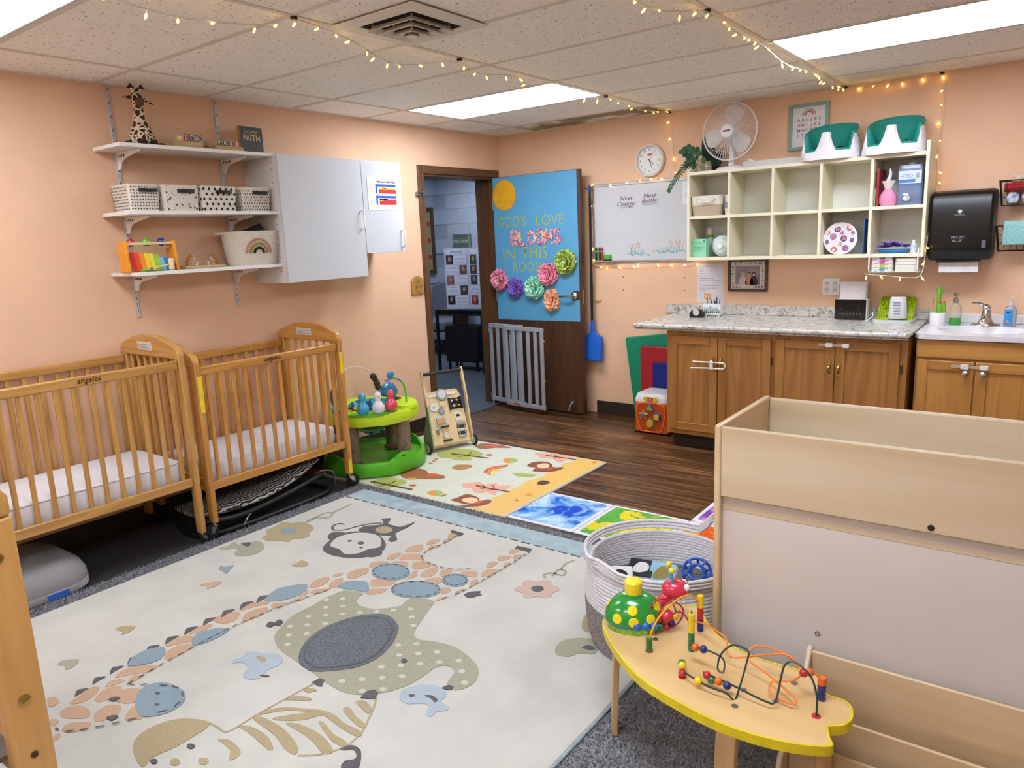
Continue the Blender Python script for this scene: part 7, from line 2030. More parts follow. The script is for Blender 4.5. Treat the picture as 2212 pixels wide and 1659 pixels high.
for k, ch in enumerate('ZYXWVU'):
    text(ch, 0.020, mat(AC[k % 6], 0.5), t, onback(-0.11, -0.0106, 0.058+0.023*k), name='letter', bold=0.001, ext=0.0002)
for k, ch in enumerate('GHIJKL'):
    text(ch, 0.020, mat(AC[(k+2) % 6], 0.5), t, onback(0.11, -0.0106, 0.058+0.023*k), name='letter', bold=0.001, ext=0.0002)
ph = MB().bx(-0.092, 0.088, -0.0112, -0.0105, 0.052, 0.188).build('photo', mat('#8a7a88', 0.4, noise=0.25, scale=18), t)
for x, c, hc in ((-0.035, '#b8b4b0', '#c9a070'), (0.012, '#c88a3a', '#5a3a28'), (0.045, '#2a2430', '#2a1a16')):
    MB().prism(smooth_closed([(x-0.028, 0.053), (x+0.028, 0.053), (x+0.02, 0.10), (x, 0.115), (x-0.02, 0.10)], 3), 0.0114, 0.0118, frame((0, 0, 0), (1, 0, 0), (0, 0, 1))).build('photo_figure', mat(c, 0.5), ph)
    MB().prism([(x+0.013*math.cos(a), 0.127+0.016*math.sin(a)) for a in [2*PI*k/12 for k in range(12)]], 0.0119, 0.0122, frame((0, 0, 0), (1, 0, 0), (0, 0, 1))).build('photo_figure', mat(hc, 0.5), ph)
    MB().prism([(x+0.009*math.cos(a), 0.123+0.011*math.sin(a)) for a in [2*PI*k/12 for k in range(12)]], 0.0123, 0.0125, frame((0, 0, 0), (1, 0, 0), (0, 0, 1))).build('photo_figure', mat('#c89a80', 0.5), ph)
t = thing('typed_letter', 'typed letter taped to the wall above the pencil cup', 'paper', (1.95, -0.001, 0.96))
MB().bx(-0.105, 0.105, -0.0008, 0, 0, 0.29).build('sheet', mat('#d6d2da', 0.6), t)
text('STAFF NOTICE', 0.012, mat('#b0606a', 0.6), t, onback(0, -0.0014, 0.272), ext=0.0001)
for k, (a, b_) in enumerate(((-0.08, -0.055), (-0.08, -0.03), (-0.08, -0.05), (-0.08, 0.03), (-0.08, 0.075), (-0.08, -0.045), (-0.08, 0.07), (-0.08, 0.05), (-0.08, -0.03))):
    MB().bx(a, b_, -0.0013, -0.0009, 0.235-0.018*k, 0.238-0.018*k).build('text_line', mat('#8a8890', 0.6), t)
t = thing('wall_outlet', 'white double wall outlet above the counter', 'outlet', (2.814, -0.001, 1.03))
MB().bx(-0.055, 0.055, -0.006, 0, 0, 0.112).build('plate', WHITE, t, bevel=0.002)
for x in (-0.026, 0.026):
    for z in (0.035, 0.077):
        r_ = MB().prism(rrect(x-0.015, x+0.015, z-0.017, z+0.017, 0.008), 0.0062, 0.009, frame((0, 0, 0), (1, 0, 0), (0, 0, 1))).build('receptacle', mat('#d2d0ce', 0.4), t)
        for dx in (-0.006, 0.006):
            MB().bx(x+dx-0.001, x+dx+0.001, -0.0095, -0.009, z-0.003, z+0.007).build('slot', BLACK, r_)

# ------------------------------------------------------------------ towel dispenser and wall baskets
t = thing('towel_dispenser', 'black paper towel dispenser with a white towel hanging out', 'towel dispenser', (3.575, -0.001, 1.262))
BP = mat('#0a0a0c', 0.36)
prof = [(0, 0), (-0.19, 0.0), (-0.235, 0.06), (-0.24, 0.27), (-0.235, 0.35), (-0.21, 0.395), (-0.16, 0.41), (0, 0.41)]
MB().prism(prof, -0.165, 0.165, frame((0, 0, 0), (0, 1, 0), (0, 0, 1))).build('housing', BP, t, bevel=0.018, seg=3)
MB().bx(-0.12, 0.11, -0.18, -0.10, -0.012, 0.0).build('chute', BP, t)
tw = MB(); P_ = [(-0.105, -0.002), (0.10, -0.002), (0.10, -0.07)]
zz = [(0.10-0.205*k/20, -0.072-0.005*(k % 2)) for k in range(21)]
tw.prism([(-0.105, -0.006), (0.10, -0.006)] + zz, 0.0, 0.0012, frame((0, -0.15, 0), (1, 0, 0), (0, 0, 1))); tw.build('paper_towel', mat('#dcdade', 0.8), t, smooth=0)
MB().lathe([(0.011, 0), (0.011, 0.0008), (0, 0.0008)], 16, frame((-0.005, -0.2405, 0.285), (1, 0, 0), (0, 0, 1))).build('logo_disc', mat('#b9bdc4', 0.5), t)
text('automatic', 0.014, mat('#9a9ea6', 0.5), t, onback(-0.005, -0.241, 0.266)); text('PACIFIC', 0.021, mat('#9aa0a8', 0.5), t, onback(-0.005, -0.2395, 0.135)); text('BLUE', 0.021, mat('#9aa0a8', 0.5), t, onback(-0.01, -0.2395, 0.115))
MB().bx(0.115, 0.135, -0.2425, -0.2395, 0.07, 0.115).build('light_window', mat('#5a5f68', 0.3), t)
def wire_basket(x0, x1, z0, z1, label):
    t = thing('wire_basket', label, 'basket', ((x0+x1)/2, -0.002, z0), 0, 'black wall-mounted wire baskets')
    w_, h_, dp = (x1-x0)/2, z1-z0, 0.125
    MB().tube([(-w_, 0, h_), (-w_, -dp, h_), (w_, -dp, h_), (w_, 0, h_)], 0.004, 6, closed=True).build('rim', BLACK, t)
    MB().tube([(-w_*0.88, 0, 0.004), (-w_*0.88, -dp*0.8, 0.004), (w_*0.88, -dp*0.8, 0.004), (w_*0.88, 0, 0.004)], 0.003, 6, closed=True).build('foot_ring', BLACK, t)
    for k in range(9):
        u = -1+2*k/8
        MB().tube([(u*w_, -dp, h_), (u*w_*0.88, -dp*0.8, 0.004), (u*w_*0.88, 0, 0.004)], 0.0018, 5).build('wire', BLACK, t)
    for k in range(5):
        v = k/4
        for s_ in (-1, 1):
            MB().tube([(s_*w_, -dp*v, h_), (s_*w_*0.88, -dp*0.8*v, 0.004)], 0.0018, 5).build('wire', BLACK, t)
    for q in (0.35, 0.68):
        a = 0.88+0.12*q; b_ = dp*(0.8+0.2*q)
        MB().tube([(-w_*a, 0, h_*q), (-w_*a, -b_, h_*q), (w_*a, -b_, h_*q), (w_*a, 0, h_*q)], 0.0018, 5).build('wire', BLACK, t)
    return t
wire_basket(3.745, 4.02, 1.565, 1.71, 'upper black wire wall basket holding rolled cloths')
wire_basket(3.745, 4.03, 1.302, 1.452, 'lower black wire wall basket holding a folded aqua towel')
def roll(loc, r, L_, c, label, ax='x', c2_=None):
    m = MB(); pts = []
    prof = [(0.0, -L_/2), (r*0.9, -L_/2), (r, -L_/2+0.008), (r, L_/2-0.008), (r*0.9, L_/2), (0, L_/2)]
    m.lathe(prof, 18, rotm(0, PI/2, 0) if ax == 'x' else rotm(PI/2, 0, 0))
    o = m.build('rolled_cloth', mat(c, 0.9, noise=0, hex2=c2_ or c, scale=40, bump=0.4, bscale=50), None, loc); tag(o, label, 'cloth', 'rolled cloths in the upper wire basket')
roll((3.815, -0.07, 1.611), 0.034, 0.09, '#c9ccd8', 'blue-grey patterned rolled cloth, left in the wire basket', 'y', '#5a6a98')
roll((3.89, -0.07, 1.611), 0.034, 0.09, '#d8d8e0', 'white and navy rolled cloth, middle of the wire basket', 'y', '#3a4a78')
roll((3.965, -0.07, 1.611), 0.034, 0.09, '#b9c4d4', 'pale blue rolled cloth, right in the wire basket', 'y', '#8a9ab8')
roll((3.885, -0.062, 1.672), 0.026, 0.235, '#b02a2c', 'red rolled cloth lying across the wire basket', 'x')
roll((3.90, -0.062, 1.722), 0.024, 0.20, '#c9dad4', 'white and orange printed cloth on top of the wire basket', 'x', '#d88a3a')
t = thing('aqua_towel', 'folded aqua waffle towel draped over the lower wire basket', 'towel', (3.885, -0.145, 1.345))
AQ = mat('#8fc4c4', 0.95, noise=0.08, scale=90, bump=0.8, bscale=90)
MB().loft([[(-0.10, y, z), (0.11, y, z), (0.11, y-0.012, z), (-0.10, y-0.012, z)] for y, z in ((-0.001, 0.0), (-0.004, 0.05), (-0.002, 0.11), (0.02, 0.135), (0.06, 0.128))]).build('towel', AQ, t, bevel=0.004)
# diaper basket hanging under the cubby
t = thing('hanging_basket', 'white wire basket hooked under the cubby, stacked with diapers', 'basket', (3.24, -0.16, 1.195))
for x in (-0.135, 0.135):
    MB().tube([(x, 0.12, 0.005), (x, -0.135, 0.005), (x, -0.148, 0.02), (x, -0.148, 0.14), (x, -0.142, 0.148)], 0.004, 6).build('hook_arm', WHITE, t)
for k in range(6):
    MB().tube([(-0.135, -0.13+0.05*k, 0.005), (0.135, -0.13+0.05*k, 0.005)], 0.002, 5).build('wire', WHITE, t)
for k in range(4):
    MB().tube([(0.135, -0.12, 0.02+0.022*k), (0.135, 0.12, 0.02+0.022*k)], 0.002, 5).build('wire', WHITE, t)
dc = [('#d8dcd4', '#5a9aa8'), ('#dcd8c8', '#a8b84a'), ('#d8c8d4', '#c04a8a'), ('#d4dcdc', '#7a6aa8')]
for k, (a, b_) in enumerate(dc):
    o = MB().loft([[(p[0], p[1], z) for p in rrect(-0.062, 0.062, -0.10, 0.10, 0.02, 3)] for z in (0.0, 0.006, 0.017, 0.022)]).build('diaper', mat(a, 0.85, noise=0, hex2=b_, scale=35, lo=0.5, hi=0.6), None, (3.175, -0.19, 1.2035+0.0235*k), smooth=60)
    tag(o, '%s printed diaper in the left stack under the cubby, %s from the bottom' % (['teal', 'lime', 'magenta', 'violet'][k], ['first', 'second', 'third', 'fourth'][k]), 'diaper', 'diapers in the hanging basket')
for k in range(4):
    o = MB().loft([[(p[0], p[1], z) for p in rrect(-0.06, 0.06, -0.10, 0.10, 0.02, 3)] for z in (0.0, 0.006, 0.015, 0.019)]).build('diaper', mat('#d9d8d0', 0.85, noise=0.03), None, (3.308, -0.19, 1.2035+0.0205*k), smooth=60)
    tag(o, 'plain white diaper in the right stack under the cubby, %s from the bottom' % ['first', 'second', 'third', 'fourth'][k], 'diaper', 'diapers in the hanging basket')
# ------------------------------------------------------------------ counter, cabinets, sink
def granite():
    m = bpy.data.materials.new('granite'); m.use_nodes = True
    nt = m.node_tree; b = nt.nodes['Principled BSDF']; b.inputs['Roughness'].default_value = 0.22
    tc = nt.nodes.new('ShaderNodeTexCoord'); n1 = nt.nodes.new('ShaderNodeTexNoise'); n1.inputs['Scale'].default_value = 26; n1.inputs['Detail'].default_value = 8; n1.inputs['Roughness'].default_value = 0.7; n1.inputs['Distortion'].default_value = 1.2
    nt.links.new(tc.outputs['Object'], n1.inputs['Vector'])
    cr = nt.nodes.new('ShaderNodeValToRGB'); e = cr.color_ramp.elements
    e[0].position = 0.34; e[0].color = lin('#55504c'); e[1].position = 0.66; e[1].color = lin('#cfccc6')
    k = e.new(0.42); k.color = lin('#a39d96'); k = e.new(0.5); k.color = lin('#c6c2bb')
    nt.links.new(n1.outputs['Fac'], cr.inputs['Fac']); nt.links.new(cr.outputs['Color'], b.inputs['Base Color'])
    return m
GRA = granite(); CZ = 0.877
t = thing('countertop', 'grey-white granite-look countertop with backsplash', 'countertop', (2.53, 0, CZ))
MB().bx(-0.86, 0.885, -0.715, -0.001, -0.032, 0).build('slab', GRA, t, bevel=0.012, seg=3)
MB().bx(-0.93, 0.885, -0.022, -0.001, 0.0005, 0.073).build('backsplash', GRA, t, bevel=0.003)
MB().bx(-0.85, 0.883, -0.706, -0.69, -0.04, -0.0325).build('edge_lip', GRA, t, bevel=0.002)
def base_cabinet(label, x0, x1, yf, z1, doors, c1, c2, kind, drawer=None, hollow=False):
    WZ_, WX_ = wood(c1, c2, 'z', 8.0, 0.38, 0.15, 9), wood(c1, c2, 'x', 8.0, 0.38, 0.15, 9)
    t = thing('base_cabinet', label, 'cabinet', ((x0+x1)/2, 0, 0))
    cx = (x0+x1)/2
    MB().bx(x0-cx, x1-cx, yf, -0.001, 0.10, 0.72 if hollow else z1).build('body', WZ_, t)
    if hollow:
        MB().bx(x0-cx, x1-cx, yf, yf+0.02, 0.7205, z1).build('face_frame', WX_, t)
        MB().bx(x0-cx, x0-cx+0.018, yf+0.0205, -0.001, 0.7205, z1).build('side_top', WZ_, t)
    MB().bx(x0-cx+0.02, x1-cx-0.02, yf+0.07, -0.02, 0.0, 0.10).build('toe_kick', mat('#2a1e14', 0.7), t)
    if drawer:
        MB().bx(drawer[0]-cx, drawer[1]-cx, yf-0.02, yf-0.0005, drawer[2], drawer[3]).build('drawer_front', WX_, t, bevel=0.005)
    for i, (a, b_, za, zb) in enumerate(doors):
        a -= cx; b_ -= cx; sw = 0.055; y0, y1 = yf-0.02, yf-0.0005
        d = MB().bx(a+sw-0.004, b_-sw+0.004, yf-0.011, y1, za+sw-0.004, zb-sw+0.004).build('door', WZ_, t)
        for p in ((a, a+sw, za, zb), (b_-sw, b_, za, zb)):
            MB().bx(p[0], p[1], y0, y1, p[2], p[3]).build('stile', WZ_, d, bevel=0.003)
        for p in ((a+sw, b_-sw, za, za+sw), (a+sw, b_-sw, zb-sw, zb)):
            MB().bx(p[0], p[1], y0, y1, p[2], p[3]).build('rail', WX_, d, bevel=0.003)
        hx_ = b_-0.025 if i % 2 == 0 else a+0.025
        if kind == 'spear':
            zc = zb - 0.17
            MB().prism([(-0.009, 0.03), (0, 0.055), (0.009, 0.03), (0.004, 0.018), (0.004, -0.018), (0.009, -0.03), (0, -0.055), (-0.009, -0.03), (-0.004, -0.018), (-0.004, 0.018)], 0, 0.003, frame((hx_, y0, zc), (1, 0, 0), (0, 0, 1))).build('handle_plate', BRASS, d)
            MB().tube(smooth_open([(hx_, y0-0.003, zc+0.025), (hx_, y0-0.022, zc+0.018), (hx_, y0-0.028, zc-0.008), (hx_, y0-0.004, zc-0.025)], 4), 0.006, 8).build('handle', BRASS, d)
        else:
            MB().lathe([(0.006, 0), (0.006, 0.012), (0.017, 0.018), (0.016, 0.026), (0, 0.03)], 18, frame((hx_-(0.012 if i % 2 == 0 else -0.012), y0, zb-0.062), (1, 0, 0), (0, 0, 1))).build('knob', CHROME, d)
    return t, cx
OK1, OK2 = '#b27c3c', '#885826'
tA, cA = base_cabinet('oak base cabinet with a sliding loop lock, left under the countertop', 1.905, 2.642, -0.66, 0.836, ((1.932, 2.276, 0.135, 0.80), (2.281, 2.627, 0.135, 0.803)), OK1, OK2, 'spear')
tB, cB = base_cabinet('oak base cabinet with a white strap latch, right under the countertop', 2.642, 3.405, -0.66, 0.836, ((2.658, 3.012, 0.135, 0.808), (3.017, 3.367, 0.135, 0.81)), OK1, OK2, 'spear')
tC, cC = base_cabinet('lighter oak sink cabinet with round chrome knobs at the right edge', 3.437, 4.40, -0.585, 0.836, ((3.448, 3.730, 0.13, 0.715), (3.739, 4.02, 0.13, 0.715)), '#cb944e', '#a57236', 'knob', (3.442, 4.38, 0.728, 0.832), True)
for x, z in ((2.634, 0.66), (2.634, 0.20)):
    MB().box((x-cA-0.004, -0.668, z), (0.012, 0.014, 0.05)).build('hinge', mat('#5a4a2a', 0.4, 0.8), tA)
for x, z in ((3.378, 0.66), (3.378, 0.20)):
    MB().box((x-cB, -0.668, z), (0.012, 0.014, 0.05)).build('hinge', mat('#5a4a2a', 0.4, 0.8), tB)
# child locks
LW = mat('#dfdcd8', 0.4)
t = thing('cabinet_lock', 'white sliding loop lock hooked through the brass handles', 'child lock', (2.25, -0.715, 0.615))
m = MB(); pts = [(-0.15, 0, -0.028), (-0.05, 0, -0.022), (0.06, 0, -0.02)] + [(0.075+0.02*math.cos(a), 0, 0.02*math.sin(a)) for a in [-PI/2+PI*k/8 for k in range(9)]] + [(0.0, 0, 0.02), (-0.13, 0, 0.018)]
MB().tube(pts, 0.005, 8).build('loop', LW, t)
MB().box((0.0, 0, 0), (0.022, 0.018, 0.062)).build('slider', LW, t, bevel=0.006)
for x, y, z, w_, label in ((3.03, -0.682, 0.786, 0.09, 'white strap latch across the right oak cabinet doors'), (3.735, -0.607, 0.688, 0.09, 'white strap latch across the sink cabinet doors')):
    t = thing('strap_latch', label, 'child lock', (x, y, z), 0, 'white strap latches')
    MB().bx(-0.115, 0.04, -0.003, 0.001, -0.008, 0.008).build('strap', mat('#b9a894', 0.4), t)
    for dx in (-0.048, 0.045):
        MB().prism(rrect(-0.021, 0.021, -0.014, 0.014, 0.008), 0.0035, 0.014, frame((dx, 0, 0), (1, 0, 0), (0, 0, 1))).build('pad', LW, t, bevel=0.003)
# sink top with oval basin
t = thing('sink_top', 'white moulded vanity sink top with oval basin', 'sink', (3.92, 0, 0.866))
SK = mat('#dcdade', 0.25, coat=0.2)
n = 48; x0, x1, y0, y1 = -0.495, 0.49, -0.62, -0.001
bc = (-0.18, -0.33)
outer, inner = [], []
for k in range(n):
    a = 2*PI*k/n; c, s_ = math.cos(a), math.sin(a)
    ts = []
    if c > 1e-6: ts.append((x1-bc[0])/c)
    if c < -1e-6: ts.append((x0-bc[0])/c)
    if s_ > 1e-6: ts.append((y1-bc[1])/s_)
    if s_ < -1e-6: ts.append((y0-bc[1])/s_)
    q = min(ts); outer.append((bc[0]+q*c, bc[1]+q*s_)); inner.append((c, s_))
L_ = lambda p, z: [(a[0], a[1], z) for a in p]
E_ = lambda sx, sy, z: [(bc[0]+sx*a[0], bc[1]+sy*a[1], z) for a in inner]
MB().loft([L_(outer, -0.028), L_(outer, 0.0), E_(0.235, 0.175, 0.0), E_(0.225, 0.165, -0.006), E_(0.20, 0.145, -0.06), E_(0.12, 0.09, -0.11), E_(0.02, 0.02, -0.115)], cap0=False).build('basin_top', SK, t, smooth=30)
MB().bx(x0+0.003, x1, -0.022, -0.001, 0.0005, 0.056).build('backsplash', SK, t, bevel=0.004)
MB().lathe([(0.0, 0), (0.02, 0), (0.022, 0.003)], 16, T(bc[0], bc[1], -0.114)).build('drain', CHROME, t)
SZ = 0.8665
t = thing('faucet', 'chrome single-lever sink faucet', 'faucet', (3.735, -0.135, SZ))
MB().loft([[(sx*math.cos(a), sy*math.sin(a), z) for a in [2*PI*k/24 for k in range(24)]] for sx, sy, z in ((0.078, 0.026, 0), (0.074, 0.025, 0.008), (0.045, 0.024, 0.016), (0.028, 0.025, 0.045), (0.024, 0.024, 0.085), (0.02, 0.02, 0.10))]).build('body', CHROME, t, smooth=60)
MB().tube(smooth_open([(0, -0.01, 0.05), (0, -0.06, 0.062), (0, -0.115, 0.05), (0, -0.125, 0.035)], 5), 0.013, 12).build('spout', CHROME, t)
MB().ball((0, 0, 0.108), (0.024, 0.024, 0.02)).build('lever_cap', CHROME, t); MB().tube([(0.0, 0, 0.12), (-0.04, -0.02, 0.135), (-0.075, -0.03, 0.136)], 0.009, 8, r2=0.006).build('lever', CHROME, t)
t = thing('soap_dispenser', 'clear pump dispenser half filled with green soap', 'soap dispenser', (3.575, -0.15, SZ))
MB().lathe([(0, 0.001), (0.030, 0.001), (0.0305, 0.045), (0, 0.045)], 20).build('green_soap', mat('#1fb024', 0.15), t)
MB().lathe([(0, 0), (0.033, 0), (0.034, 0.005), (0.034, 0.11), (0.024, 0.13), (0.014, 0.138)], 24).build('bottle', mat('#e4ece0', 0.05, trans=0.9, noise=0, alpha=0.5), t)
MB().lathe([(0.013, 0.138), (0.016, 0.14), (0.016, 0.16), (0.008, 0.165), (0.008, 0.18), (0.014, 0.183), (0.014, 0.195), (0, 0.198)], 18).build('pump', CHROME, t); MB().tube([(0, 0, 0.19), (-0.004, -0.03, 0.19), (-0.004, -0.036, 0.182)], 0.005, 8).build('nozzle', CHROME, t)
t = thing('hand_soap_bottle', 'clear hand soap bottle with a blue floral label by the faucet', 'soap bottle', (3.855, -0.14, SZ))
MB().loft([[(0.032*s*math.cos(a), 0.022*s*math.sin(a), z) for a in [2*PI*k/24 for k in range(24)]] for s, z in ((0.95, 0), (1, 0.01), (1, 0.09), (0.75, 0.115), (0.4, 0.125))]).build('bottle', mat('#c9ccd6', 0.1, trans=0.6, noise=0), t, smooth=60)
lb = MB().loft([[(0.0325*math.cos(a), 0.0228*math.sin(a), z) for a in [-2.6+1.5*k/8 for k in range(9)]] for z in (0.008, 0.10)], cap0=False, cap1=False, closed=False).build('label', mat('#3a90d0', 0.4), t)
for k, c in enumerate(('#d84a4a', '#e8a04a', '#d86a8a')):
    MB().ball((-0.018+0.008*k, -0.0215, 0.025+0.007*(k % 2)), (0.006, 0.0015, 0.006), 8, 6).build('flower_print', mat(c, 0.5), lb)
MB().bx(-0.018, 0.0, -0.0242, -0.023, 0.08, 0.09).build('logo_bar', mat('#2a3a8a', 0.5), lb)
MB().lathe([(0.013, 0.125), (0.013, 0.14), (0.005, 0.142), (0.005, 0.165), (0.012, 0.168), (0, 0.175)], 14).build('pump', mat('#c9c4cc', 0.4), t)
t = thing('brush_cup', 'white ribbed cup holding green cactus-shaped bottle brushes', 'cup', (3.485, -0.16, SZ))
MB().lathe([(0, 0), (0.043, 0), (0.046, 0.008), (0.046, 0.078), (0.043, 0.078), (0.042, 0.01)], 28, cap=False).build('cup', WHITE, t, smooth=50)
CG = mat('#6aa82c', 0.55)
for x, y, r_, z1, nm in ((-0.002, 0.01, 0.011, 0.235, 'cactus_brush'), (0.028, -0.005, 0.013, 0.14, 'cactus_brush'), (0.008, -0.012, 0.014, 0.135, 'cactus_brush')):
    b = MB().lathe([(r_*0.8, 0.012), (r_, 0.05), (r_, z1-0.015), (r_*0.7, z1-0.003), (0, z1)], 14, T(x, y, 0)).build(nm, CG, t, smooth=60)
    if z1 > 0.2:
        MB().ball((x+0.012, y, z1-0.03), (0.008, 0.008, 0.014)).build('arm', CG, b); MB().ball((x-0.011, y, z1-0.018), (0.006, 0.006, 0.01)).build('arm', CG, b)
    else:
        MB().ball((x, y, z1+0.002), (0.009, 0.009, 0.006), 8, 6).build('red_bloom', mat('#d83a3a', 0.5), b)
MB().cyl((-0.03, 0, 0.012), (-0.03, 0, 0.165), 0.0025, 6).build('straw_brush', CG, t)

# on the counter
CZ = 0.8775
t = thing('tape_dispenser', 'black tape dispenser beside the pencil cup', 'tape dispenser', (1.955, -0.25, CZ))
MB().prism([(-0.05, 0), (0.05, 0), (0.055, 0.02), (0.03, 0.055), (0.0, 0.062), (-0.04, 0.05), (-0.055, 0.02)], -0.025, 0.025, frame((0, 0, 0), (1, 0, 0), (0, 0, 1))).build('body', BLACK, t, bevel=0.005)
MB().lathe([(0.012, -0.010), (0.024, -0.010), (0.024, 0.010), (0.012, 0.010)], 20, frame((0.0, -0.018, 0.038), (1, 0, 0), (0, 0, 1))).build('tape_roll', mat('#c9c4b4', 0.3), t)
t = thing('pencil_cup', 'white footed pencil cup painted with mountains and pine trees', 'cup', (2.035, -0.15, CZ))
MB().bx(-0.068, 0.068, -0.03, 0.03, 0.012, 0.093).build('cup', mat('#dcdcde', 0.3), t, bevel=0.004)
for x in (-0.05, 0.05):
    for y in (-0.02, 0.02):
        MB().cyl((x, y, 0), (x, y, 0.013), 0.008, 10).build('foot', WHITE, t)
MB().prism([(-0.06, 0.03), (0.06, 0.03), (0.06, 0.05), (0.035, 0.072), (0.015, 0.06), (-0.01, 0.078), (-0.035, 0.058), (-0.06, 0.065)], 0.0301, 0.0306, frame((0, 0, 0), (1, 0, 0), (0, 0, 1))).build('mountain_print', mat('#a9b4bc', 0.5), t)
for k in range(8):
    x = -0.055+0.0155*k; h_ = 0.022+0.01*math.sin(k*2.1)
    MB().prism([(x-0.007, 0.024), (x+0.007, 0.024), (x, 0.024+h_)], 0.0308, 0.0312, frame((0, 0, 0), (1, 0, 0), (0, 0, 1))).build('tree_print', mat('#3a5440', 0.5), t)
t2 = thing('scissors', 'orange-handled scissors standing in the pencil cup', 'scissors', (1.99, -0.15, CZ+0.05))
for dx in (-0.012, 0.012):
    MB().tube([(dx+0.011*math.cos(a), 0, 0.095+0.019*math.sin(a)) for a in [2*PI*k/14 for k in range(14)]], 0.0042, 6, closed=True).build('handle', mat('#dc8a1e', 0.4), t2)
MB().tube([(0, 0, 0.0), (0, 0, 0.08)], 0.004, 6).build('blades', STEEL, t2)
for i, (dx, h_, c, nm) in enumerate(((0.0, 0.075, '#1b1c20', 'black'), (0.018, 0.065, '#26407a', 'blue'), (0.034, 0.085, '#17181c', 'thick black'), (0.05, 0.07, '#3a5a9a', 'light blue'), (0.012, 0.058, '#2a2a30', 'short black'))):
    p = thing('pen', '%s pen sticking out of the pencil cup' % nm, 'pen', (2.03+dx, -0.155+0.005*(i % 2), CZ+0.05), 0, 'pens in the pencil cup')
    MB().cyl((0, 0, 0), (0.006*(i-2), 0, h_), 0.0045, 8).build('barrel', mat(c, 0.4), p); MB().cyl((0.006*(i-2), 0, h_), (0.0066*(i-2), 0, h_+0.008), 0.0035, 8).build('button', mat('#8a8d94', 0.4), p)
t = thing('bottle_warmer', 'white appliance with glossy black control panel on the counter', 'appliance', (2.975, -0.12, CZ))
MB().prism(rrect(-0.095, 0.10, 0, 0.136, 0.012), -0.09, 0.0, frame((0, -0.02, 0), (1, 0, 0), (0, 0, 1)) ).build('body', WHITE, t, bevel=0.006)
MB().prism(rrect(-0.098, 0.094, 0.002, 0.136, 0.01), 0.0, 0.006, frame((0, -0.0205, 0), (1, 0, 0), (0, 0, 1))).build('control_panel', mat('#08080a', 0.12), t, bevel=0.001)
for k in range(7):
    MB().bx(-0.07+0.021*k, -0.06+0.021*k, -0.0272, -0.0266, 0.035, 0.043).build('touch_icon', mat('#4a4c52', 0.4), t)
for k in range(4):
    MB().bx(-0.066 if k < 2 else 0.04, -0.05 if k < 2 else 0.054, -0.0272, -0.0266, 0.07+0.02*(k % 2), 0.074+0.02*(k % 2)).build('touch_icon', mat('#3a3c42', 0.4), t)
MB().tube(smooth_open([(0.10, 0.04, 0.02), (0.13, 0.0, 0.05), (0.14, -0.06, 0.03), (0.11, -0.09, 0.006), (0.09, -0.10, 0.005)], 5), 0.003, 6).build('power_cord', WHITE, t)
t = thing('steam_canister', 'white lidded canister behind the black-fronted appliance', 'canister', (2.975, -0.115+0.055, CZ+0.1365))
MB().loft([[(p[0], p[1], z) for p in rrect(-0.086*s, 0.086*s, -0.04*s, 0.04*s, 0.012, 4)] for s, z in ((0.97, 0.0), (1, 0.09), (0.98, 0.095))]).build('body', mat('#d8cfd2', 0.4), t, smooth=50)
MB().loft([[(p[0], p[1], z) for p in rrect(-0.088*s, 0.088*s, -0.042*s, 0.042*s, 0.012, 4)] for s, z in ((1.0, 0.0955), (1, 0.108), (0.95, 0.112))]).build('lid', mat('#dfd8da', 0.4), t, smooth=50)
t = thing('drying_rack', 'lime green grass drying rack in a white tray', 'drying rack', (3.245, -0.16, CZ))
MB().loft([[(p[0], p[1], z) for p in rrect(-0.115*s, 0.115*s, -0.115*s, 0.11*s, 0.02, 4)] for s, z in ((0.95, 0), (1.0, 0.022), (0.97, 0.022), (0.93, 0.006))]).build('tray', mat('#d6dbe4', 0.35), t, smooth=40)
GL = mat('#a3b814', 0.5, noise=0.08, scale=80)
Mr = T(0, 0.015, 0.035) @ Matrix.Rotation(0.78, 4, 'X')
MB().prism(rrect(-0.105, 0.105, -0.075, 0.145, 0.02), 0.0, 0.02, Mr).build('grass_base', GL, t, bevel=0.003)
m = MB(); rr = random.Random(1)
for i in range(900):
    x, y = rr.uniform(-0.102, 0.102), rr.uniform(-0.072, 0.142)
    dx, dy = rr.uniform(-0.002, 0.002), rr.uniform(-0.002, 0.002)
    m._add([(x-0.0015, y, 0.019), (x+0.0015, y, 0.019), (x+dx, y+dy, 0.038)], [(0, 1, 2)], Mr)
    m._add([(x, y-0.0015, 0.019), (x, y+0.0015, 0.019), (x+dx, y+dy, 0.038)], [(0, 1, 2)], Mr)
o = m.build('grass_blades', GL, t, smooth=0); o['kind'] = 'stuff'
t = thing('foam_cup', 'white printed foam cup upside down on the drying rack', 'cup', (3.265, -0.195, CZ+0.0255))
MB().lathe([(0.052, 0), (0.056, 0.006), (0.045, 0.13), (0.04, 0.134), (0, 0.134)], 24, Matrix.Rotation(0.0, 4, 'X')).build('cup', mat('#dddce0', 0.6), t)
for k in range(5):
    MB().bx(-0.012-0.002*k, 0.02, -0.0535+0.0006*k, -0.0495+0.0008*k, 0.03+0.018*k, 0.037+0.018*k).build('print', mat('#8288a8', 0.6), t)

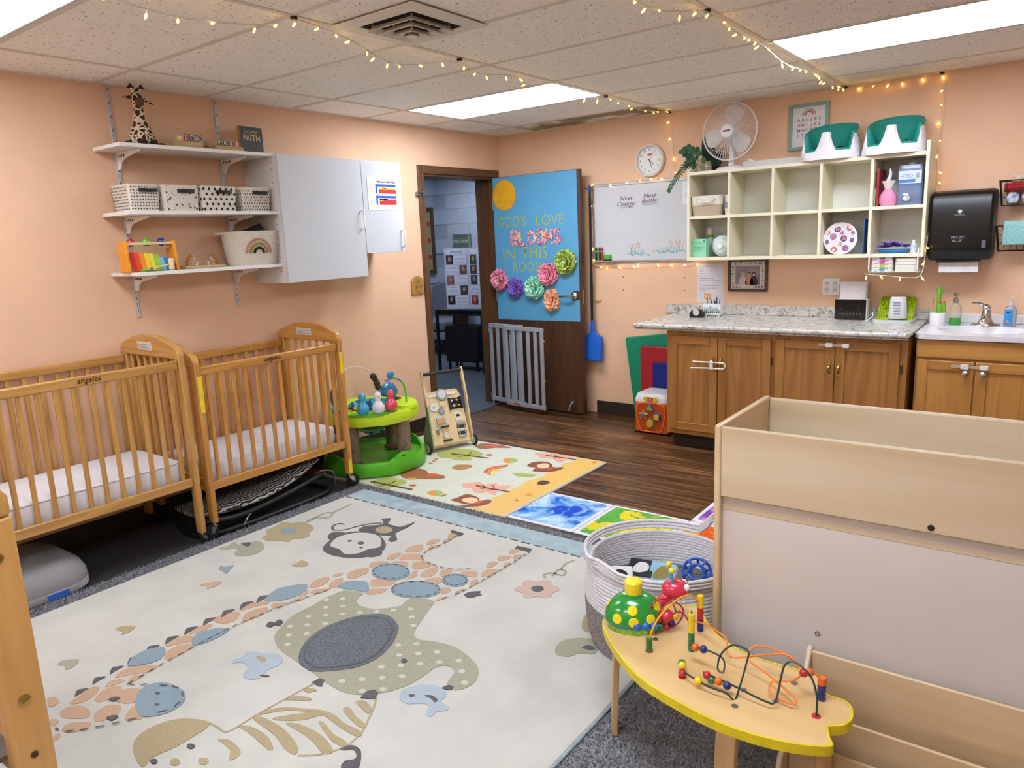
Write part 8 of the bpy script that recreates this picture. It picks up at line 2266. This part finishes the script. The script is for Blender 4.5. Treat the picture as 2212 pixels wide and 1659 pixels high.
# ------------------------------------------------------------------ gym mats and activity cube beside the cabinet
def gym_mat(x0, x1, y, zt, th, c, label, tilt, lean=0.0, z0=0.0):
    w_ = x1-x0
    M_ = T(x0, y, z0+0.003) @ Matrix.Rotation(tilt, 4, 'Y') @ Matrix.Rotation(-lean, 4, 'X')
    t = thing('gym_mat', label, 'gym mat', M=M_, group='foam gym mats beside the cabinet')
    vin = mat(c, 0.4, noise=0.04, bump=0.12, bscale=12)
    MB().bx(0, w_, -th, 0, 0, zt).build('pad', vin, t, bevel=0.008, seg=3)
    MB().tube([(0, -th/2, 0.004), (0, -th/2, zt-0.004), (w_, -th/2, zt-0.004)], 0.0035, 6).build('seam', vin, t)
gym_mat(1.33, 1.86, -0.014, 0.62, 0.035, '#0f8566', 'large green foam mat leaning tilted against the wall', -0.13, 0.0, 0.05)
gym_mat(1.412, 1.87, -0.053, 0.61, 0.05, '#a62028', 'red wrinkled foam mat in front of the green one', 0.0)
gym_mat(1.545, 1.87, -0.107, 0.492, 0.05, '#14207a', 'navy blue foam mat in front of the red one', 0.0)
t = thing('activity_cube', 'orange baby activity cube with shape buttons and white top', 'toy', (1.665, -0.30, 0))
ORG = mat('#d0581a', 0.4, noise=0.03)
def sq(s, z, r=0.03):
    return [(p[0], p[1], z) for p in rrect(-0.14*s, 0.14*s, -0.13*s, 0.13*s, r, 4)]
MB().loft([sq(1.0, 0.012), sq(1.0, 0.03), sq(0.99, 0.235), sq(0.985, 0.24)]).build('body', ORG, t, smooth=40)
MB().loft([sq(0.995, 0.2405), sq(0.99, 0.262), sq(0.93, 0.295), sq(0.86, 0.305)]).build('white_top', mat('#dad8d8', 0.4), t, smooth=40)
for x in (-0.12, 0.12):
    for y in (-0.11, 0.11):
        MB().cyl((x, y, 0), (x, y, 0.0125), 0.024, 14).build('foot', BLACK, t)
fr_ = frame((0, -0.1385, 0), (1, 0, 0), (0, 0, 1))
arch_ = [(-0.085, 0.03), (-0.11, 0.11), (-0.115, 0.19), (-0.08, 0.232), (0.08, 0.232), (0.115, 0.19), (0.11, 0.11), (0.085, 0.03), (0.05, 0.018), (-0.05, 0.018)]
ap = smooth_closed([(a, b_) for a, b_ in arch_], 3)
MB().tube([(p[0], -0.132, p[1]) for p in ap], 0.008, 8, closed=True).build('arch_rim', mat('#e0661e', 0.4), t)
MB().prism(smooth_closed([(p[0]*0.94, p[1]*0.95+0.006) for p in arch_], 3), -0.0065, -0.002, fr_).build('recess_panel', mat('#b04612', 0.45), t)
MB().prism(rrect(-0.055, 0.055, 0.252, 0.286, 0.012), -0.002, 0.001, fr_).build('arrow_plate', mat('#d8c01c', 0.4), t)
MB().bx(-0.022, 0.022, -0.1400, -0.1394, 0.254, 0.284).build('arrow_panel', mat('#c8321c', 0.4), t); MB().prism([(-0.004, 0.28), (0.004, 0.28), (0.004, 0.268), (0.010, 0.268), (0, 0.257), (-0.010, 0.268), (-0.004, 0.268)], 0.0017, 0.0022, fr_).build('arrow', WHITE, t)
def btn(shape, x, z, c1, c2):
    b = MB().prism([(x+p[0], z+p[1]) for p in shape(0.033)], -0.002, 0.012, fr_).build('button', mat(c1, 0.35), t, bevel=0.003)
    MB().prism([(x+p[0], z+p[1]) for p in shape(0.023)], 0.0122, 0.017, fr_).build('button_face', mat(c2, 0.35), b, bevel=0.002)
btn(lambda r: smooth_closed([(-r*0.9, -r*0.7), (0, -r*0.85), (r*0.9, -r*0.7), (r*0.55, r*0.3), (0, r), (-r*0.55, r*0.3)], 3), 0.0, 0.205, '#7a4aa8', '#6ab03a')
btn(lambda r: star((0, 0), r*1.2, 5), -0.055, 0.145, '#e8c01c', '#3a6ac0')
btn(lambda r: rrect(-r*0.9, r*0.9, -r*0.9, r*0.9, r*0.3), 0.055, 0.138, '#2a4a9a', '#e8b01c')
btn(lambda r: [(r*math.cos(a), r*math.sin(a)) for a in [2*PI*k/24 for k in range(24)]], 0.0, 0.08, '#7ab02a', '#e8941c')
# ------------------------------------------------------------------ plywood bin unit with tiered book rack
MPX = wood('#d2c2a8', '#b59c7a', 'x', 5.0, 0.42, 0.15, 5.0); MPY = wood('#d6bf9c', '#c4a67c', 'y', 5.0, 0.42, 0.15, 5.0); MPZ = wood('#d8c6ab', '#c8b294', 'z', 5.0, 0.42, 0.15, 6.0)
BX0, BX1, BY0, BY1, BH = 3.305, 4.45, -3.335, -2.875, 0.925
t = thing('storage_unit', 'maple plywood rolling storage unit with open top bin in the right foreground', 'storage unit', (BX0, BY0, 0.0135))
Wb, Db = BX1-BX0, BY1-BY0
MB().bx(0, 0.02, 0, Db, 0.0, BH).build('side_panel', MPY, t, bevel=0.006, seg=3)
MB().bx(Wb-0.02, Wb, 0, Db, 0.0, BH).build('side_panel', MPY, t, bevel=0.006, seg=3)
MB().bx(0.0205, Wb-0.0205, 0.002, 0.020, 0.705, BH-0.004).build('front_board', MPX, t, bevel=0.004, seg=3)
MB().bx(0.0205, Wb-0.0205, Db-0.020, Db-0.002, 0.60, BH-0.004).build('back_board', MPX, t, bevel=0.007, seg=3)
MB().bx(0.0205, Wb-0.0205, 0.0205, Db-0.0205, 0.66, 0.675).build('bin_floor', MPX, t)
MB().bx(0.0205, Wb-0.0205, 0.022, 0.032, 0.03, 0.7045).build('lower_panel', mat('#ccc3bd', 0.3, noise=0.02, scale=4), t)
MB().bx(0.0205, Wb-0.0205, 0.0325, Db-0.003, 0.03, 0.045).build('bottom_shelf', MPX, t)
for x, z, y, c in ((0.576, 0.722, 0.002, BRASS), (0.308, 0.335, 0.022, CHROME)):
    MB().lathe([(0.008, 0), (0.0075, 0.003), (0.003, 0.004), (0.0, 0.002)], 14, frame((x, y, z), (1, 0, 0), (0, 0, 1))).build('bolt', c if c is CHROME else mat('#3a2e22', 0.4, 0.7), t)
t = thing('book_rack', 'low stepped plywood book rack in front of the storage unit', 'book rack', (3.60, -3.352, 0.0135))
RP = wood('#d3bb98', '#bc9e76', 'x', 5.0, 0.45, 0.1, 7.0)
Wr = 0.85
for x in (0.0, Wr-0.014):
    MB().prism([(0, 0), (0, 0.315), (-0.018, 0.318), (-0.05, 0.27), (-0.275, 0.13), (-0.29, 0.10), (-0.29, 0.0)], 0.0, 0.014, frame((x, 0, 0), (0, 1, 0), (0, 0, 1)) ).build('side_panel', MPZ, t, bevel=0.004)
for y, z1 in ((-0.012, 0.31), (-0.115, 0.19), (-0.215, 0.158)):
    MB().bx(0.0145, Wr-0.0145, y-0.010, y, 0.022, z1).build('tier_board', RP, t, bevel=0.004)
MB().bx(0.0145, Wr-0.0145, -0.285, -0.002, 0.01, 0.0215).build('tray_floor', RP, t)

# ------------------------------------------------------------------ large rope basket with toys
t = thing('toy_basket', 'large white and grey coiled rope toy basket with arched handle', 'basket', (3.012, -3.075, 0.0135 + 0.0172))
RW = mat('#dedce2', 0.9, noise=0.05, scale=90, bump=0.5, bscale=160); RG = mat('#6d676b', 0.9, noise=0, hex2='#a8a0a0', scale=180, bump=0.6, bscale=160)
rope = 0.0066; NCO = 29
def rb(u): return 0.258 + 0.022*math.sin(PI*min(1, u*1.1))**0.8 if u < 0.9 else 0.2775 + 0.004*(u-0.9)*10
NS = 56
for i in range(NCO):
    u = i/(NCO-1); z = rope + i*rope*1.86
    r_ = rb(u)
    pts = [(r_*math.cos(a), r_*0.95*math.sin(a), z) for a in [2*PI*k/NS for k in range(NS)]]
    if i >= NCO-3:     # handle openings: rim coils arch upward at two places
        def lift(a, c, w_=0.34):
            d_ = abs((a-c+PI) % (2*PI) - PI)
            return (0.5+0.5*math.cos(PI*d_/w_))*0.075 if d_ < w_ else 0.0
        pts = [(p[0], p[1], p[2]+max(lift(2*PI*k/NS, 1.15), lift(2*PI*k/NS, 1.15+PI)*0.25)) for k, p in enumerate(pts)]
    MB().tube(pts, rope, 6, closed=True).build('coil', RG if u < 0.5 else RW, t, smooth=60)
MB().lathe([(0.0, 0.0), (0.262, 0.0), (0.262, 0.01), (0, 0.012)], 40, Matrix.Diagonal((1, 0.95, 1, 1))).build('base', RG, t)
BZ = 0.05
tag(MB().lathe([(0, 0), (0.22, 0), (0.235, 0.10), (0.2, 0.17), (0, 0.18)], 30, Matrix.Diagonal((1, 0.95, 1, 1))).build('folded_blanket', mat('#7d777b', 0.95, noise=0.1, bump=0.5, bscale=30), None, (3.012, -3.075, BZ), smooth=60), 'dark grey blanket filling the bottom of the toy basket', 'blanket')
def softbook(x, y, z, c, label, rz, tl, deco):
    t = thing('cloth_book', label, 'cloth book', M=T(x, y, z) @ rotm(0, 0, rz) @ rotm(tl, 0, 0))
    MB().bx(-0.05, 0.05, -0.045, 0.045, 0, 0.022).build('pages', mat('#d8d8d4', 0.8), t, bevel=0.006)
    MB().bx(-0.049, 0.049, -0.044, 0.044, 0.0222, 0.026).build('cover', mat(c, 0.8), t, bevel=0.002)
    MB().prism(smooth_closed([(-0.03, -0.02), (0.0, -0.028), (0.03, -0.01), (0.025, 0.02), (-0.01, 0.026)], 3), 0.0262, 0.0275, T(0, 0, 0)).build('cover_patch', mat(deco, 0.8), t)
softbook(2.865, -3.13, 0.243, '#dadcd8', 'black and white cloth book in the toy basket', 0.5, 0.5, '#1c1c1e')
softbook(2.935, -3.215, 0.245, '#e2e4de', 'white cloth book with green patch in the toy basket', 0.9, 0.5, '#2f8a3a')
softbook(2.90, -3.02, 0.238, '#1f1f24', 'black cloth book in the toy basket', 0.2, 0.35, '#c9c9cc')
softbook(2.985, -3.01, 0.238, '#88b4c8', 'small pale blue cloth book in the toy basket', 0.1, 0.6, '#8a7a3a')
# open-weave ball
t = thing('mesh_ball', 'blue open-weave rubber ball in the toy basket', 'ball', (3.11, -2.99, 0.278))
bmx = bmesh.new(); bmesh.ops.create_icosphere(bmx, subdivisions=1, radius=0.052)
d_ = bmesh.ops.bevel  # noqa
bmx.verts.ensure_lookup_table()
segs = []
for f in bmx.faces:
    c = f.calc_center_median().normalized()*0.05
    for e in f.edges:
        for g in e.link_faces:
            if g.index > f.index:
                segs.append((c.copy(), g.calc_center_median().normalized()*0.05))
m = MB()
for a, b_ in segs:
    mid = ((a+b_)/2).normalized()*0.051
    m.tube([a, mid, b_], 0.0055, 6)
bmx.free()
m.build('web', mat('#1f56b8', 0.35), t)
tag(MB().loft([[(p[0], p[1], z) for p in rrect(-0.032*s, 0.032*s, -0.032*s, 0.032*s, 0.012, 4)] for s, z in ((0.85, 0), (1, 0.01), (1, 0.05), (0.85, 0.06))]).build('soft_block', mat('#d84a3a', 0.6, noise=0.05), None, (3.185, -3.10, 0.232), smooth=50), 'red soft block in the toy basket', 'toy block')
t = thing('soft_block', 'lime green soft block stamped with a letter in the toy basket', 'toy block', (3.245, -3.045, 0.232))
MB().loft([[(p[0], p[1], z) for p in rrect(-0.034*s, 0.034*s, -0.034*s, 0.034*s, 0.01, 4)] for s, z in ((0.85, 0), (1, 0.01), (1, 0.06), (0.85, 0.07))]).build('block', mat('#86c84a', 0.6, noise=0.05), t, smooth=50)
text('S', 0.05, mat('#d8ecc8', 0.6), t, onback(0, -0.0352, 0.036), bold=0.002)

# ------------------------------------------------------------------ bead maze table
ZT_ = 0.352
OUT = [(3.061,-3.585),(3.111,-3.65),(3.194,-3.725),(3.295,-3.793),(3.401,-3.828),(3.512,-3.851),(3.607,-3.85),(3.691,-3.833),(3.764,-3.798),(3.756,-3.772),(3.743,-3.737),(3.746,-3.726),(3.772,-3.703),(3.781,-3.667),(3.77,-3.625),(3.748,-3.608),(3.709,-3.606),(3.69,-3.569),(3.67,-3.534),(3.648,-3.533),(3.584,-3.537),(3.5,-3.538),(3.423,-3.511),(3.361,-3.471),(3.301,-3.401),(3.27,-3.363),(3.243,-3.366),(3.202,-3.394),(3.153,-3.425),(3.109,-3.488),(3.074,-3.544)]
ox, oy = 3.42, -3.65
OUT = smooth_closed([(a-ox, b_-oy) for a, b_ in OUT], 3)
t = thing('bead_table', 'fish-shaped bead maze table with yellow rim and bent plywood legs', 'table', (ox, oy, 0))
MB().prism(OUT, ZT_-0.020, ZT_).build('tabletop', wood('#dcba84', '#cba56c', 'x', 3.0, 0.4, 0.2, 5.0), t, smooth=0)
nO = len(OUT)
def offs(q):
    r_ = []
    for i in range(nO):
        a, b_, c = OUT[i-1], OUT[i], OUT[(i+1) % nO]
        dx, dy = c[0]-a[0], c[1]-a[1]; l_ = math.hypot(dx, dy) or 1
        r_.append((b_[0]+dy/l_*q, b_[1]-dx/l_*q))
    return r_
oo = offs(0.004)
ins = offs(-0.002)
MB().loft([[(p[0], p[1], ZT_-0.024) for p in ins], [(p[0], p[1], ZT_-0.024) for p in oo], [(p[0], p[1], ZT_+0.001) for p in oo], [(p[0], p[1], ZT_+0.002) for p in offs(0.001)], [(p[0], p[1], ZT_+0.001) for p in ins]], cap0=False, cap1=False).build('edge_band', mat('#d9c41e', 0.45), t, smooth=40)
def bent_leg(x, y, dx, dy, zb=0.0175):
    d = Vector((dx, dy, 0)).normalized(); s_ = Vector((-d.y, d.x, 0))
    path = [(-0.09, 0.318), (-0.03, 0.318), (-0.005, 0.310), (0.008, 0.29), (0.012, 0.25), (0.02, zb)]
    loops = []
    for i, (r_, z) in enumerate(path):
        q0 = path[max(i-1, 0)]; q1 = path[min(i+1, len(path)-1)]
        tx, tz = q1[0]-q0[0], q1[1]-q0[1]; l_ = math.hypot(tx, tz); nx, nz = -tz/l_, tx/l_
        c = Vector((x, y, 0)) + d*r_ + Vector((0, 0, z))
        nv = d*nx + Vector((0, 0, nz))
        loops.append([c - s_*0.027 - nv*0.009, c + s_*0.027 - nv*0.009, c + s_*0.027 + nv*0.009, c - s_*0.027 + nv*0.009])
    MB().loft(loops).build('leg', wood('#d0b080', '#b8935e', 'z', 4, 0.45, 0.1, 20), t, bevel=0.002, smooth=30)
bent_leg(3.128-ox, -3.61-oy, -0.8, -0.5); bent_leg(3.53-ox, -3.79-oy, -0.15, -1.0); bent_leg(3.70-ox, -3.62-oy, 0.9, -0.2, 0.365 if False else 0.0175); bent_leg(3.27-ox, -3.41-oy, 0.2, 0.9, 0.0175)
for x, y in ((3.533, -3.699), (3.613, -3.70), (3.538, -3.774), (3.24, -3.60), (3.63, -3.60)):
    MB().lathe([(0.0085, 0), (0.008, 0.002), (0.004, 0.0035), (0, 0.0035)], 14, T(x-ox, y-oy, ZT_)).build('bolt_cap', STEEL, t)
RD, GN, YL, OG, NV = mat('#b02432', 0.3, coat=0.3), mat('#1f7040', 0.3, coat=0.3), mat('#e4c41c', 0.3, coat=0.3), mat('#dc6420', 0.3, coat=0.3), mat('#1c2a72', 0.3, coat=0.3)
def rel(p): return (p[0]-ox, p[1]-oy, p[2])
def wire(pts, c, r_=0.0028, n=6):
    return MB().tube(smooth_open([rel(p) for p in pts], n), r_, 8).build('bead_wire', mat(c, 0.35), t)
Y_ = wire([(3.252, -3.664, 0.352), (3.254, -3.66, 0.40), (3.27, -3.63, 0.45), (3.30, -3.57, 0.484), (3.32, -3.52, 0.475), (3.328, -3.493, 0.43), (3.33, -3.485, 0.352)], '#e0a01c')
Rw = wire([(3.205, -3.58, 0.352), (3.208, -3.575, 0.42), (3.225, -3.55, 0.45), (3.25, -3.52, 0.44), (3.262, -3.51, 0.40), (3.25, -3.53, 0.375), (3.235, -3.56, 0.38), (3.235, -3.565, 0.42), (3.26, -3.53, 0.445), (3.285, -3.51, 0.42), (3.28, -3.52, 0.385), (3.262, -3.55, 0.37), (3.26, -3.56, 0.40), (3.285, -3.54, 0.425), (3.31, -3.53, 0.40), (3.316, -3.53, 0.352)], '#a82832', 0.0024)
Ow = wire([(3.316, -3.52, 0.395), (3.36, -3.53, 0.405), (3.40, -3.555, 0.41), (3.44, -3.575, 0.405), (3.45, -3.60, 0.385), (3.48, -3.62, 0.385), (3.55, -3.61, 0.41), (3.62, -3.625, 0.44), (3.66, -3.65, 0.42), (3.64, -3.67, 0.40), (3.60, -3.68, 0.39), (3.60, -3.70, 0.37), (3.65, -3.71, 0.365), (3.66, -3.70, 0.375), (3.58, -3.65, 0.385), (3.52, -3.63, 0.40), (3.53, -3.60, 0.425), (3.60, -3.61, 0.435), (3.66, -3.645, 0.425), (3.69, -3.64, 0.42), (3.705, -3.634, 0.40), (3.705, -3.634, 0.352)], '#e07a2c', 0.0026)
Gw = wire([(3.38, -3.729, 0.352), (3.382, -3.725, 0.372), (3.40, -3.745, 0.376), (3.46, -3.76, 0.372), (3.51, -3.76, 0.37), (3.525, -3.75, 0.352), (3.53, -3.735, 0.36), (3.535, -3.68, 0.43), (3.53, -3.665, 0.445), (3.49, -3.66, 0.445), (3.465, -3.68, 0.42), (3.465, -3.70, 0.39), (3.48, -3.70, 0.385), (3.47, -3.675, 0.405), (3.43, -3.665, 0.41), (3.366, -3.651, 0.40)], '#20382e', 0.0024)
Gw2 = wire([(3.44, -3.735, 0.39), (3.52, -3.735, 0.38), (3.60, -3.74, 0.37), (3.622, -3.73, 0.372), (3.625, -3.70, 0.42), (3.63, -3.685, 0.45), (3.65, -3.675, 0.458), (3.69, -3.685, 0.44), (3.71, -3.70, 0.40), (3.712, -3.706, 0.352)], '#20382e', 0.0026)
def bead(p, mt, r_=0.0098, parent=None, cyl=False):
    if cyl:
        MB().lathe([(0.003, -0.010), (r_*0.9, -0.0095), (r_, -0.004), (r_*0.85, 0), (r_, 0.004), (r_*0.9, 0.0095), (0.003, 0.010)], 14, T(*rel(p))).build('bead', mt, parent or t, smooth=60)
    else:
        MB().ball(rel(p), r_, 14, 9).build('bead', mt, parent or t)
for k in range(2): bead((3.252, -3.664, 0.363+0.019*k), GN, 0.0098, Y_, True)
for k, mt in enumerate((NV, NV, RD, RD, YL, YL)): bead((3.329, -3.487, 0.363+0.0185*k), mt, 0.0095, Y_, True)
for k, mt in enumerate((GN, GN, GN, YL, YL, YL)): bead((3.350, -3.60, 0.363+0.0185*k), mt, 0.0095, Ow, True)
MB().cyl(rel((3.350, -3.60, 0.352)), rel((3.350, -3.60, 0.474)), 0.0025, 8).build('bead_post', mat('#1f7040', 0.4), t)
for p, mt in (((3.225, -3.555, 0.385), OG), ((3.235, -3.56, 0.372), GN), ((3.25, -3.545, 0.368), RD), ((3.262, -3.535, 0.378), NV), ((3.266, -3.525, 0.397), YL)): bead(p, mt, 0.0105, Rw)
for p, mt in (((3.385, -3.655, 0.402), OG), ((3.41, -3.66, 0.407), NV), ((3.366, -3.70, 0.372), GN), ((3.375, -3.718, 0.378), YL), ((3.38, -3.728, 0.362), RD), ((3.435, -3.755, 0.374), YL), ((3.45, -3.735, 0.385), RD), ((3.462, -3.735, 0.376), GN), ((3.482, -3.738, 0.381), OG), ((3.505, -3.74, 0.378), NV)): bead(p, mt, 0.0108, Gw)
for k, mt in enumerate((NV, NV, OG)): bead((3.705, -3.634, 0.364+0.020*k), mt, 0.0108, Ow, True)
for p in ((3.665, -3.65, 0.42), (3.678, -3.645, 0.424)): bead(p, RD if p[0] < 3.67 else OG, 0.0105, Ow)
for p in ((3.712, -3.706), (3.205, -3.58), (3.252, -3.664), (3.38, -3.729)):
    MB().lathe([(0.011, 0), (0.011, 0.0015), (0, 0.002)], 14, T(p[0]-ox, p[1]-oy, ZT_)).build('wire_socket', RD, t)

# ------------------------------------------------------------------ bug toy on the table
t = thing('bug_toy', 'green spotted beetle toy with red head and yellow button on the bead table', 'toy', (3.155, -3.555, ZT_+0.001), 0.62)
t.scale = (1.22, 1.22, 1.22)
BG = mat('#1f8a34', 0.2, coat=0.6); BY = mat('#e8d21c', 0.3, coat=0.4); BR = mat('#cc2f4a', 0.25, coat=0.5); BB = mat('#1c6ac0', 0.3, coat=0.4)
pts = []
for i in range(44):
    a = 2*PI*i/44; r_ = 1.0 if i % 2 else 0.9
    pts.append((0.070*r_*math.cos(a), 0.054*r_*math.sin(a)))
MB().prism(pts, 0.0, 0.013, None).build('grass_base', mat('#8fd03a', 0.35), t)
MB().loft([[(0.073*s*math.cos(a)-0.004, 0.056*s*math.sin(a), z) for a in [2*PI*k/32 for k in range(32)]] for s, z in ((0.93, 0.0135), (1.0, 0.022))]).build('skirt', BB, t, smooth=50)
def shell(ax, ay, az):
    return [[(ax*math.cos(ph)*math.cos(a)-0.004, ay*math.cos(ph)*math.sin(a), 0.0225+az*math.sin(ph)) for a in [2*PI*k/32 for k in range(32)]] for ph in [PI/2*q/9 for q in range(10)]]
MB().loft(shell(0.074, 0.057, 0.066)).build('shell', BG, t, smooth=70)
for a, ph in ((-1.1, 0.25), (-1.75, 0.62), (-0.55, 0.62), (-2.3, 0.25), (2.2, 0.5), (1.2, 0.5), (2.9, 0.5), (-1.7, 0.18), (-0.4, 0.2)):
    p = Vector((0.074*math.cos(ph)*math.cos(a)-0.004, 0.057*math.cos(ph)*math.sin(a), 0.0225+0.066*math.sin(ph)))
    nv = Vector((math.cos(ph)*math.cos(a)/0.074, math.cos(ph)*math.sin(a)/0.057, math.sin(ph)/0.066)).normalized()
    ex = nv.orthogonal().normalized()
    M_ = frame(p - nv*0.0015, ex, nv.cross(ex))
    MB().lathe([(0.0125, 0.0), (0.011, 0.0022), (0.0, 0.003)], 18, M_).build('spot', BY, t)
MB().lathe([(0.021, 0.0), (0.0215, 0.03), (0.018, 0.034), (0, 0.035)], 24, T(-0.006, 0, 0.084)).build('push_button', BY, t); MB().lathe([(0.027, 0.0), (0.026, 0.008), (0.021, 0.009)], 24, T(-0.006, 0, 0.078)).build('button_collar', BG, t)
MB().ball((0.098, 0.012, 0.085), (0.034, 0.028, 0.026), 20, 14).build('head', BR, t)
MB().tube([(0.055, 0.004, 0.05), (0.08, 0.008, 0.07)], 0.014, 12).build('neck', BR, t)
MB().ball((0.07, -0.03, 0.036), 0.017, 14, 10).build('cheek', BR, t)
for s_ in (-1, 1):
    MB().cyl((0.088, 0.012+s_*0.012, 0.105), (0.086, 0.012+s_*0.018, 0.138), 0.0035, 8, r2=0.0025).build('antenna', mat('#4aa8cc', 0.4), t); MB().ball((0.086, 0.012+s_*0.018, 0.142), 0.0078, 12, 8).build('antenna_tip', BY, t)
    e = MB().ball((0.122, 0.012+s_*0.014, 0.094), 0.0085, 12, 8).build('eye', WHITE, t); MB().ball((0.129, 0.012+s_*0.0155, 0.094), 0.0035, 8, 6).build('pupil', BLACK, e)
for k in range(3):
    for s_ in (-1, 1):
        MB().ball((-0.006+0.021*k, s_*0.053, 0.024), (0.0105, 0.010, 0.011), 12, 8).build('foot_bead', BB, t)
# ------------------------------------------------------------------ fairy lights
WIRE = mat('#cfccc4', 0.5, noise=0)
SOCK = mat('#dedad0', 0.4, noise=0)
GLOW = mat('#ffc24a', 0.3, noise=0, emit=10.0)
sm = MB().cyl((0, 0, 0), (0, 0, -0.014), 0.0035, 6).mesh(); sm.materials.append(SOCK)
gm = MB().lathe([(0.0032, -0.014), (0.0045, -0.02), (0.0042, -0.03), (0.0005, -0.037)], 7).mesh(); gm.materials.append(GLOW)
def light_string(label, pts, step, seed, skip=()):
    rr = random.Random(seed)
    t = thing('string_lights', label, 'string lights', pts[0], 0, 'warm white string lights')
    p0 = Vector(pts[0]); P_ = [Vector(p)-p0 for p in pts]
    MB().tube(smooth_open([tuple(p) for p in P_], 5), 0.0022, 5).build('wire', WIRE, t)
    dense = [Vector(p) for p in smooth_open([tuple(p) for p in P_], 12)]
    acc = 0.0
    for i in range(1, len(dense)):
        acc += (dense[i]-dense[i-1]).length
        if acc >= step:
            acc = rr.uniform(-0.3, 0.3)*step
            M_ = T(*dense[i]) @ rotm(rr.uniform(-1.2, 0.2), rr.uniform(-1.2, 1.2), 0)
            s_ = bpy.data.objects.new('socket', sm); COL.objects.link(s_); s_.parent = t; s_.matrix_local = M_
            g = bpy.data.objects.new('bulb', gm); COL.objects.link(g); g.parent = s_
    return t
# along the ceiling grid to the back wall, down and round the whiteboard
pa = [(1.55, -4.3, 2.36), (1.47, -3.82, 2.335), (1.56, -3.47, 2.35), (1.63, -3.40, 2.372), (1.60, -3.1, 2.355), (1.50, -2.78, 2.33), (1.50, -2.60, 2.345), (1.60, -2.42, 2.37), (1.585, -2.2, 2.345), (1.61, -1.95, 2.365), (1.56, -1.6, 2.34), (1.60, -1.1, 2.352), (1.62, -0.96, 2.372), (1.62, -0.5, 2.345), (1.625, -0.2, 2.36), (1.63, -0.03, 2.365),
      (1.64, -0.016, 2.26), (1.655, -0.016, 2.10), (1.665, -0.016, 1.95), (1.66, -0.022, 1.905), (1.45, -0.024, 1.908), (1.25, -0.024, 1.905), (1.10, -0.024, 1.905), (0.955, -0.024, 1.895), (0.945, -0.022, 1.75), (0.95, -0.022, 1.60), (0.95, -0.022, 1.45), (0.945, -0.022, 1.30), (0.965, -0.022, 1.255), (1.10, -0.024, 1.25), (1.28, -0.024, 1.245), (1.40, -0.06, 1.272), (1.55, -0.03, 1.262), (1.70, -0.024, 1.245), (1.86, -0.024, 1.272), (1.92, -0.024, 1.268)]
light_string('string lights running along the ceiling to the doorway side and round the whiteboard', pa, 0.105, 4)
pb = [(2.74, -3.1, 2.352), (2.75, -2.6, 2.345), (2.80, -2.45, 2.352), (2.85, -2.3, 2.37), (2.86, -2.0, 2.345), (2.845, -1.6, 2.36), (2.83, -1.2, 2.34), (2.845, -0.75, 2.355), (2.845, -0.3, 2.35), (2.855, -0.02, 2.366), (3.0, -0.016, 2.355), (3.2, -0.016, 2.36), (3.40, -0.016, 2.366), (3.415, -0.016, 2.25), (3.42, -0.016, 2.10), (3.408, -0.02, 1.98), (3.41, -0.03, 1.88), (3.42, -0.03, 1.72), (3.412, -0.05, 1.66), (3.408, -0.10, 1.56), (3.407, -0.20, 1.42), (3.407, -0.26, 1.31), (3.40, -0.29, 1.20), (3.36, -0.30, 1.165), (3.20, -0.30, 1.178), (3.10, -0.29, 1.185), (3.06, -0.2, 1.19)]
light_string('string lights running along the ceiling over the sink side and down past the cubby', pb, 0.085, 9)
for i, (x, y, z) in enumerate(((1.63, -3.40, 2.374), (1.632, -2.42, 2.374), (1.622, -0.96, 2.374), (1.632, -0.028, 2.37), (2.85, -2.3, 2.374), (2.855, -0.024, 2.368), (3.40, -0.018, 2.37))):
    o = MB().box((0, 0, 0), (0.024, 0.018, 0.012)).build('cable_clip', BLACK, None, (x, y, z), bevel=0.002)
    tag(o, 'black cable clip holding the string lights, %s' % ['nearest on the left string', 'second along the left string', 'third along the left string', 'at the wall above the clock', 'nearest on the right string', 'at the wall above the alphabet print', 'at the wall corner above the towel dispenser'][i], 'clip')
bpy.data.objects.remove(_co)
